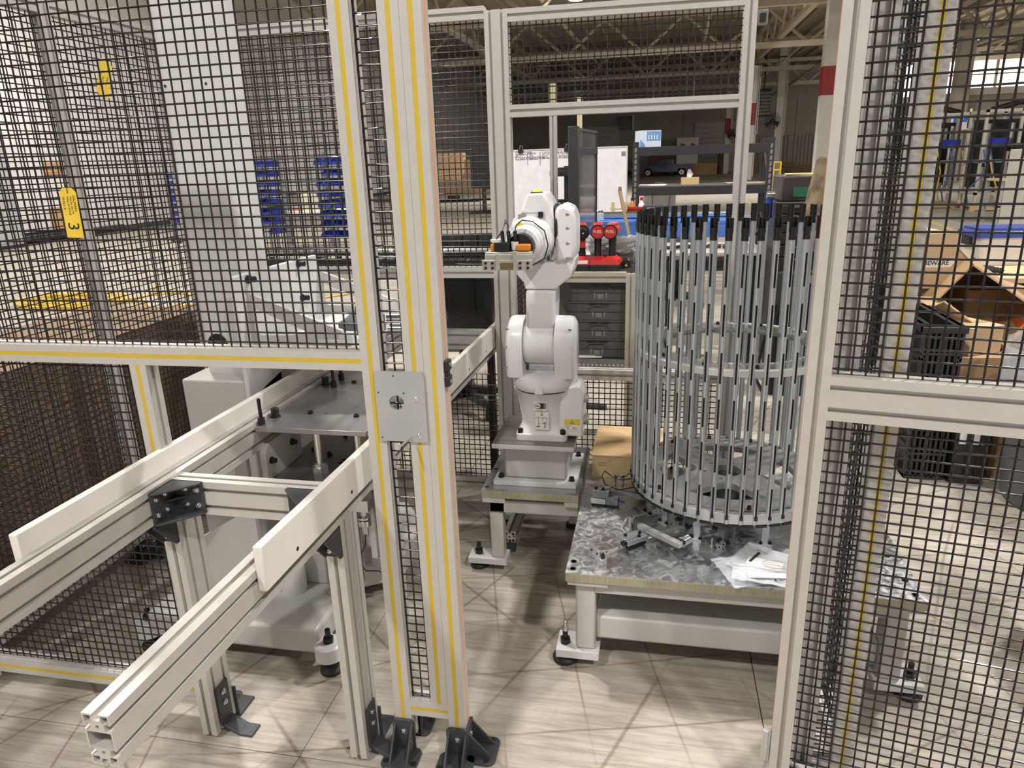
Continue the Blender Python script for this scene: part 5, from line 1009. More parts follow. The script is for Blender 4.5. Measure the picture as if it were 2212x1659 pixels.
def power_tool(name, label, x, y, rz, chuck):
    t = thing(name, label, 'power tool', (x, y, 1.005), rz, 'cordless tools on the bench')
    G().loft([ring_rr(0.075, 0.115, 0.012, 0), ring_rr(0.078, 0.118, 0.012, 0.03)]).obj('battery', BLK, t, world=False, bevel=0.002)
    G().loft([ring_rr(0.080, 0.105, 0.012, 0.03), ring_rr(0.074, 0.095, 0.012, 0.052), ring_rr(0.04, 0.05, 0.015, 0.066)]).obj('battery_clip', RED, t, world=False)
    G().loft([ring_rr(0.034, 0.046, 0.015, 0.06, 0, 0), ring_rr(0.031, 0.040, 0.014, 0.10, 0, 0.004), ring_rr(0.036, 0.048, 0.016, 0.155, 0, 0.006)]).obj('handle', BLK, t, world=False)
    h = G().cyl((0, -0.045, 0.178), (0, 0.075, 0.178), 0.031, 0.027, n=22).obj('motor_housing', RED, t, world=False)
    G().box(-0.022, 0.022, -0.03, 0.06, 0.198, 0.214).obj('top_shell', RED, h, world=False, bevel=0.006)
    G().cyl((0, -0.055, 0.178), (0, -0.043, 0.178), 0.033, n=22).obj('end_ring', BLK, h, world=False)
    if chuck:
        G().cyl((0, -0.095, 0.178), (0, -0.055, 0.178), 0.018, 0.027, n=20).cyl((0, -0.105, 0.178), (0, -0.095, 0.178), 0.010, n=14).obj('chuck', BLKM, t, world=False); G().cyl((0, -0.1062, 0.178), (0, -0.105, 0.178), 0.004, n=10).obj('bit_socket', STEEL, t, world=False); G().box(-0.014, 0.014, -0.04, -0.018, 0.105, 0.14).obj('trigger', RED, t, world=False, bevel=0.003); G().box(-0.024, 0.024, -0.0535, -0.0525, 0.034, 0.05).obj('battery_label', PAPER, t, world=False)
    else:
        G().cyl((0, -0.0575, 0.178), (0, -0.055, 0.178), 0.027, n=22).obj('end_cap', RED, h, world=False); text('FUEL', 'lettering', PAPER, h, frame((0, -0.0578, 0.180), (1, 0, 0), (0, 0, 1)), 0.018, 0.0002, world=False)
        G().cyl((0, 0.075, 0.178), (0, 0.105, 0.178), 0.018, 0.012, n=16).obj('nose', BLKM, t, world=False)
    return t
for px, ch, lab, rz in ((1257, True, 'red and black cordless drill with its black chuck to the front, leftmost on the bench', 0.15), (1291, False, 'red and black cordless driver in the middle of the three tools on the bench', 0.05), (1322, False, 'red and black cordless driver rightmost on the bench beside the black charger', -0.12)):
    p = at(px, 590, BY + 0.11); power_tool('cordless_tool', lab, p.x, BY + 0.11, rz, ch)
p = at(1346, 575, BY + 0.2); t = thing('charger', 'black charger box with a small yellow triangle right of the cordless tools', 'charger', (p.x, BY + 0.2, 1.005), -0.1); G().loft([ring_rr(0.075, 0.08, 0.01, 0), ring_rr(0.075, 0.08, 0.01, 0.035), ring_rr(0.06, 0.06, 0.01, 0.045)]).obj('body', BLK, t, world=False); G().prism([(-0.008, 0), (0.008, 0), (0, 0.013)], 0, 0.0006, frame((0.02, -0.0403, 0.008), (1, 0, 0), (0, 0, 1))).obj('warning_triangle', TAGY, t, world=False)
LINER = M('clear_liner', (0.75, 0.76, 0.77), 0.15, 0, 0.1, 12, 0.5, 18, alpha=0.5)
def liner(t, r, z0, z1, z):
    rnd = random.Random(int(r * 1000)); n = 36; rings = []
    for k in range(7):
        f = k / 6; rings.append([((r * (1 + 0.05 * f) + rnd.uniform(-0.012, 0.012)) * math.cos(2 * PI * i / n), (r * (1 + 0.05 * f) + rnd.uniform(-0.012, 0.012)) * math.sin(2 * PI * i / n), z0 + (z1 - z0) * f + rnd.uniform(-0.006, 0.006)) for i in range(n)])
    return G().loft(rings, cap=False).obj('liner', LINER, t, world=False, smooth=25)
p = at(1322, 560, 3.66); t = thing('lined_bin', 'round bin with a shiny clear liner behind the cordless tools', 'bin', (p.x, 3.66, 1.005)); G().lathe([(0.10, 0), (0.125, 0.10), (0.13, 0.105)], 28, cap=False).obj('pail', GREYP, t, world=False); liner(t, 0.13, 0.05, 0.12, 0)
# stacked crates
CR = M('crate_grey', (0.085, 0.083, 0.078), 0.5, 0, 0.08, 10)
def crate(label, x, y, z, rz):
    t = thing('stacking_crate', label, 'crate', (x, y, z), rz, 'grey crates on the bench shelf'); w, d, h, k = 0.285, 0.36, 0.088, 0.004
    g = G().box(-w / 2, w / 2, -d / 2, d / 2, 0.0, k); g.box(-w / 2, w / 2, -d / 2, -d / 2 + k, k, h); g.box(-w / 2, w / 2, d / 2 - k, d / 2, k, h); g.box(-w / 2, -w / 2 + k, -d / 2, d / 2, k, h); g.box(w / 2 - k, w / 2, -d / 2, d / 2, k, h); g.obj('body', CR, t, world=False)
    G().box(-w / 2 - 0.006, w / 2 + 0.006, -d / 2 - 0.007, -d / 2, h - 0.007, h).box(-w / 2 - 0.004, w / 2 + 0.004, -d / 2 - 0.005, -d / 2, h * 0.46, h * 0.5).obj('rim', CR, t, world=False)
    for x_ in (-w / 2 + 0.035, w / 2 - 0.05, w / 2 - 0.004, -w / 2): G().box(x_, x_ + 0.004, -d / 2 - 0.005, -d / 2, 0.004, h).obj('rib', CR, t, world=False)
    G().prism([(-0.062, h * 0.46), (-0.045, h * 0.72), (-0.03, h * 0.78), (0.03, h * 0.78), (0.045, h * 0.72), (0.062, h * 0.46)] + [(0.056, h * 0.46), (0.04, h * 0.67), (0.028, h * 0.73), (-0.028, h * 0.73), (-0.04, h * 0.67), (-0.056, h * 0.46)], 0, 0.006, frame((0, -d / 2, 0), (1, 0, 0), (0, 0, 1))).obj('handle', CR, t, world=False)
    for q in range(9):
        if q != 4: G().box(-0.045 + q * 0.0105, -0.038 + q * 0.0105, -d / 2 - 0.0075, -d / 2 - 0.0068, h * 0.84, h * 0.93).obj('vent_slot', BLK, t, world=False)
    LT = M('print_grey', (0.40, 0.39, 0.37), 0.6)
    g = G()
    for x_ in (-0.028, 0.026): g.box(x_ - 0.001, x_ + 0.001, -d / 2 - 0.0006, -d / 2, h * 0.14, h * 0.36); g.prism([(-0.0035, 0), (0.0035, 0), (0, 0.006)], 0, 0.0006, frame((x_, -d / 2, h * 0.36), (1, 0, 0), (0, 0, 1)))
    for q in range(4): g.box(-0.015, 0.013, -d / 2 - 0.0006, -d / 2, h * (0.16 + q * 0.06), h * (0.18 + q * 0.06))
    g.obj('print', LT, t, world=False)
    return t
for k, lab in enumerate(('bottom grey stacking crate on the shelf under the tool bench', 'second grey stacking crate from the shelf under the tool bench', 'third grey stacking crate from the shelf under the tool bench', 'topmost grey stacking crate under the tool bench')):
    crate(lab, -0.262 + 0.004 * k, BY + 0.22, 0.601 + k * 0.0895, 0.02 * (k % 2))
t = thing('white_bag', 'crumpled white plastic bag right of the grey crates', 'bag', (-0.108 - 0.04, 3.62, 0.6)); 
rnd = random.Random(4); G().loft([[(0.05 * s * math.cos(2 * PI * i / 14) * rnd.uniform(0.7, 1.2), 0.06 * s * math.sin(2 * PI * i / 14) * rnd.uniform(0.7, 1.2), z) for i in range(14)] for z, s in ((0, 0.9), (0.06, 1.1), (0.14, 1.0), (0.22, 0.8), (0.28, 0.3))]).obj('body', M('white_poly', (0.75, 0.74, 0.72), 0.4), t, world=False, smooth=15); G().tube([(0, 0, 0.28), (0.01, 0, 0.31)], 0.012, 6).obj('knot', MATS['white_poly'], t, world=False)
t = thing('wood_offcut', 'pale wood offcut on the shelf right of the grey crates', 'wood', (-0.16, 3.55, 0.6), 0.2); G().box(-0.02, 0.07, -0.02, 0.02, 0, 0.05).box(-0.02, 0.0, -0.02, 0.02, 0.05, 0.065).obj('block', WOODY, t, world=False, bevel=0.001)
t = thing('folded_paper', 'white paper sheet on the shelf under the grey crates', 'paper', (-0.33, BY + 0.05, 0.603), 0.1); G().box(-0.10, 0.09, -0.04, 0.05, 0, 0.002).obj('sheet', PAPER, t, world=False); G().box(-0.10, 0.06, -0.03, 0.05, 0.002, 0.004).obj('sheet', PAPER, t, world=False)
# ---- loose aluminium posts, tinted panel, whiteboard
for px0, px1, ptop, y, lab in ((1187, 1202, 180, 4.8, 'tall aluminium post with yellow strip seen through the back fence window'), (1247, 1257, 210, 6.65, 'thinner looking aluminium post behind the tinted panel')):
    a = at(px0, 300, y); b = at(px1, 300, y); zt = at((px0 + px1) / 2, ptop, y).z; w = b.x - a.x
    t = thing('aluminium_post', lab, 'post', ((a.x + b.x) / 2, y, 0)); post(a.x, y, 0.01, zt, t, w, w); G().box((a.x + b.x) / 2 - 0.005, (a.x + b.x) / 2 + 0.005, y - 0.0005, y + 0.008, 1.77, zt).obj('slot_strip', YEL, t); foot(t, (a.x + b.x) / 2, y, 0)
A = at(1240, 400, 4.25); B = at(1287, 400, 4.95); L_ = (B - A).length
T = Matrix.Translation((A.x, A.y, 0)) @ Matrix.Rotation(math.atan2(B.y - A.y, B.x - A.x), 4, 'Z'); t = thing('tinted_panel', 'dark tinted plastic panel in a black frame standing behind the robot', 'panel', (A.x, A.y, 1.08))
G(T).box(0, L_, -0.004, 0.004, 1.08, 1.67).obj('sheet', M('smoked_acrylic', (0.10, 0.10, 0.11), 0.08, 0, 0.02, alpha=0.72), t)
G(T).box(-0.02, 0.02, -0.03, 0.03, 1.04, 1.68).obj('frame_post', CAST, t, bevel=0.003); G(T).box(0, L_, -0.012, 0.012, 1.53, 1.565).obj('cross_bar', M('navy_bar', (0.025, 0.025, 0.04), 0.5), t); G(T).box(0, L_, -0.01, 0.01, 1.66, 1.675).obj('top_edge', CAST, t); G(T).box(L_ - 0.012, L_, -0.01, 0.01, 1.08, 1.67).obj('frame_edge', CAST, t); G(T).box(-0.02, 0.02, -0.2, 0.2, 0.0, 0.03).box(-0.02, 0.02, -0.02, 0.02, 0.03, 1.04).obj('stand', CAST, t)
WY = 9.0; a = at(1085, 321, WY); b = at(1354, 318, WY); zb = at(1330, 478, WY).z
t = thing('whiteboard', 'large rolling whiteboard with a handwritten header row behind the robot', 'whiteboard', ((a.x + b.x) / 2, WY, 0)); G().box(a.x, b.x, WY, WY + 0.02, zb, b.z).obj('board', M('board_white', (0.72, 0.71, 0.74), 0.35), t)
G().box(a.x - 0.01, b.x + 0.012, WY - 0.006, WY + 0.03, b.z, b.z + 0.015).box(b.x, b.x + 0.012, WY - 0.006, WY + 0.03, zb, b.z).box(a.x - 0.012, a.x, WY - 0.006, WY + 0.03, zb, b.z).box(a.x - 0.01, b.x + 0.012, WY - 0.05, WY + 0.03, zb - 0.02, zb).obj('frame', ALU, t)
for x in (a.x + 0.05, b.x - 0.05): G().box(x - 0.02, x + 0.02, WY + 0.03, WY + 0.06, 0.0, b.z).box(x - 0.02, x + 0.02, WY - 0.3, WY + 0.35, 0.0, 0.03).obj('leg', ALU, t)
BI = M('marker_ink', (0.10, 0.10, 0.13), 0.6)
def wtext(s, px, py, size): q = at(px, py, WY - 0.002); return text(s, 'lettering', BI, t, frame(q, (1, 0, -0.02), (0, 0, 1)), size, 0.0002, 'LEFT')
for s, px, py, z in (('CIRCUIT', 1113, 332, 0.055), ('Process', 1113, 341, 0.07), ('Item', 1142, 331, 0.05), ('Demos', 1144, 340, 0.065), ('Last - Fin', 1171, 329, 0.055), ('DC Sol', 1171, 338, 0.06), ('(A,M)', 1206, 329, 0.055), ('when in Dem', 1206, 337, 0.055)): wtext(s, px, py, z)
for px in (1139, 1166): q0 = at(px, 328, WY - 0.001); G().box(q0.x, q0.x + 0.006, WY - 0.002, WY, q0.z - 0.16, q0.z).obj('marker_line', BI, t)
for p0, p1, py in ((1114, 1134, 345), (1144, 1163, 344), (1171, 1188, 342), (1205, 1230, 341)): q0 = at(p0, py, WY - 0.001); q1 = at(p1, py, WY - 0.001); G().box(q0.x, q1.x, WY - 0.002, WY, q0.z - 0.005, q0.z).obj('marker_line', BI, t)
q = at(1347, 331, WY - 0.004); G().box(q.x - 0.025, q.x + 0.025, WY - 0.004, WY, q.z - 0.03, q.z + 0.02).obj('sticker', GREYP, t)
for px, lab in ((1125, 'left black binder clip on the top edge of the whiteboard'), (1225, 'right black binder clip on the top edge of the whiteboard')):
    q = at(px, 320, WY); c_ = thing('binder_clip', lab, 'clip', (q.x, WY, b.z)); G().prism([(-0.02, -0.025), (0.035, 0.0), (-0.02, 0.02)], -0.03, 0.03, frame((0, -0.01, 0.0), (0, 1, 0), (0, 0, 1))).obj('clamp', BLK, c_, world=False); G().tube([(-0.02, 0.02, 0.01), (-0.012, 0.02, 0.06), (0.012, 0.02, 0.06), (0.02, 0.02, 0.01)], 0.004, 5).obj('lever', STEEL, c_, world=False)
q = at(1224, 430, 6.5); t = thing('monitor_arm', 'black monitor arm stand in front of the whiteboard', 'stand', (q.x, 6.5, 0))
G().cyl((q.x, 6.5, 0.02), (q.x, 6.5, 1.45), 0.022, n=12).obj('pole', BLK, t); G().cyl((q.x, 6.5, 0), (q.x, 6.5, 0.03), 0.22, n=24).obj('base', BLK, t)
for z, s in ((1.42, 0.13), (1.15, 0.16)): G().box(q.x - s, q.x + 0.05, 6.44, 6.54, z - 0.04, z + 0.02).box(q.x - s, q.x - s + 0.16, 6.36, 6.46, z - 0.055, z - 0.005).obj('arm', BLK, t, bevel=0.005)
# ---- black rack and what lies on it
RY = 9.0; xl = at(1372, 400, RY).x; xr = at(1661, 400, RY).x; RK = M('rack_black', (0.018, 0.018, 0.021), 0.45)
t = thing('black_rack', 'black steel shelf rack with two beams behind the ring of tubes', 'rack', ((xl + xr) / 2, RY, 0)); zt = at(1500, 314, RY).z; z2 = at(1500, 402, RY).z
for x in (xl - 0.035, xr - 0.035):
    for y in (RY, RY + 0.55):
        o = G().box(x, x + 0.07, y, y + 0.07, 0, zt + 0.06).obj('upright', RK, t, bevel=0.003)
        if y == RY:
            for k in range(22): G().prism([(-0.016, -0.02), (0.010, -0.028), (0.016, 0.02), (-0.010, 0.028)], 0, 0.001, frame((x + 0.035, y - 0.0006, 0.2 + k * 0.066), (1, 0, 0), (0, 0, 1))).obj('slot', M('slot_light', (0.16, 0.15, 0.14), 0.6), o)
    for k in range(4): G().tube([(x + 0.035, RY + 0.07, 0.15 + k * 0.36), (x + 0.035, RY + 0.55, 0.45 + k * 0.36)], 0.014, 4).obj('brace', RK, t)
for z, h in ((zt, 0.10), (z2, 0.10), (0.25, 0.10)):
    for y in (RY + 0.005, RY + 0.58): G().box(xl, xr, y, y + 0.04, z - h, z).obj('beam', RK, t, bevel=0.003)
G().box(xl, xr, RY + 0.01, RY + 0.6, z2, z2 + 0.012).obj('shelf', M('shelf_grey', (0.12, 0.12, 0.12), 0.5), t)
p = at(1401, 312, RY + 0.2); t = thing('printed_box', 'blue and white printed product box on top of the black rack', 'box', (p.x, RY + 0.25, zt), 0.35)
BW = M('blue_white_card', (0.62, 0.70, 0.80), 0.4); BB = M('sky_print', (0.16, 0.32, 0.62), 0.4)
G().box(-0.14, 0.12, -0.10, 0.10, 0, 0.19).obj('body', BW, t, world=False, bevel=0.002); G().box(-0.06, 0.115, -0.1008, -0.1, 0.07, 0.18).obj('print', BB, t, world=False); G().prism([(-0.14, 0), (-0.14, 0.09), (-0.10, 0.05), (-0.07, 0)], 0.1, 0.1006, frame((0, 0, 0.0), (1, 0, 0), (0, 0, 1))).obj('print', BB, t, world=False)
for k in range(4): G().lathe([(0.006, 0), (0.006, 0.04), (0.002, 0.055)], 8, Matrix.Translation((-0.035 + k * 0.035, -0.101, 0.085))).obj('print_figure', PAPER, t, world=False)
def sheets(label, px, py, y, w, d, z, rz=0.0, mat=None):
    p = at(px, py, y); t = thing('paper_sheets', label, 'papers', (p.x, y, z), rz)
    for k in range(3): G(Matrix.Rotation(0.06 * k, 4, 'Z')).box(-w / 2, w / 2, -d / 2, d / 2, k * 0.004, k * 0.004 + 0.003).obj('sheet', mat or PAPER, t, world=False)
    G().box(-w * 0.3, w * 0.2, -d * 0.3, -d * 0.2, 0.0112, 0.0116).obj('print_line', GREYP, t, world=False)
    return t
sheets('open white booklet at the left end of the black rack shelf', 1410, 402, RY + 0.15, 0.32, 0.26, z2 + 0.013, -0.1); sheets('flat tan sheets at the right end of the black rack shelf', 1612, 402, RY + 0.2, 0.45, 0.28, z2 + 0.013, 0.05, M('tan_sheet', (0.60, 0.46, 0.32), 0.7))
p = at(1490, 400, RY + 0.2); t = thing('tissue_box', 'tan tissue box with a white tissue standing up on the black rack shelf', 'tissue box', (p.x, RY + 0.2, z2 + 0.012)); G().box(-0.105, 0.105, -0.06, 0.06, 0, 0.085).obj('carton', M('tan_card', (0.55, 0.40, 0.20), 0.6), t, world=False, bevel=0.003)
rnd = random.Random(3); G().loft([[(0.035 * s * math.cos(2 * PI * i / 10) * rnd.uniform(0.5, 1.2) - 0.01, 0.012 * s * math.sin(2 * PI * i / 10), z) for i in range(10)] for z, s in ((0.085, 1.0), (0.12, 1.1), (0.15, 0.8), (0.18, 0.3))]).obj('tissue', PAPER, t, world=False, smooth=15)
for px, y, rz, fab, lab in ((1408, 11.0, 0.4, GFAB, 'grey office chair seen between the beams of the black rack'), (1379, 11.6, 1.4, LEATH, 'dark office chair behind the left upright of the black rack'), (1470, 7.6, 2.9, M('charcoal_fabric', (0.05, 0.05, 0.052), 0.7), 'charcoal office chair under the shelf of the black rack')):
    p = at(px, 420, y); office_chair('office_chair', lab, p.x, y, rz, fab, 1.13 if y > 8 else 0.98)
# ---- blue bench and grey table behind the ring
BYB = 5.7; xa = at(1232, 480, BYB).x; xb = at(1622, 480, BYB).x; zb = at(1330, 478, BYB).z
t = thing('blue_bench', 'long blue plastic topped bench with a steel tube along it behind the ring of tubes', 'bench', ((xa + xb) / 2, BYB, 0)); BL = M('bench_blue', (0.06, 0.17, 0.52), 0.45)
G().box(xa, xb, BYB, BYB + 0.7, zb - 0.035, zb).obj('bench_top', BL, t, bevel=0.006); G().box(xa, xb, BYB, BYB + 0.02, zb - 0.13, zb - 0.035).obj('skirt', BL, t, bevel=0.003)
for x in (xa + 0.03, at(1366, 500, BYB).x, xb - 0.08): G().box(x - 0.025, x + 0.03, BYB + 0.02, BYB + 0.08, 0, zb - 0.13).obj('leg', BL, t, bevel=0.004); G().box(x - 0.025, x + 0.03, BYB + 0.6, BYB + 0.66, 0, zb - 0.035).obj('leg', BL, t, bevel=0.004)
tag(G().cyl((at(1285, 470, BYB + 0.2).x, BYB + 0.2, zb + 0.03), (at(1600, 470, BYB + 0.2).x, BYB + 0.25, zb + 0.03), 0.028, n=16).cyl((at(1600, 470, BYB + 0.2).x, BYB + 0.25, zb + 0.03), (at(1604, 470, BYB + 0.2).x, BYB + 0.25, zb + 0.03), 0.034, n=16).obj('steel_tube', STEEL), 'bright steel tube lying along the blue bench', 'tube')
p = at(1336, 470, BYB + 0.35); t = thing('peg_rack', 'pale wooden frame with two upright pegs on the blue bench', 'frame', (p.x, BYB + 0.4, zb)); G().box(-0.07, 0.07, -0.02, 0.02, 0, 0.03).box(-0.07, 0.07, -0.015, 0.015, 0.06, 0.075).obj('crossbar', WOODY, t, world=False, bevel=0.002)
for s in (-0.05, 0.05): G().box(s - 0.013, s + 0.013, -0.02, 0.02, 0.0, 0.125).obj('peg', WOODY, t, world=False, bevel=0.002)
p = at(1295, 475, BYB + 0.1); t = thing('glass_jar', 'small clear jar standing on the left part of the blue bench', 'jar', (p.x, BYB + 0.1, zb)); G().lathe([(0.03, 0), (0.034, 0.01), (0.034, 0.055), (0.026, 0.062)], 18).obj('glass', M('jar_glass', (0.8, 0.82, 0.83), 0.08, 0, 0.02, alpha=0.5), t, world=False); G().lathe([(0.029, 0.06), (0.029, 0.075), (0.02, 0.077)], 18).obj('lid', STEEL, t, world=False)
p0 = at(1363, 560, 5.35); p1 = at(1339, 413, 5.68); p0.z = 0.0
d_ = (p1 - at(1363, 530, 5.45)); tag(G().cyl(p1 - d_ * 3.3, p1, 0.014, n=10).lathe([(0.015, 0), (0.012, 0.03), (0.004, 0.035)], 10, Matrix.Translation(p1)).obj('broom_handle', M('brown_handle', (0.22, 0.15, 0.07), 0.5)), 'brown wooden broom handle leaning on the blue bench', 'broom handle')
p = at(1376, 460, BYB + 0.5); t = thing('red_bin', 'small red bin holding bottles on the blue bench by the black upright', 'bin', (p.x, BYB + 0.5, zb)); g = G()
for a_ in ((-0.075, 0.075, -0.06, 0.06, 0, 0.006), (-0.075, 0.075, -0.06, -0.055, 0.006, 0.075), (-0.075, 0.075, 0.055, 0.06, 0.006, 0.075), (-0.075, -0.07, -0.06, 0.06, 0.006, 0.075), (0.07, 0.075, -0.06, 0.06, 0.006, 0.075)): g.box(*a_)
g.obj('body', RED, t, world=False); G().box(-0.08, 0.08, -0.066, -0.06, 0.062, 0.078).obj('rim', RED, t, world=False)
for k, (dx, m, lab) in enumerate(((-0.04, M('amber_bottle', (0.45, 0.16, 0.04), 0.3), 'amber bottle standing in the red bin'), (0.035, HDPE, 'white bottle standing in the red bin'))):
    b_ = thing('bottle', lab, 'bottle', (p.x + dx, BYB + 0.5, zb + 0.006)); G().lathe([(0.024, 0), (0.025, 0.09), (0.012, 0.11), (0.011, 0.125)], 16).obj('body', m, b_, world=False); G().lathe([(0.013, 0.122), (0.013, 0.145), (0.008, 0.147)], 14).obj('cap', RED if k else BLK, b_, world=False)
p = at(1410, 455, BYB + 0.3); t = thing('labelled_case', 'black case with a pink label on the blue bench behind the black caps', 'case', (p.x, BYB + 0.35, zb), 0.1); G().loft([ring_rr(0.16, 0.12, 0.02, 0), ring_rr(0.16, 0.12, 0.02, 0.09), ring_rr(0.13, 0.10, 0.02, 0.10)]).obj('body', CAST, t, world=False); G().box(-0.05, 0.05, -0.0612, -0.06, 0.035, 0.08).obj('label', M('pink_label', (0.68, 0.32, 0.42), 0.6), t, world=False)
p = at(1318, 520, BYB + 0.3); carton('carton', 'brown cardboard carton under the blue bench behind the cordless tools', p.x, BYB + 0.35, zb - 0.42, 0.30, 0.3, 0.28)
t = thing('under_shelf', 'grey shelf under the left part of the blue bench carrying a brown carton', 'shelf', (p.x, BYB + 0.35, 0)); G().box(p.x - 0.3, p.x + 0.28, BYB + 0.1, BYB + 0.6, zb - 0.45, zb - 0.42).obj('board', GREYP, t, bevel=0.003)
for s in (-0.28, 0.25):
    for y_ in (0.12, 0.55): G().box(p.x + s, p.x + s + 0.025, BYB + y_, BYB + y_ + 0.025, 0, zb - 0.45).obj('leg', GREYP, t)
GYT = 4.95; xa = at(1437, 545, GYT).x; xb = at(1652, 545, GYT).x; zg = at(1540, 545, GYT).z
t = thing('grey_table', 'low table with pale top and black edge seen through the tubes', 'table', ((xa + xb) / 2, GYT, 0)); G().box(xa, xb, GYT, GYT + 0.6, zg - 0.025, zg).obj('table_top', M('pale_laminate', (0.48, 0.44, 0.38), 0.5), t, bevel=0.004); G().box(xa, xb, GYT + 0.01, GYT + 0.05, zg - 0.11, zg - 0.055).obj('rail', BLK, t)
for x in (xa + 0.02, xb - 0.07): G().box(x, x + 0.05, GYT + 0.05, GYT + 0.1, 0, zg - 0.025).box(x, x + 0.05, GYT + 0.5, GYT + 0.55, 0, zg - 0.025).obj('leg', BLK, t)
for px, lab, s in ((1475, 'black pliers lying on the left of the pale low table', 1), (1560, 'black clamp lying on the right of the pale low table', -1)):
    p = at(px, 540, GYT + 0.2); t = thing('hand_tool', lab, 'tool', (p.x, GYT + 0.2, zg), 0.5 * s); G().tube([(-0.12, 0.03, 0.012), (-0.03, 0.012, 0.014), (0.02, -0.006, 0.014), (0.07, -0.012, 0.012)], 0.011, 6).obj('lever', BLK, t, world=False); G().tube([(-0.12, -0.03, 0.012), (-0.03, -0.012, 0.02), (0.02, 0.006, 0.02), (0.07, 0.012, 0.012)], 0.011, 6).obj('lever', BLK, t, world=False); G().cyl((0, 0, 0.002), (0, 0, 0.03), 0.012, n=12).obj('pivot', STEEL, t, world=False)
# ---- tool chest and person by the right jamb
CYY = 4.95; xa = at(1674, 480, CYY).x; zt = at(1720, 380, CYY).z
t = thing('tool_chest', 'tall dark rolling tool chest with drawers left of the right door post', 'tool chest', (xa + 0.35, CYY, 0)); DKB = M('chest_brown', (0.045, 0.038, 0.034), 0.45); xb = xa + 0.72
G().box(xa, xb, CYY, CYY + 0.45, 0.12, zt - 0.16).obj('body', DKB, t, bevel=0.008); G().box(xa + 0.03, xb, CYY + 0.02, CYY + 0.43, zt - 0.16, zt).obj('top_chest', DKB, t, bevel=0.01); G().box(xa + 0.10, xb - 0.05, CYY + 0.012, CYY + 0.02, zt - 0.13, zt - 0.07).obj('drawer_liner', M('green_felt', (0.02, 0.13, 0.07), 0.8), t)
z = zt - 0.18
for k, hh in enumerate((0.055, 0.055, 0.055, 0.075, 0.075, 0.10, 0.14, 0.14, 0.18)):
    o = G().box(xa + 0.03, xb - 0.03, CYY - 0.015, CYY, z - hh + 0.006, z).obj('drawer', DKB, t, bevel=0.003); G().box(xa + 0.10, xb - 0.10, CYY - 0.028, CYY - 0.015, z - 0.014, z - 0.006).obj('handle', GREYP, o); z -= hh + 0.004
for x in (xa + 0.08, xb - 0.08):
    for y in (CYY + 0.06, CYY + 0.39): G().cyl((x - 0.02, y, 0.06), (x + 0.02, y, 0.06), 0.06, n=16).obj('caster', RUB, t)
sheets('yellow and white papers on top of the dark tool chest', 1735, 378, CYY + 0.15, 0.22, 0.2, zt, -0.2, M('pale_yellow_paper', (0.72, 0.62, 0.28), 0.7))
p = at(1664, 440, CYY - 0.02); t = thing('blue_grinder', 'blue and silver hand tool hanging at the left side of the tool chest', 'hand tool', (xa - 0.03, CYY + 0.1, p.z)); G().cyl((0, 0, -0.10), (0, 0, 0.03), 0.022, n=14).obj('grip', BLUE, t, world=False); G().cyl((-0.02, 0, 0.05), (0.028, 0, 0.05), 0.03, n=16).obj('head', STEEL, t, world=False); G().tube([(0, 0, -0.1), (-0.02, -0.01, -0.14), (-0.05, -0.01, -0.16), (-0.07, 0, -0.2), (-0.04, 0, -0.25), (0.0, 0, -0.22)], 0.012, 6).obj('hose', BLK, t, world=False)
t = thing('tool_bag', 'black soft tool bag with hanging straps leaning at the tool chest foot', 'bag', (xa + 0.12, CYY - 0.22, 0)); G().loft([ring_rr(0.28, 0.22, 0.05, 0.0), ring_rr(0.32, 0.24, 0.06, 0.2), ring_rr(0.30, 0.22, 0.06, 0.55), ring_rr(0.22, 0.12, 0.05, 0.78)]).obj('body', M('black_cloth', (0.016, 0.016, 0.018), 0.75), t, world=False); G().tube([(-0.13, -0.12, 0.6), (-0.19, -0.13, 0.35), (-0.22, -0.13, 0.12), (-0.17, -0.13, 0.03)], 0.012, 6).obj('strap', BLK, t, world=False)
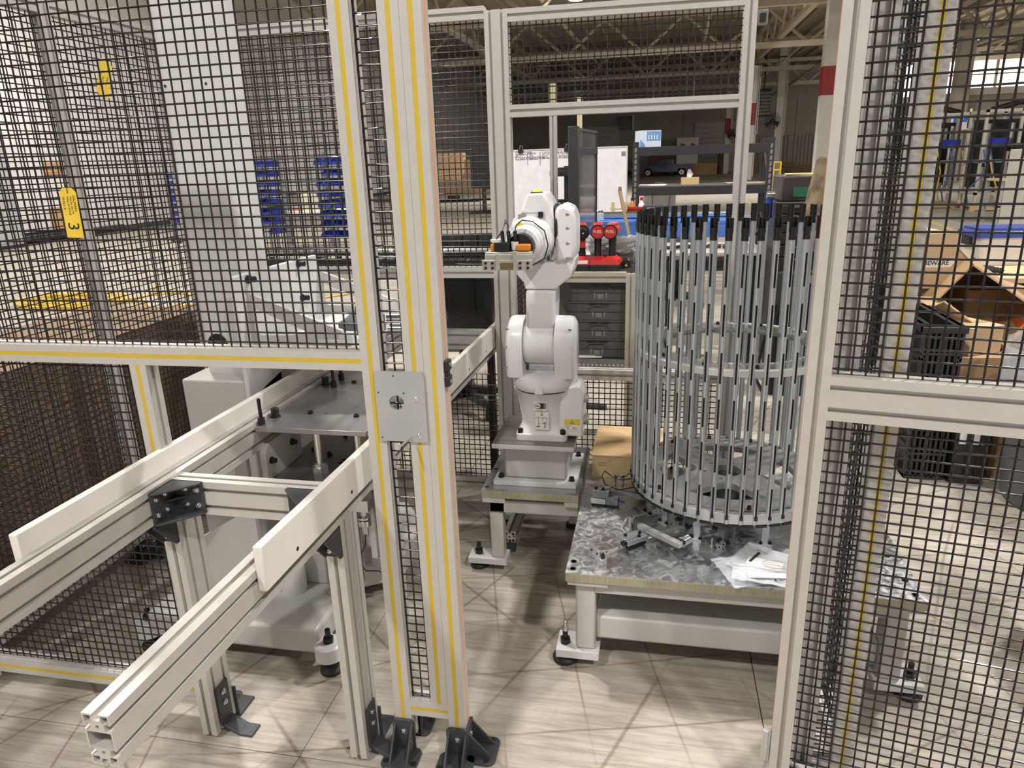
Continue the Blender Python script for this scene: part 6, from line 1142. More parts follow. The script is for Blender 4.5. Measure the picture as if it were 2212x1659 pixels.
def person():
    px_, py_ = at(1838, 500, 4.25).x, 4.25
    t = thing('person', 'person in camouflage jacket and black trousers standing mostly hidden behind the right door post', 'person', (px_, py_, 0), 0.5)
    def skin(name, verts, edges, radii, mat, sub=2):
        me = bpy.data.meshes.new(name); me.from_pydata(verts, edges, []); o = bpy.data.objects.new(name, me); COL.objects.link(o); o.parent = t
        md = o.modifiers.new('skin', 'SKIN'); 
        for v_, r_ in zip(me.skin_vertices[0].data, radii): v_.radius = r_ if isinstance(r_, tuple) else (r_, r_)
        me.skin_vertices[0].data[0].use_root = True
        s_ = o.modifiers.new('sub', 'SUBSURF'); s_.levels = sub; s_.render_levels = sub
        dg = bpy.context.evaluated_depsgraph_get(); m2 = bpy.data.meshes.new_from_object(o.evaluated_get(dg)); bpy.data.objects.remove(o)
        m2.materials.clear(); m2.materials.append(mat); m2.polygons.foreach_set('use_smooth', [True] * len(m2.polygons)); o2 = bpy.data.objects.new(name, m2); COL.objects.link(o2); o2.parent = t; return o2
    SK = M('skin', (0.55, 0.33, 0.24), 0.5); CAM = M('camouflage_cloth', (0.20, 0.15, 0.09), 0.85, 0, 0.55, 14); TRO = M('black_trousers', (0.018, 0.018, 0.02), 0.8)
    # one continuous body: pelvis root, spine, neck, head, arms, legs
    V = [(0, 0, 0.95), (0, 0.01, 1.12), (0, 0.01, 1.32), (0, 0.01, 1.46), (0, -0.01, 1.53), (0, -0.02, 1.63), (0, -0.015, 1.71),
         (0.17, 0.01, 1.43), (0.24, 0.02, 1.16), (0.25, -0.06, 0.93), (0.25, -0.09, 0.86), (-0.17, 0.01, 1.43), (-0.24, 0.02, 1.16), (-0.22, -0.10, 0.95), (-0.21, -0.14, 0.88),
         (0.09, 0, 0.88), (0.10, -0.01, 0.50), (0.11, 0.02, 0.09), (0.12, -0.12, 0.04), (-0.09, 0, 0.88), (-0.10, -0.01, 0.50), (-0.11, 0.02, 0.09), (-0.12, -0.12, 0.04)]
    E = [(0, 1), (1, 2), (2, 3), (3, 4), (4, 5), (5, 6), (3, 7), (7, 8), (8, 9), (9, 10), (3, 11), (11, 12), (12, 13), (13, 14), (0, 15), (15, 16), (16, 17), (17, 18), (0, 19), (19, 20), (20, 21), (21, 22)]
    Rr = [(0.15, 0.11), (0.145, 0.105), (0.165, 0.115), (0.11, 0.08), 0.055, (0.085, 0.10), (0.07, 0.085), 0.065, 0.05, 0.036, 0.03, 0.065, 0.05, 0.036, 0.03, 0.095, 0.062, 0.042, 0.04, 0.095, 0.062, 0.042, 0.04]
    skin('body', V, E, Rr, SK)
    skin('jacket', [V[0], V[1], V[2], V[3], V[7], V[8], V[9], V[11], V[12], V[13], (0, 0, 0.86)], [(0, 1), (1, 2), (2, 3), (3, 4), (4, 5), (5, 6), (3, 7), (7, 8), (8, 9), (0, 10)], [(0.175, 0.13), (0.17, 0.125), (0.185, 0.135), (0.125, 0.095), 0.085, 0.068, 0.055, 0.085, 0.068, 0.055, (0.18, 0.135)], CAM)
    skin('trousers', [V[0], V[15], V[16], (0.11, 0.02, 0.10), V[19], V[20], (-0.11, 0.02, 0.10)], [(0, 1), (1, 2), (2, 3), (0, 4), (4, 5), (5, 6)], [(0.165, 0.12), 0.11, 0.078, 0.068, 0.11, 0.078, 0.068], TRO)
    for s in (-1, 1): skin('shoe', [(s * 0.11, 0.05, 0.05), (s * 0.115, -0.06, 0.05), (s * 0.12, -0.16, 0.035)], [(0, 1), (1, 2)], [(0.05, 0.05), (0.052, 0.045), (0.045, 0.03)], BLK)
    for hx, hy, hz, s in ((0.25, -0.09, 0.86, 1), (-0.21, -0.14, 0.88, -1)):
        vs = [(hx, hy, hz + 0.02), (hx, hy - 0.012, hz - 0.045)]; es = [(0, 1)]; rs = [(0.03, 0.02), (0.036, 0.018)]
        for q, (dx, ln) in enumerate(((-0.026, 0.065), (-0.009, 0.078), (0.009, 0.072), (0.026, 0.058))):
            n0 = len(vs); vs += [(hx + dx * 0.9, hy - 0.018, hz - 0.07), (hx + dx, hy - 0.034, hz - 0.07 - ln * 0.5), (hx + dx, hy - 0.028, hz - 0.07 - ln)]; es += [(1, n0), (n0, n0 + 1), (n0 + 1, n0 + 2)]; rs += [0.009, 0.0085, 0.0075]
        n0 = len(vs); vs += [(hx - s * 0.042, hy - 0.03, hz - 0.03), (hx - s * 0.05, hy - 0.05, hz - 0.065)]; es += [(0, n0), (n0, n0 + 1)]; rs += [0.0105, 0.009]
        skin('hand', vs, es, rs, SK, 1)
    HC = Vector((0, -0.02, 1.66)); HR = M('brown_hair', (0.06, 0.04, 0.025), 0.7)
    G().loft([[(HC.x + 0.082 * s * math.cos(2 * PI * i / 20), HC.y + 0.012 + 0.10 * s * math.sin(2 * PI * i / 20), HC.z + z) for i in range(20)] for z, s in ((0.0, 1.02), (0.05, 1.05), (0.09, 0.85), (0.115, 0.35))]).obj('hair', HR, t, world=False)
    for s in (-1, 1):
        G().sphere((s * 0.032, -0.108, 1.655), 0.011).obj('eye', PAPER, t, world=False); G().sphere((s * 0.086, 0.0, 1.645), 0.026, 10, 6, (0.4, 0.7, 1.1)).obj('ear', SK, t, world=False)
    G().loft([[(x, y, z) for x, y in ((-w, -0.10), (w, -0.10), (0, -0.10 - d))] for z, w, d in ((1.66, 0.007, 0.012), (1.63, 0.013, 0.03), (1.618, 0.014, 0.012))]).obj('nose', SK, t, world=False); G().box(-0.022, 0.022, -0.112, -0.10, 1.588, 1.596).obj('mouth', M('lip', (0.35, 0.14, 0.11), 0.5), t, world=False)
person()
# ------------------------------------------------------------------ columns, far wall, truck
CWH = M('column_white', (0.74, 0.72, 0.68), 0.5, 0, 0.05, 2); CRD = M('column_red', (0.36, 0.03, 0.03), 0.5)
def column(x, y, w, lab, red=(3.2, 4.05), top=6.3):
    t = thing('building_column', lab, 'column', (x, y, 0), 0, 'white columns with a red band')
    G().box(-w / 2, w / 2, -w / 2, w / 2, 0, top).obj('shaft', CWH, t, world=False, bevel=0.01); G().box(-w / 2 - 0.004, w / 2 + 0.004, -w / 2 - 0.004, w / 2 + 0.004, red[0], red[1]).obj('red_band', CRD, t, world=False)
    G().box(-w * 0.8, w * 0.8, -w * 0.8, w * 0.8, 0, 0.04).obj('base_plate', GREYP, t, world=False); G().cyl((w / 2 + 0.05, -w / 2, 0.2), (w / 2 + 0.05, -w / 2, top), 0.03, n=8).cyl((w / 2 + 0.14, -w / 2, 2.6), (w / 2 + 0.14, -w / 2, top), 0.02, n=8).obj('conduit', CWH, t, world=False)
    return t
c1 = at(1777, 300, 25.8); column(c1.x, 25.8, 0.42, 'nearest white steel column with a red band, left of the right door post')
c2 = at(1617, 330, 46.0); column(c2.x, 46.0, 0.45, 'middle white column with a red band seen right of the back fence post', (3.1, 4.3)); c3 = at(1569, 330, 63.5); column(c3.x, 63.5, 0.40, 'farthest thin white column in front of the pale roller door', (3.1, 4.3)); c4 = at(1676, 330, 52.0); column(c4.x, 52.0, 0.45, 'white column carrying the big round fan', (7.3, 7.4), 8.0)
def fan(x, y, z, r, lab):
    t = thing('drum_fan', lab, 'fan', (x, y, z)); g = G()
    for k in range(5): g.tube([(r * (0.25 + 0.19 * k) * math.cos(2 * PI * i / 28), -0.12 - 0.02 * math.cos(k), r * (0.25 + 0.19 * k) * math.sin(2 * PI * i / 28)) for i in range(28)], 0.012, 4, True)
    for k in range(16): a = 2 * PI * k / 16; g.tube([(0.08 * math.cos(a), -0.14, 0.08 * math.sin(a)), (r * math.cos(a), -0.12, r * math.sin(a)), (r * math.cos(a), 0.12, r * math.sin(a))], 0.010, 4)
    g.obj('guard', BLK, t, world=False); G().cyl((0, -0.05, 0), (0, 0.25, 0), 0.12, n=16).obj('motor', BLK, t, world=False)
    for k in range(3): G(Matrix.Rotation(2 * PI * k / 3 + 0.4, 4, 'Y')).prism([(0.06, -0.08), (r * 0.9, -0.2), (r * 0.9, 0.12), (0.06, 0.06)], -0.01, 0.01, frame((0, 0, 0), (1, 0, 0), (0, 0, 1)) @ Matrix.Rotation(0.35, 4, 'X')).obj('blade', M('fan_blade', (0.10, 0.10, 0.10), 0.4), t, world=False)
    G().box(-0.05, 0.05, 0.2, 0.5, -0.05, 0.05).obj('bracket', BLK, t, world=False)
f_ = at(1668, 262, 51.3); fan(f_.x, 51.3, f_.z, 0.50, 'big round caged fan on a white column near the back wall'); f_ = at(1582, 290, 63.0); fan(f_.x, 63.0, f_.z, 0.42, 'small caged fan by the thin column at the pale roller door')
p = at(1352, 265, 65.5); t = thing('wall_unit', 'dark square ventilation unit high on the back wall', 'vent', (p.x, 65.6, p.z)); G().box(-0.5, 0.5, -0.1, 0.35, -0.45, 0.45).obj('body', BLK, t, world=False)
for k in range(6): G().box(-0.45, 0.45, -0.13, -0.1, -0.4 + k * 0.14, -0.36 + k * 0.14).obj('louvre', GREYP, t, world=False)
G().box(0.55, 0.68, -0.1, 0.35, -0.6, 0.6).obj('side_duct', CWH, t, world=False)
p = at(1649, 222, 50.0); t = thing('hanging_heater', 'tall black heater box hung under the roof left of the fan', 'heater', (p.x, 50.0, p.z)); G().box(-0.4, 0.4, -0.4, 0.4, -0.8, 0.8).obj('body', BLK, t, world=False, bevel=0.03); G().cyl((0, 0, 0.8), (0, 0, CZ - p.z), 0.05, n=8).obj('hanger', BLK, t, world=False)
for k in range(7): G().box(-0.36, 0.36, -0.43, -0.4, -0.7 + k * 0.2, -0.62 + k * 0.2).obj('louvre', GREYP, t, world=False)
def truck(name, lab, x0, x1, y, mat, rz=0.0, flip=1):
    L_ = x1 - x0; t = thing(name, lab, 'truck', ((x0 + x1) / 2, y, 0), rz); s = L_ / 5.6
    def q(pts): return [((p_[0] - 2.8) * s * flip, p_[1] * s) for p_ in pts]
    fr2 = frame((0, 0, 0), (1, 0, 0), (0, 0, 1))
    low = [(0.05, 0.45), (0.0, 0.75), (0.10, 1.02), (0.45, 1.10), (1.55, 1.18), (5.55, 1.18), (5.6, 0.6), (5.5, 0.48), (4.95, 0.48)] + [(4.5 + 0.46 * math.cos(a), 0.45 + 0.46 * math.sin(a)) for a in [PI * k / 10 for k in range(11)]] + [(1.5, 0.45)] + [(1.0 + 0.46 * math.cos(a), 0.45 + 0.46 * math.sin(a)) for a in [PI * k / 10 for k in range(11)]]
    G().prism(q(low), -0.9 * s, 0.9 * s, fr2).obj('body', mat, t, world=False, bevel=0.03)
    G().prism(q([(1.45, 1.15), (2.15, 1.72), (2.4, 1.80), (3.25, 1.80), (3.45, 1.70), (3.55, 1.15)]), -0.82 * s, 0.82 * s, fr2).obj('cab', mat, t, world=False, bevel=0.05)
    GL = M('truck_glass', (0.05, 0.06, 0.08), 0.08)
    for a in ([(1.75, 1.2), (2.2, 1.64), (2.62, 1.68), (2.62, 1.2)], [(2.7, 1.2), (2.7, 1.68), (3.3, 1.66), (3.4, 1.2)]): G().prism(q(a), 0.821 * s, 0.835 * s, fr2).obj('side_window', GL, t, world=False)
    for xw in (1.0, 4.5):
        for sy in (-1, 1):
            X = (xw - 2.8) * s * flip; w = G().cyl((X, sy * 0.62 * s, 0.40 * s), (X, sy * 0.88 * s, 0.40 * s), 0.40 * s, n=24).obj('tyre', RUB, t, world=False); G().cyl((X, sy * 0.885 * s, 0.40 * s), (X, sy * 0.80 * s, 0.40 * s), 0.24 * s, n=20).obj('rim', STEEL, w, world=False)
            for k in range(5): a = 2 * PI * k / 5; G().tube([(X, sy * 0.89 * s, 0.40 * s), (X + 0.22 * s * math.cos(a), sy * 0.89 * s, (0.40 + 0.22 * math.sin(a)) * s)], 0.03 * s, 4).obj('spoke', BLK, w, world=False)
    X = (5.57 - 2.8) * s * flip; X2 = (5.62 - 2.8) * s * flip
    for sy in (-1, 1): G().box(min(X, X2), max(X, X2), sy * 0.78 * s - 0.10, sy * 0.78 * s + 0.12, 0.82 * s, 1.12 * s).obj('tail_lamp', M('red_lamp', (0.65, 0.04, 0.04), 0.3), t, world=False)
    G().box((3.6 - 2.8) * s * flip, (5.5 - 2.8) * s * flip, -0.78 * s, 0.78 * s, 1.181 * s, 1.19 * s).obj('bed_liner', BLK, t, world=False) if flip > 0 else None
    return t
a = at(1381, 375, 61.0); b = at(1497, 375, 61.0); truck('pickup_truck', 'dark blue pickup truck parked far off behind the black rack', a.x, b.x, 61.0, M('navy_paint', (0.012, 0.018, 0.10), 0.22, 0.2, coat=0.5), -0.12)
b = at(1376, 375, 62.5); truck('pickup_truck', 'black truck mostly hidden behind the left upright of the black rack', b.x - 5.2, b.x, 62.5, M('black_paint', (0.012, 0.012, 0.013), 0.25, coat=0.5), -0.1)
p = at(1484, 335, 65.0); t = thing('floor_machine', 'pale machine with two round openings against the back wall behind the truck', 'machine', (p.x, 64.9, 0)); G().box(-0.9, 0.9, -0.4, 0.5, 0.4, 3.0).obj('body', CWH, t, world=False, bevel=0.05)
for s in (-0.4, 0.4): G().cyl((s, -0.42, 2.3), (s, -0.4, 2.3), 0.22, n=18).obj('opening', BLK, t, world=False)
for s in (-0.8, 0.7): G().box(s, s + 0.1, -0.3, 0.4, 0, 0.4).obj('leg', GREYP, t, world=False)
for px, y, w, h, lab, m in ((1513, 63, 2.6, 0.9, 'long low tan carton beyond the tail of the blue truck', CARD), (1563, 64.5, 0.9, 2.3, 'tall brown carton standing at the pale roller door', CARDD), (1425, 64.8, 1.6, 1.7, 'reddish crate against the back wall behind the blue truck', M('rust_board', (0.22, 0.07, 0.05), 0.7)), (1637, 62, 0.9, 1.0, 'dark carton by the back wall right of the fence post', CARDD), (1690, 63, 1.6, 0.8, 'brown carton by the back wall behind the yellow guard', CARDD)):
    p = at(px, 360, y); carton('carton', lab, p.x, y, 0, w, 1.0, h, 0, m)
def pallet(x, y, z, lab, w=1.2, d=1.0, rz=0.0, mat=None, group=None, runners=True):
    t = thing('pallet', lab, 'pallet', (x, y, z), rz, group); m = mat or M('pallet_wood', (0.55, 0.41, 0.22), 0.7, 0, 0.15, 6)
    for k in range(7): G().box(-w / 2 + k * w / 7, -w / 2 + k * w / 7 + w / 8.5, -d / 2, d / 2, 0.11, 0.13).obj('deck_board', m, t, world=False)
    for s in (-d / 2, -0.05, d / 2 - 0.1): G().box(-w / 2, w / 2, s, s + 0.1, 0.02, 0.11).obj('runner', m, t, world=False)
    for s in (-w / 2, -0.05, w / 2 - 0.1): G().box(s, s + 0.1, -d / 2, d / 2, 0, 0.02).obj('bottom_board', m, t, world=False)
    return t
for k in range(4): p = at(1722, 360, 62.0); pallet(p.x + 0.1 * (k % 2), 62.0, k * 0.14, ('lowest', 'second', 'third', 'topmost')[k] + ' dark pallet of the stack before the corrugated back wall', 2.6, 1.2, 0.03 * k, CARDD)
p = at(1676, 400, 38.0); t = thing('guard_rail', 'yellow steel guard rail on the far floor right of the black rack', 'guard rail', (p.x, 38.0, 0)); g = M('guard_yellow', (0.70, 0.48, 0.03), 0.5)
for s in (-0.16, 0.16):
    G().cyl((s, 0, 0), (s, 0, 1.1), 0.04, n=12).obj('upright', g, t, world=False)
    G().cyl((s, 0.5, 0), (s, 0.5, 1.1), 0.04, n=12).obj('upright', g, t, world=False); G().cyl((s, 0, 1.08), (s, 0.5, 1.08), 0.04, n=12).obj('side_bar', g, t, world=False)
for z in (0.35, 0.72, 1.08): G().cyl((-0.16, 0, z), (0.16, 0, z), 0.035, n=12).obj('crossbar', g, t, world=False)
LINE = M('floor_line_paint', (0.62, 0.44, 0.12), 0.6, 0, 0.2, 6)
for n, pts in enumerate((((1596, 428), (1694, 471)), ((1246, 462), (1300, 428)), ((925, 502), (1062, 458)), ((2010, 478), (2060, 498)), ((1330, 403), (1560, 391)))):
    A_, B_ = fl(*pts[0]), fl(*pts[1]); d = (B_ - A_).normalized(); nn = Vector((-d.y, d.x, 0)) * 0.05; o = G().add([A_ + nn, A_ - nn, B_ - nn, B_ + nn, A_ + nn + Vector((0, 0, 0.002)), A_ - nn + Vector((0, 0, 0.002)), B_ - nn + Vector((0, 0, 0.002)), B_ + nn + Vector((0, 0, 0.002))], [(0, 1, 2, 3), (4, 5, 6, 7), (0, 1, 5, 4), (1, 2, 6, 5), (2, 3, 7, 6), (3, 0, 4, 7)]).obj('trim_%d' % (n + 1), LINE); structure(o)
# goods along the left wall seen between the posts
for px, py, y, w, h, lab, m in ((950, 375, 30, 2.2, 1.6, 'tan carton on the far shelf, left one seen between the two fence posts', CARD), (985, 378, 30.2, 1.6, 1.2, 'brown carton on the far shelf in the middle between the fence posts', CARDD), (1020, 392, 30.5, 1.6, 1.0, 'tan carton low on the far shelf next to the double post', CARD), (975, 405, 29.0, 2.6, 0.6, 'low dark carton in front of the far cartons', CARDD)):
    p = at(px, py, y); carton('carton', lab, p.x, y, max(0.0, p.z - h / 2), w, 1.0, h, 0.1, m)
p = at(985, 400, 31.0); t = thing('pallet_shelving', 'low dark shelving carrying cartons far off between the fence posts', 'shelving', (p.x, 31, 0))
for z in (0.45, 1.0): G().box(p.x - 1.9, p.x + 2.2, 29.6, 31.2, z - 0.12, z).obj('shelf', CARDD, t)
for s in (-1.9, 0, 2.1): G().box(p.x + s, p.x + s + 0.1, 29.6, 31.2, 0, 1.1).obj('upright', BLK, t)
p = at(1040, 362, 22.0); t = thing('black_screen', 'tall black screen on a stand beside the double post far behind', 'screen', (p.x, 22, 0)); G().box(p.x - 0.35, p.x + 0.45, 22, 22.1, 0.75, 2.0).obj('panel', BLK, t, bevel=0.02); G().box(p.x - 0.02, p.x + 0.1, 22.02, 22.1, 0.0, 0.75).box(p.x - 0.4, p.x + 0.5, 21.7, 22.4, 0, 0.05).obj('stand', BLK, t)
# ------------------------------------------------------------------ right hand side
def grid_crate(name, lab, x0, x1, y0, y1, z0, z1, group=None, latch=True):
    t = thing(name, lab, 'crate', ((x0 + x1) / 2, y0, z0), 0, group); m = M('black_crate', (0.022, 0.022, 0.024), 0.45); w = x1 - x0; d = y1 - y0; h = z1 - z0; k = 0.012
    G().box(x0, x1, y0, y1, z0, z0 + 0.02).box(x0 + 0.01, x1 - 0.01, y1 - 0.02, y1 - 0.01, z0, z1).box(x0 + 0.015, x1 - 0.015, y0 + 0.03, y0 + 0.04, z0, z1).box(x0 + 0.03, x0 + 0.04, y0 + 0.03, y1, z0, z1).box(x1 - 0.04, x1 - 0.03, y0 + 0.03, y1, z0, z1).obj('liner_wall', BLK, t)
    for a in range(8): xx = x0 + a * (w - k) / 7; G().box(xx, xx + k, y0, y0 + 0.03, z0, z1).obj('rib', m, t, bevel=0.002)
    for a in range(7): zz = z0 + a * (h - k) / 6; G().box(x0, x1, y0 - 0.003, y0 + 0.02, zz, zz + k).obj('rib', m, t, bevel=0.002)
    for a in range(6): zz = z0 + a * (h - k) / 5; G().box(x0, x0 + 0.02, y0, y1, zz, zz + k).obj('rib', m, t); G().box(x1 - 0.02, x1, y0, y1, zz, zz + k).obj('rib', m, t)
    G().box(x0 - 0.008, x1 + 0.008, y0 - 0.008, y0 + 0.03, z1 - 0.03, z1).box(x0 - 0.008, x0 + 0.03, y0, y1, z1 - 0.03, z1).box(x1 - 0.03, x1 + 0.008, y0, y1, z1 - 0.03, z1).obj('rim', m, t, bevel=0.003)
    if latch:
        xm = x0 + w * 0.58; zm = z0 + h * 0.45; G().box(xm - 0.035, xm + 0.035, y0 - 0.016, y0 - 0.004, zm - 0.075, zm + 0.075).obj('latch', M('latch_white', (0.72, 0.71, 0.68), 0.4), t, bevel=0.003); G().box(xm - 0.022, xm + 0.022, y0 - 0.018, y0 - 0.016, zm + 0.005, zm + 0.055).obj('latch_window', GREYP, t)
    return t
a = fl(1950, 1022); CY1 = 3.40; x0 = at(1962, 800, CY1).x; x1 = at(2058, 800, CY1).x
grid_crate('collapsible_crate', 'black grid crate with a white latch beside the return fence at the right', 1.19, 1.36, CY1, CY1 + 0.55, 0.0, 0.74); 
t = thing('folded_crate', 'black folded crate with white hinge plates right of the grid crate', 'crate', (1.44, 3.38, 0)); G().box(1.375, 1.52, 3.37, 3.75, 0.0, 0.34).obj('body', M('black_crate', (0.022, 0.022, 0.024), 0.45), t, bevel=0.006)
for k in range(3): G().box(1.385 + k * 0.045, 1.422 + k * 0.045, 3.362, 3.37, 0.03, 0.15).obj('panel', BLK, t, bevel=0.003)
for xx in (1.39, 1.445): G().box(xx, xx + 0.028, 3.36, 3.37, 0.20, 0.29).obj('hinge_plate', M('latch_white', (0.72, 0.71, 0.68), 0.4), t, bevel=0.002)
for z in (0.2, 0.29): G().lathe([(0.006, 0), (0.006, 0.002), (0.0001, 0.002)], 10, frame((1.49, 3.3695, z), (1, 0, 0), (0, 0, 1))).obj('rivet', GREYP, t)
CARDL = M('light_cardboard', (0.56, 0.40, 0.25), 0.75, 0, 0.06, 8)
YB1 = 4.3
a = at(1992, 600, YB1); b = at(2048, 600, YB1); zt_ = at(2010, 508, YB1).z; zb_ = at(2010, 625, YB1).z
t = carton('shipping_box', 'light cardboard box with a BEWARE sticker standing on the pile at the right', (a.x + b.x) / 2, YB1 + 0.2, zb_, b.x - a.x + 0.02, 0.36, zt_ - zb_, 0.12, CARDL); G().box(-0.075, 0.075, -0.1815, -0.18, (zt_ - zb_) * 0.40, (zt_ - zb_) * 0.56).obj('sticker', PAPER, t, world=False)
text('BEWARE', 'lettering', INK, t, frame((-0.02, -0.182, (zt_ - zb_) * 0.48), (1, 0, 0), (0.25, 0, 1)), 0.034, 0.0002, world=False, bold=0.0006)
carton('carton', 'low cardboard box under the box with the BEWARE sticker', 1.84, YB1 + 0.2, 0.42, 0.34, 0.4, zb_ - 0.425, 0.1, CARD); carton('carton', 'plain cardboard box at the bottom of the pile at the right', 1.84, YB1 + 0.2, 0.0, 0.36, 0.42, 0.41, -0.05, CARD)
a = at(1988, 690, 3.95); b = at(2040, 690, 3.95); zt_ = at(2010, 655, 3.95).z; carton('carton', 'small taped cardboard box sitting on the black grid crate side', (a.x + b.x) / 2, 4.0, 0.40, b.x - a.x, 0.24, zt_ - 0.4, 0.0, CARD); carton('carton', 'cardboard box beneath the small taped box behind the grid crate', (a.x + b.x) / 2, 4.0, 0.0, 0.2, 0.25, 0.395, 0.0, CARD)
# big open box lying on its side
p = at(2125, 665, 3.9); t = thing('open_box', 'big tilted cardboard box, open end to the front, orange stripes inside', 'cardboard box', (p.x, 3.9, p.z - 0.02), 0.0); t.rotation_euler = (0.0, 0.62, -0.25); k = 0.008; W2, D2, H2 = 0.40, 0.6, 0.30
for nm, bx_, m in (('top_panel', (-W2 / 2, W2 / 2, 0, D2, H2 / 2 - k, H2 / 2), CARDL), ('bottom_panel', (-W2 / 2, W2 / 2, 0, D2, -H2 / 2, -H2 / 2 + k), CARD), ('side_panel', (-W2 / 2, -W2 / 2 + k, 0, D2, -H2 / 2, H2 / 2), CARD), ('side_panel', (W2 / 2 - k, W2 / 2, 0, D2, -H2 / 2, H2 / 2), CARDL), ('back_panel', (-W2 / 2, W2 / 2, D2 - k, D2, -H2 / 2, H2 / 2), CARDD)): G().box(*bx_).obj(nm, m, t, world=False)
for s, z in ((W2 / 2 - 0.014, 0.03), (-W2 / 2 + 0.012, 0.05)): G().box(s - 0.002, s + 0.002, 0.02, 0.3, z, z + 0.035).obj('orange_stripe', M('orange_paint', (0.75, 0.16, 0.03), 0.5), t, world=False)
G().box(-W2 / 2 + 0.02, W2 / 2 - 0.02, 0.02, 0.5, H2 / 2 + 0.0005, H2 / 2 + 0.001).obj('print_area', M('print_tan', (0.44, 0.29, 0.16), 0.7), t, world=False); G(Matrix.Translation((0, 0, -H2 / 2)) @ Matrix.Rotation(-0.5, 4, 'X')).box(-W2 / 2, W2 / 2, -0.2, 0.0, 0, k).obj('flap', CARDL, t, world=False)
p = at(2122, 728, 3.6); carton('carton', 'small closed cardboard box lying in front of the tilted open box', p.x, 3.75, p.z - 0.1, 0.2, 0.2, 0.13, 0.5, CARDL); carton('carton', 'cardboard box at floor level under the tilted open box', p.x + 0.02, 3.8, 0.0, 0.34, 0.4, p.z - 0.105, 0.1, CARD, open_=False)
carton('carton', 'upright open cardboard box between the grid crate and the grey bin', 1.52 + 0.13, 3.62, 0.0, 0.2, 0.24, 0.36, 0.2, CARD, open_=True)
# pallet box with wooden lid
p0 = at(2085, 600, 4.8); ZB = at(2160, 600, 4.8).z
t = thing('pallet_box', 'large black plastic pallet box with raised letters under a plywood sheet', 'pallet box', (2.9, 5.2, 0)); G().box(p0.x + 0.02, p0.x + 1.2, 4.82, 5.7, 0.1, ZB - 0.03).obj('body', M('black_crate', (0.022, 0.022, 0.024), 0.45), t, bevel=0.012)
for z in (0.25, 0.55, ZB - 0.08): G().box(p0.x + 0.01, p0.x + 1.21, 4.80, 4.83, z - 0.03, z).obj('rib', MATS['black_crate'], t, bevel=0.005)
for k in range(3): G().box(p0.x + 0.05 + k * 0.5, p0.x + 0.2 + k * 0.5, 4.82, 5.7, 0, 0.1).obj('skid', MATS['black_crate'], t)
G().box(p0.x + 0.60, p0.x + 0.85, 4.812, 4.822, 0.32, 0.37).obj('hand_slot', BLK, t)
text('TO LINE', 'lettering', M('moulded_letters', (0.07, 0.07, 0.072), 0.4), t, frame((at(2165, 622, 4.8).x, 4.817, at(2165, 622, 4.8).z), (1, 0, 0), (0, 0, 1)), 0.085, 0.003)
t = thing('plywood_sheet', 'pale plywood sheet lying on the black pallet box', 'plywood', (2.9, 5.2, ZB)); G().box(p0.x - 0.02, p0.x + 1.2, 4.78, 5.95, ZB - 0.03, ZB - 0.012).obj('sheet', M('plywood', (0.62, 0.47, 0.27), 0.6, 0, 0.1, 6, 0, 50, (1, 8, 1)), t, bevel=0.001); G().box(p0.x - 0.02, p0.x + 1.2, 4.78, 5.95, ZB - 0.012, ZB).obj('sheet', MATS['plywood'], t, bevel=0.001)
p = at(2145, 560, 5.5); t = thing('storage_tote', 'white plastic tote with a blue lid on the plywood sheet', 'tote', (p.x, 5.45, ZB), 0.05); G().loft([ring_rr(0.34, 0.26, 0.03, 0), ring_rr(0.40, 0.30, 0.03, 0.19)]).obj('body', M('tote_white', (0.66, 0.64, 0.62), 0.4), t, world=False, bevel=0.003); G().loft([ring_rr(0.43, 0.33, 0.03, 0.185), ring_rr(0.43, 0.33, 0.03, 0.215), ring_rr(0.38, 0.28, 0.03, 0.23), ring_rr(0.38, 0.28, 0.03, 0.245)]).obj('lid', M('lid_blue', (0.04, 0.07, 0.32), 0.4), t, world=False)
for s in (-1, 1): G().box(s * 0.205 - 0.012, s * 0.205 + 0.012, -0.06, 0.06, 0.13, 0.19).obj('handle', BLK, t, world=False)
p = at(2058, 560, 5.2); t = thing('black_case', 'flat black equipment case behind the box with the BEWARE sticker', 'case', (p.x, 5.25, ZB), 0.05); G().box(-0.12, 0.12, -0.1, 0.1, 0, 0.045).obj('lower_shell', BLK, t, world=False, bevel=0.01); G().box(-0.12, 0.12, -0.1, 0.1, 0.047, 0.075).obj('lid', BLK, t, world=False, bevel=0.01); G().box(-0.1, 0.1, -0.085, 0.085, 0.075, 0.079).obj('clear_window', M('clear_plastic', (0.75, 0.78, 0.78), 0.15, alpha=0.5), t, world=False)
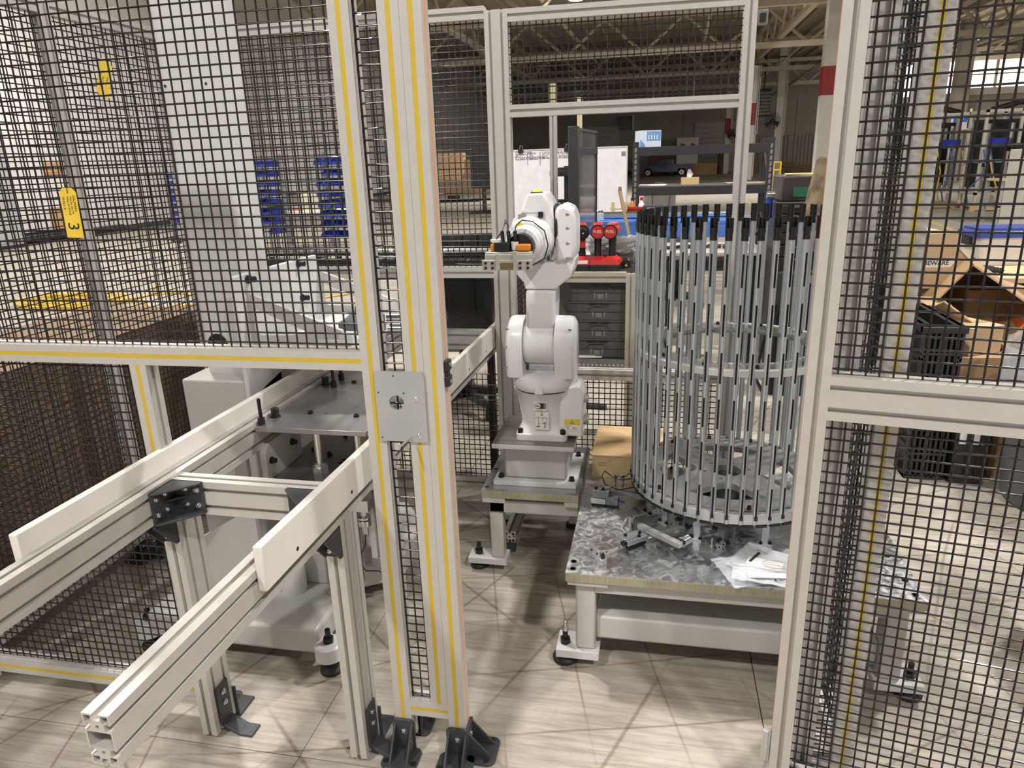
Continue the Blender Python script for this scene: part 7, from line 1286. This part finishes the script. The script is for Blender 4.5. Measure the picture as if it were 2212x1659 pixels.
for k, (px, lab) in enumerate(((2100, 'left black work glove on the plywood sheet'), (2128, 'right black work glove on the plywood sheet'))):
    p = at(px, 600, 4.98); t = thing('work_glove', lab, 'glove', (p.x, 5.0, ZB), 0.6 * k - 0.2); g = G().loft([[(x, 0.045 * s * math.cos(a), 0.004 + 0.022 * s + 0.02 * s * math.sin(a)) for a in [2 * PI * i / 12 for i in range(12)]] for x, s in ((-0.11, 0.75), (-0.06, 0.8), (0.0, 1.0), (0.045, 0.9), (0.06, 0.5))])
    for q, dy in enumerate((-0.032, -0.011, 0.011, 0.032)): g.tube([(0.045, dy, 0.02), (0.08, dy * 1.2, 0.022), (0.105 - abs(dy) * 0.4, dy * 1.3, 0.010)], 0.011, 8)
    g.tube([(0.0, -0.04, 0.02), (0.03, -0.062, 0.02), (0.055, -0.07, 0.012)], 0.011, 8); g.obj('body', M('black_knit', (0.016, 0.016, 0.017), 0.9, 0, 0.2, 80, 0.4, 300), t, world=False); G().tube([(-0.112, 0.034 * math.cos(a), 0.02 + 0.03 * (0.5 + 0.5 * math.sin(a)) - 0.012) for a in [2 * PI * i / 14 for i in range(14)]], 0.006, 6, True).obj('cuff', GREYP, t, world=False)
# grey bin with clear liner
t = thing('waste_bin', 'big round grey bin with clear plastic liner over its rim', 'bin', (1.80, 3.22, 0)); G().lathe([(0.24, 0), (0.255, 0.015), (0.30, 0.56), (0.315, 0.565), (0.315, 0.60), (0.30, 0.60), (0.29, 0.57), (0.25, 0.02), (0.0001, 0.02)], 40).obj('body', M('bin_grey', (0.095, 0.095, 0.10), 0.5), t, world=False); G().lathe([(0.302, 0.49), (0.312, 0.50), (0.312, 0.515), (0.304, 0.52)], 40, cap=False).obj('rib', MATS['bin_grey'], t, world=False)
liner(t, 0.318, 0.36, 0.70, 0)
# machine frames on pallets
def frame_machine(x, y, lab, seed, w=1.6, d=1.0, h=2.2):
    t = thing('cable_machine', lab, 'machine', (x, y, 0.13)); rnd = random.Random(seed); CR_ = M('cream_profile', (0.58, 0.54, 0.46), 0.45, 0.3)
    for sx in (-w / 2, -0.05, w / 2 - 0.06):
        for sy in (-d / 2, d / 2 - 0.06): G().box(sx, sx + 0.06, sy, sy + 0.06, 0, h).obj('upright', CR_, t, world=False)
    for z in (0.25, 1.0, h - 0.06):
        for sy in (-d / 2, d / 2 - 0.06): G().box(-w / 2, w / 2, sy, sy + 0.06, z, z + 0.06).obj('beam', CR_, t, world=False)
        for sx in (-w / 2, w / 2 - 0.06): G().box(sx, sx + 0.06, -d / 2, d / 2, z, z + 0.06).obj('beam', CR_, t, world=False)
    for k in range(5): xx = rnd.uniform(-w / 2 + 0.15, w / 2 - 0.2); zz = rnd.choice((0.35, 0.9, 1.25, 1.5)); g = G(); g.box(xx - 0.12, xx + 0.12, -d / 2 - 0.02, -d / 2 + 0.25, zz, zz + rnd.uniform(0.15, 0.35)); g.cyl((xx, -d / 2 - 0.03, zz + 0.1), (xx, -d / 2 - 0.09, zz + 0.1), 0.06, n=14); g.obj('motor_unit', rnd.choice((BLK, GREYP, BLKM, STEEL)), t, world=False, bevel=0.01)
    for k in range(2): G().box(-w / 2 + 0.12 + k * w * 0.5, -w / 2 + 0.55 + k * w * 0.5, -d / 2 - 0.05, -d / 2, 1.42, 1.56).obj('blue_sign', M('sign_blue', (0.01, 0.03, 0.35), 0.4), t, world=False)
    for k in range(6): x1_ = rnd.uniform(-w / 2, w / 2); x2_ = x1_ + rnd.uniform(-0.3, 0.3); G().tube([(x1_, -d / 2 - 0.05, 1.3), (x1_ + 0.1, -d / 2 - 0.15, 0.8), (x2_, -d / 2 - 0.12, 0.35), (x2_ + 0.15, -d / 2 + 0.1, 0.03)], 0.018, 6).obj('hose', rnd.choice((BLK, M('blue_hose', (0.05, 0.12, 0.42), 0.4), MATS['white_hose_pvc'], YC)), t, world=False)
    for k in range(3): xx = -w / 2 + 0.3 + k * 0.5; G().cyl((xx, 0, 0.3), (xx, 0, 1.9), 0.05, n=10).obj('column_tube', STEEL, t, world=False)
    G().box(-w / 2 + 0.1, w / 2 - 0.1, d / 2 - 0.12, d / 2 - 0.08, 0.4, 2.0).obj('dark_panel', BLK, t, world=False); G().tube([(-w / 2 + 0.2, -0.2, h), (0, -0.25, h + 0.16), (w / 2 - 0.2, -0.2, h)], 0.07, 8).obj('cable_chain', BLK, t, world=False)
for k, (x, y, lab) in enumerate(((6.95, 21.4, 'left cream machine frame full of cables standing on a pallet far at the right'), (8.35, 20.2, 'middle cream machine frame full of cables on a pallet far at the right'), (10.4, 19.9, 'right cream machine frame on a pallet at the right edge of the photo'))):
    pallet(x, y, 0, lab.replace('cream machine frame full of cables standing on a pallet', 'wooden pallet under a cream machine').replace('cream machine frame full of cables on a pallet', 'wooden pallet under a cream machine').replace('cream machine frame on a pallet', 'wooden pallet under a cream machine'), 1.75, 1.2, 0, M('pallet_wood', (0.55, 0.41, 0.22), 0.7)); frame_machine(x, y, lab, 11 + k)
t = thing('side_bench', 'grey steel bench with a wood top at the far right edge', 'bench', (7.1, 16.7, 0)); G().box(6.75, 8.6, 16.5, 17.3, 0.82, 0.86).obj('bench_top', WOODY, t, bevel=0.005); G().box(6.8, 8.6, 16.55, 17.25, 0.30, 0.33).obj('lower_shelf', GREYP, t)
for x in (6.8, 7.6, 8.5):
    for y in (16.55, 17.2): G().box(x, x + 0.06, y, y + 0.06, 0, 0.82).obj('leg', M('cabinet_grey', (0.40, 0.40, 0.39), 0.5), t)
p = at(2195, 430, 12.0); t = thing('beige_cabinet', 'tall beige cabinet cut by the right edge of the photo', 'cabinet', (p.x + 0.4, 12.0, 0)); G().box(p.x - 0.02, p.x + 0.9, 11.8, 12.4, 0, 1.45).obj('body', M('cabinet_beige', (0.50, 0.47, 0.42), 0.5), t, bevel=0.01); G().box(p.x + 0.02, p.x + 0.86, 11.775, 11.8, 0.1, 1.38).obj('door', MATS['cabinet_beige'], t, bevel=0.005); G().box(p.x + 0.05, p.x + 0.08, 11.75, 11.775, 0.6, 0.8).obj('handle', BLK, t)
p = at(2073, 261, 34.0); t = thing('blue_sign', 'blue and white sign standing over the machine frames far at the right', 'sign', (p.x, 34, p.z)); G().box(-0.30, 0.34, 0, 0.05, -0.35, 0.32).obj('board', PAPER, t, world=False); G().box(-0.24, 0.28, -0.006, 0, -0.05, 0.28).obj('blue_field', M('sign_sky', (0.03, 0.20, 0.62), 0.4), t, world=False); text('PIT', 'lettering', PAPER, t, frame((0.06, -0.008, 0.10), (1, 0, 0), (0, 0, 1)), 0.2, 0.003, world=False); G().cyl((0.4, 0.03, -p.z), (0.4, 0.03, 0.45), 0.05, n=10).box(0.3, 0.44, 0.0, 0.05, -0.3, 0.3).obj('post', CWH, t, world=False)
t = thing('mezzanine_wall', 'beige office block wall standing at the far right under bright windows', 'office', (17.5, 40, 0)); G().box(13.6, 22.5, 39.0, 50.0, 0, 4.0).obj('block', WALLB, t, bevel=0.02); G().box(13.3, 13.9, 38.5, 39.1, 0, 7.0).obj('corner_post', WALLB, t); G().box(13.5, 22.5, 38.9, 39.0, 3.8, 4.1).obj('cornice', WALLW, t); G().box(18.2, 19.6, 38.88, 39.0, 2.6, 3.5).obj('vent_panel', M('rust_panel', (0.26, 0.10, 0.04), 0.6), t)
# glazing high over the office block, lit from outside
w = structure(G().box(12.5, 23.8, 52.0, 52.03, 4.6, 6.8).obj('window_9', GLOW)); f = G()
for k in range(7): f.box(12.4 + k * 1.9, 12.55 + k * 1.9, 51.9, 52.1, 4.5, 6.9)
f.box(12.4, 23.9, 51.9, 52.1, 4.5, 4.62).box(12.4, 23.9, 51.9, 52.1, 5.7, 5.78).box(12.4, 23.9, 51.9, 52.1, 6.8, 6.95); f.obj('window_frame', WALLB, w, smooth=0); G().box(12.4, 23.9, 51.9, 52.2, 4.0, 4.5).obj('sill_wall', WALLB, w)
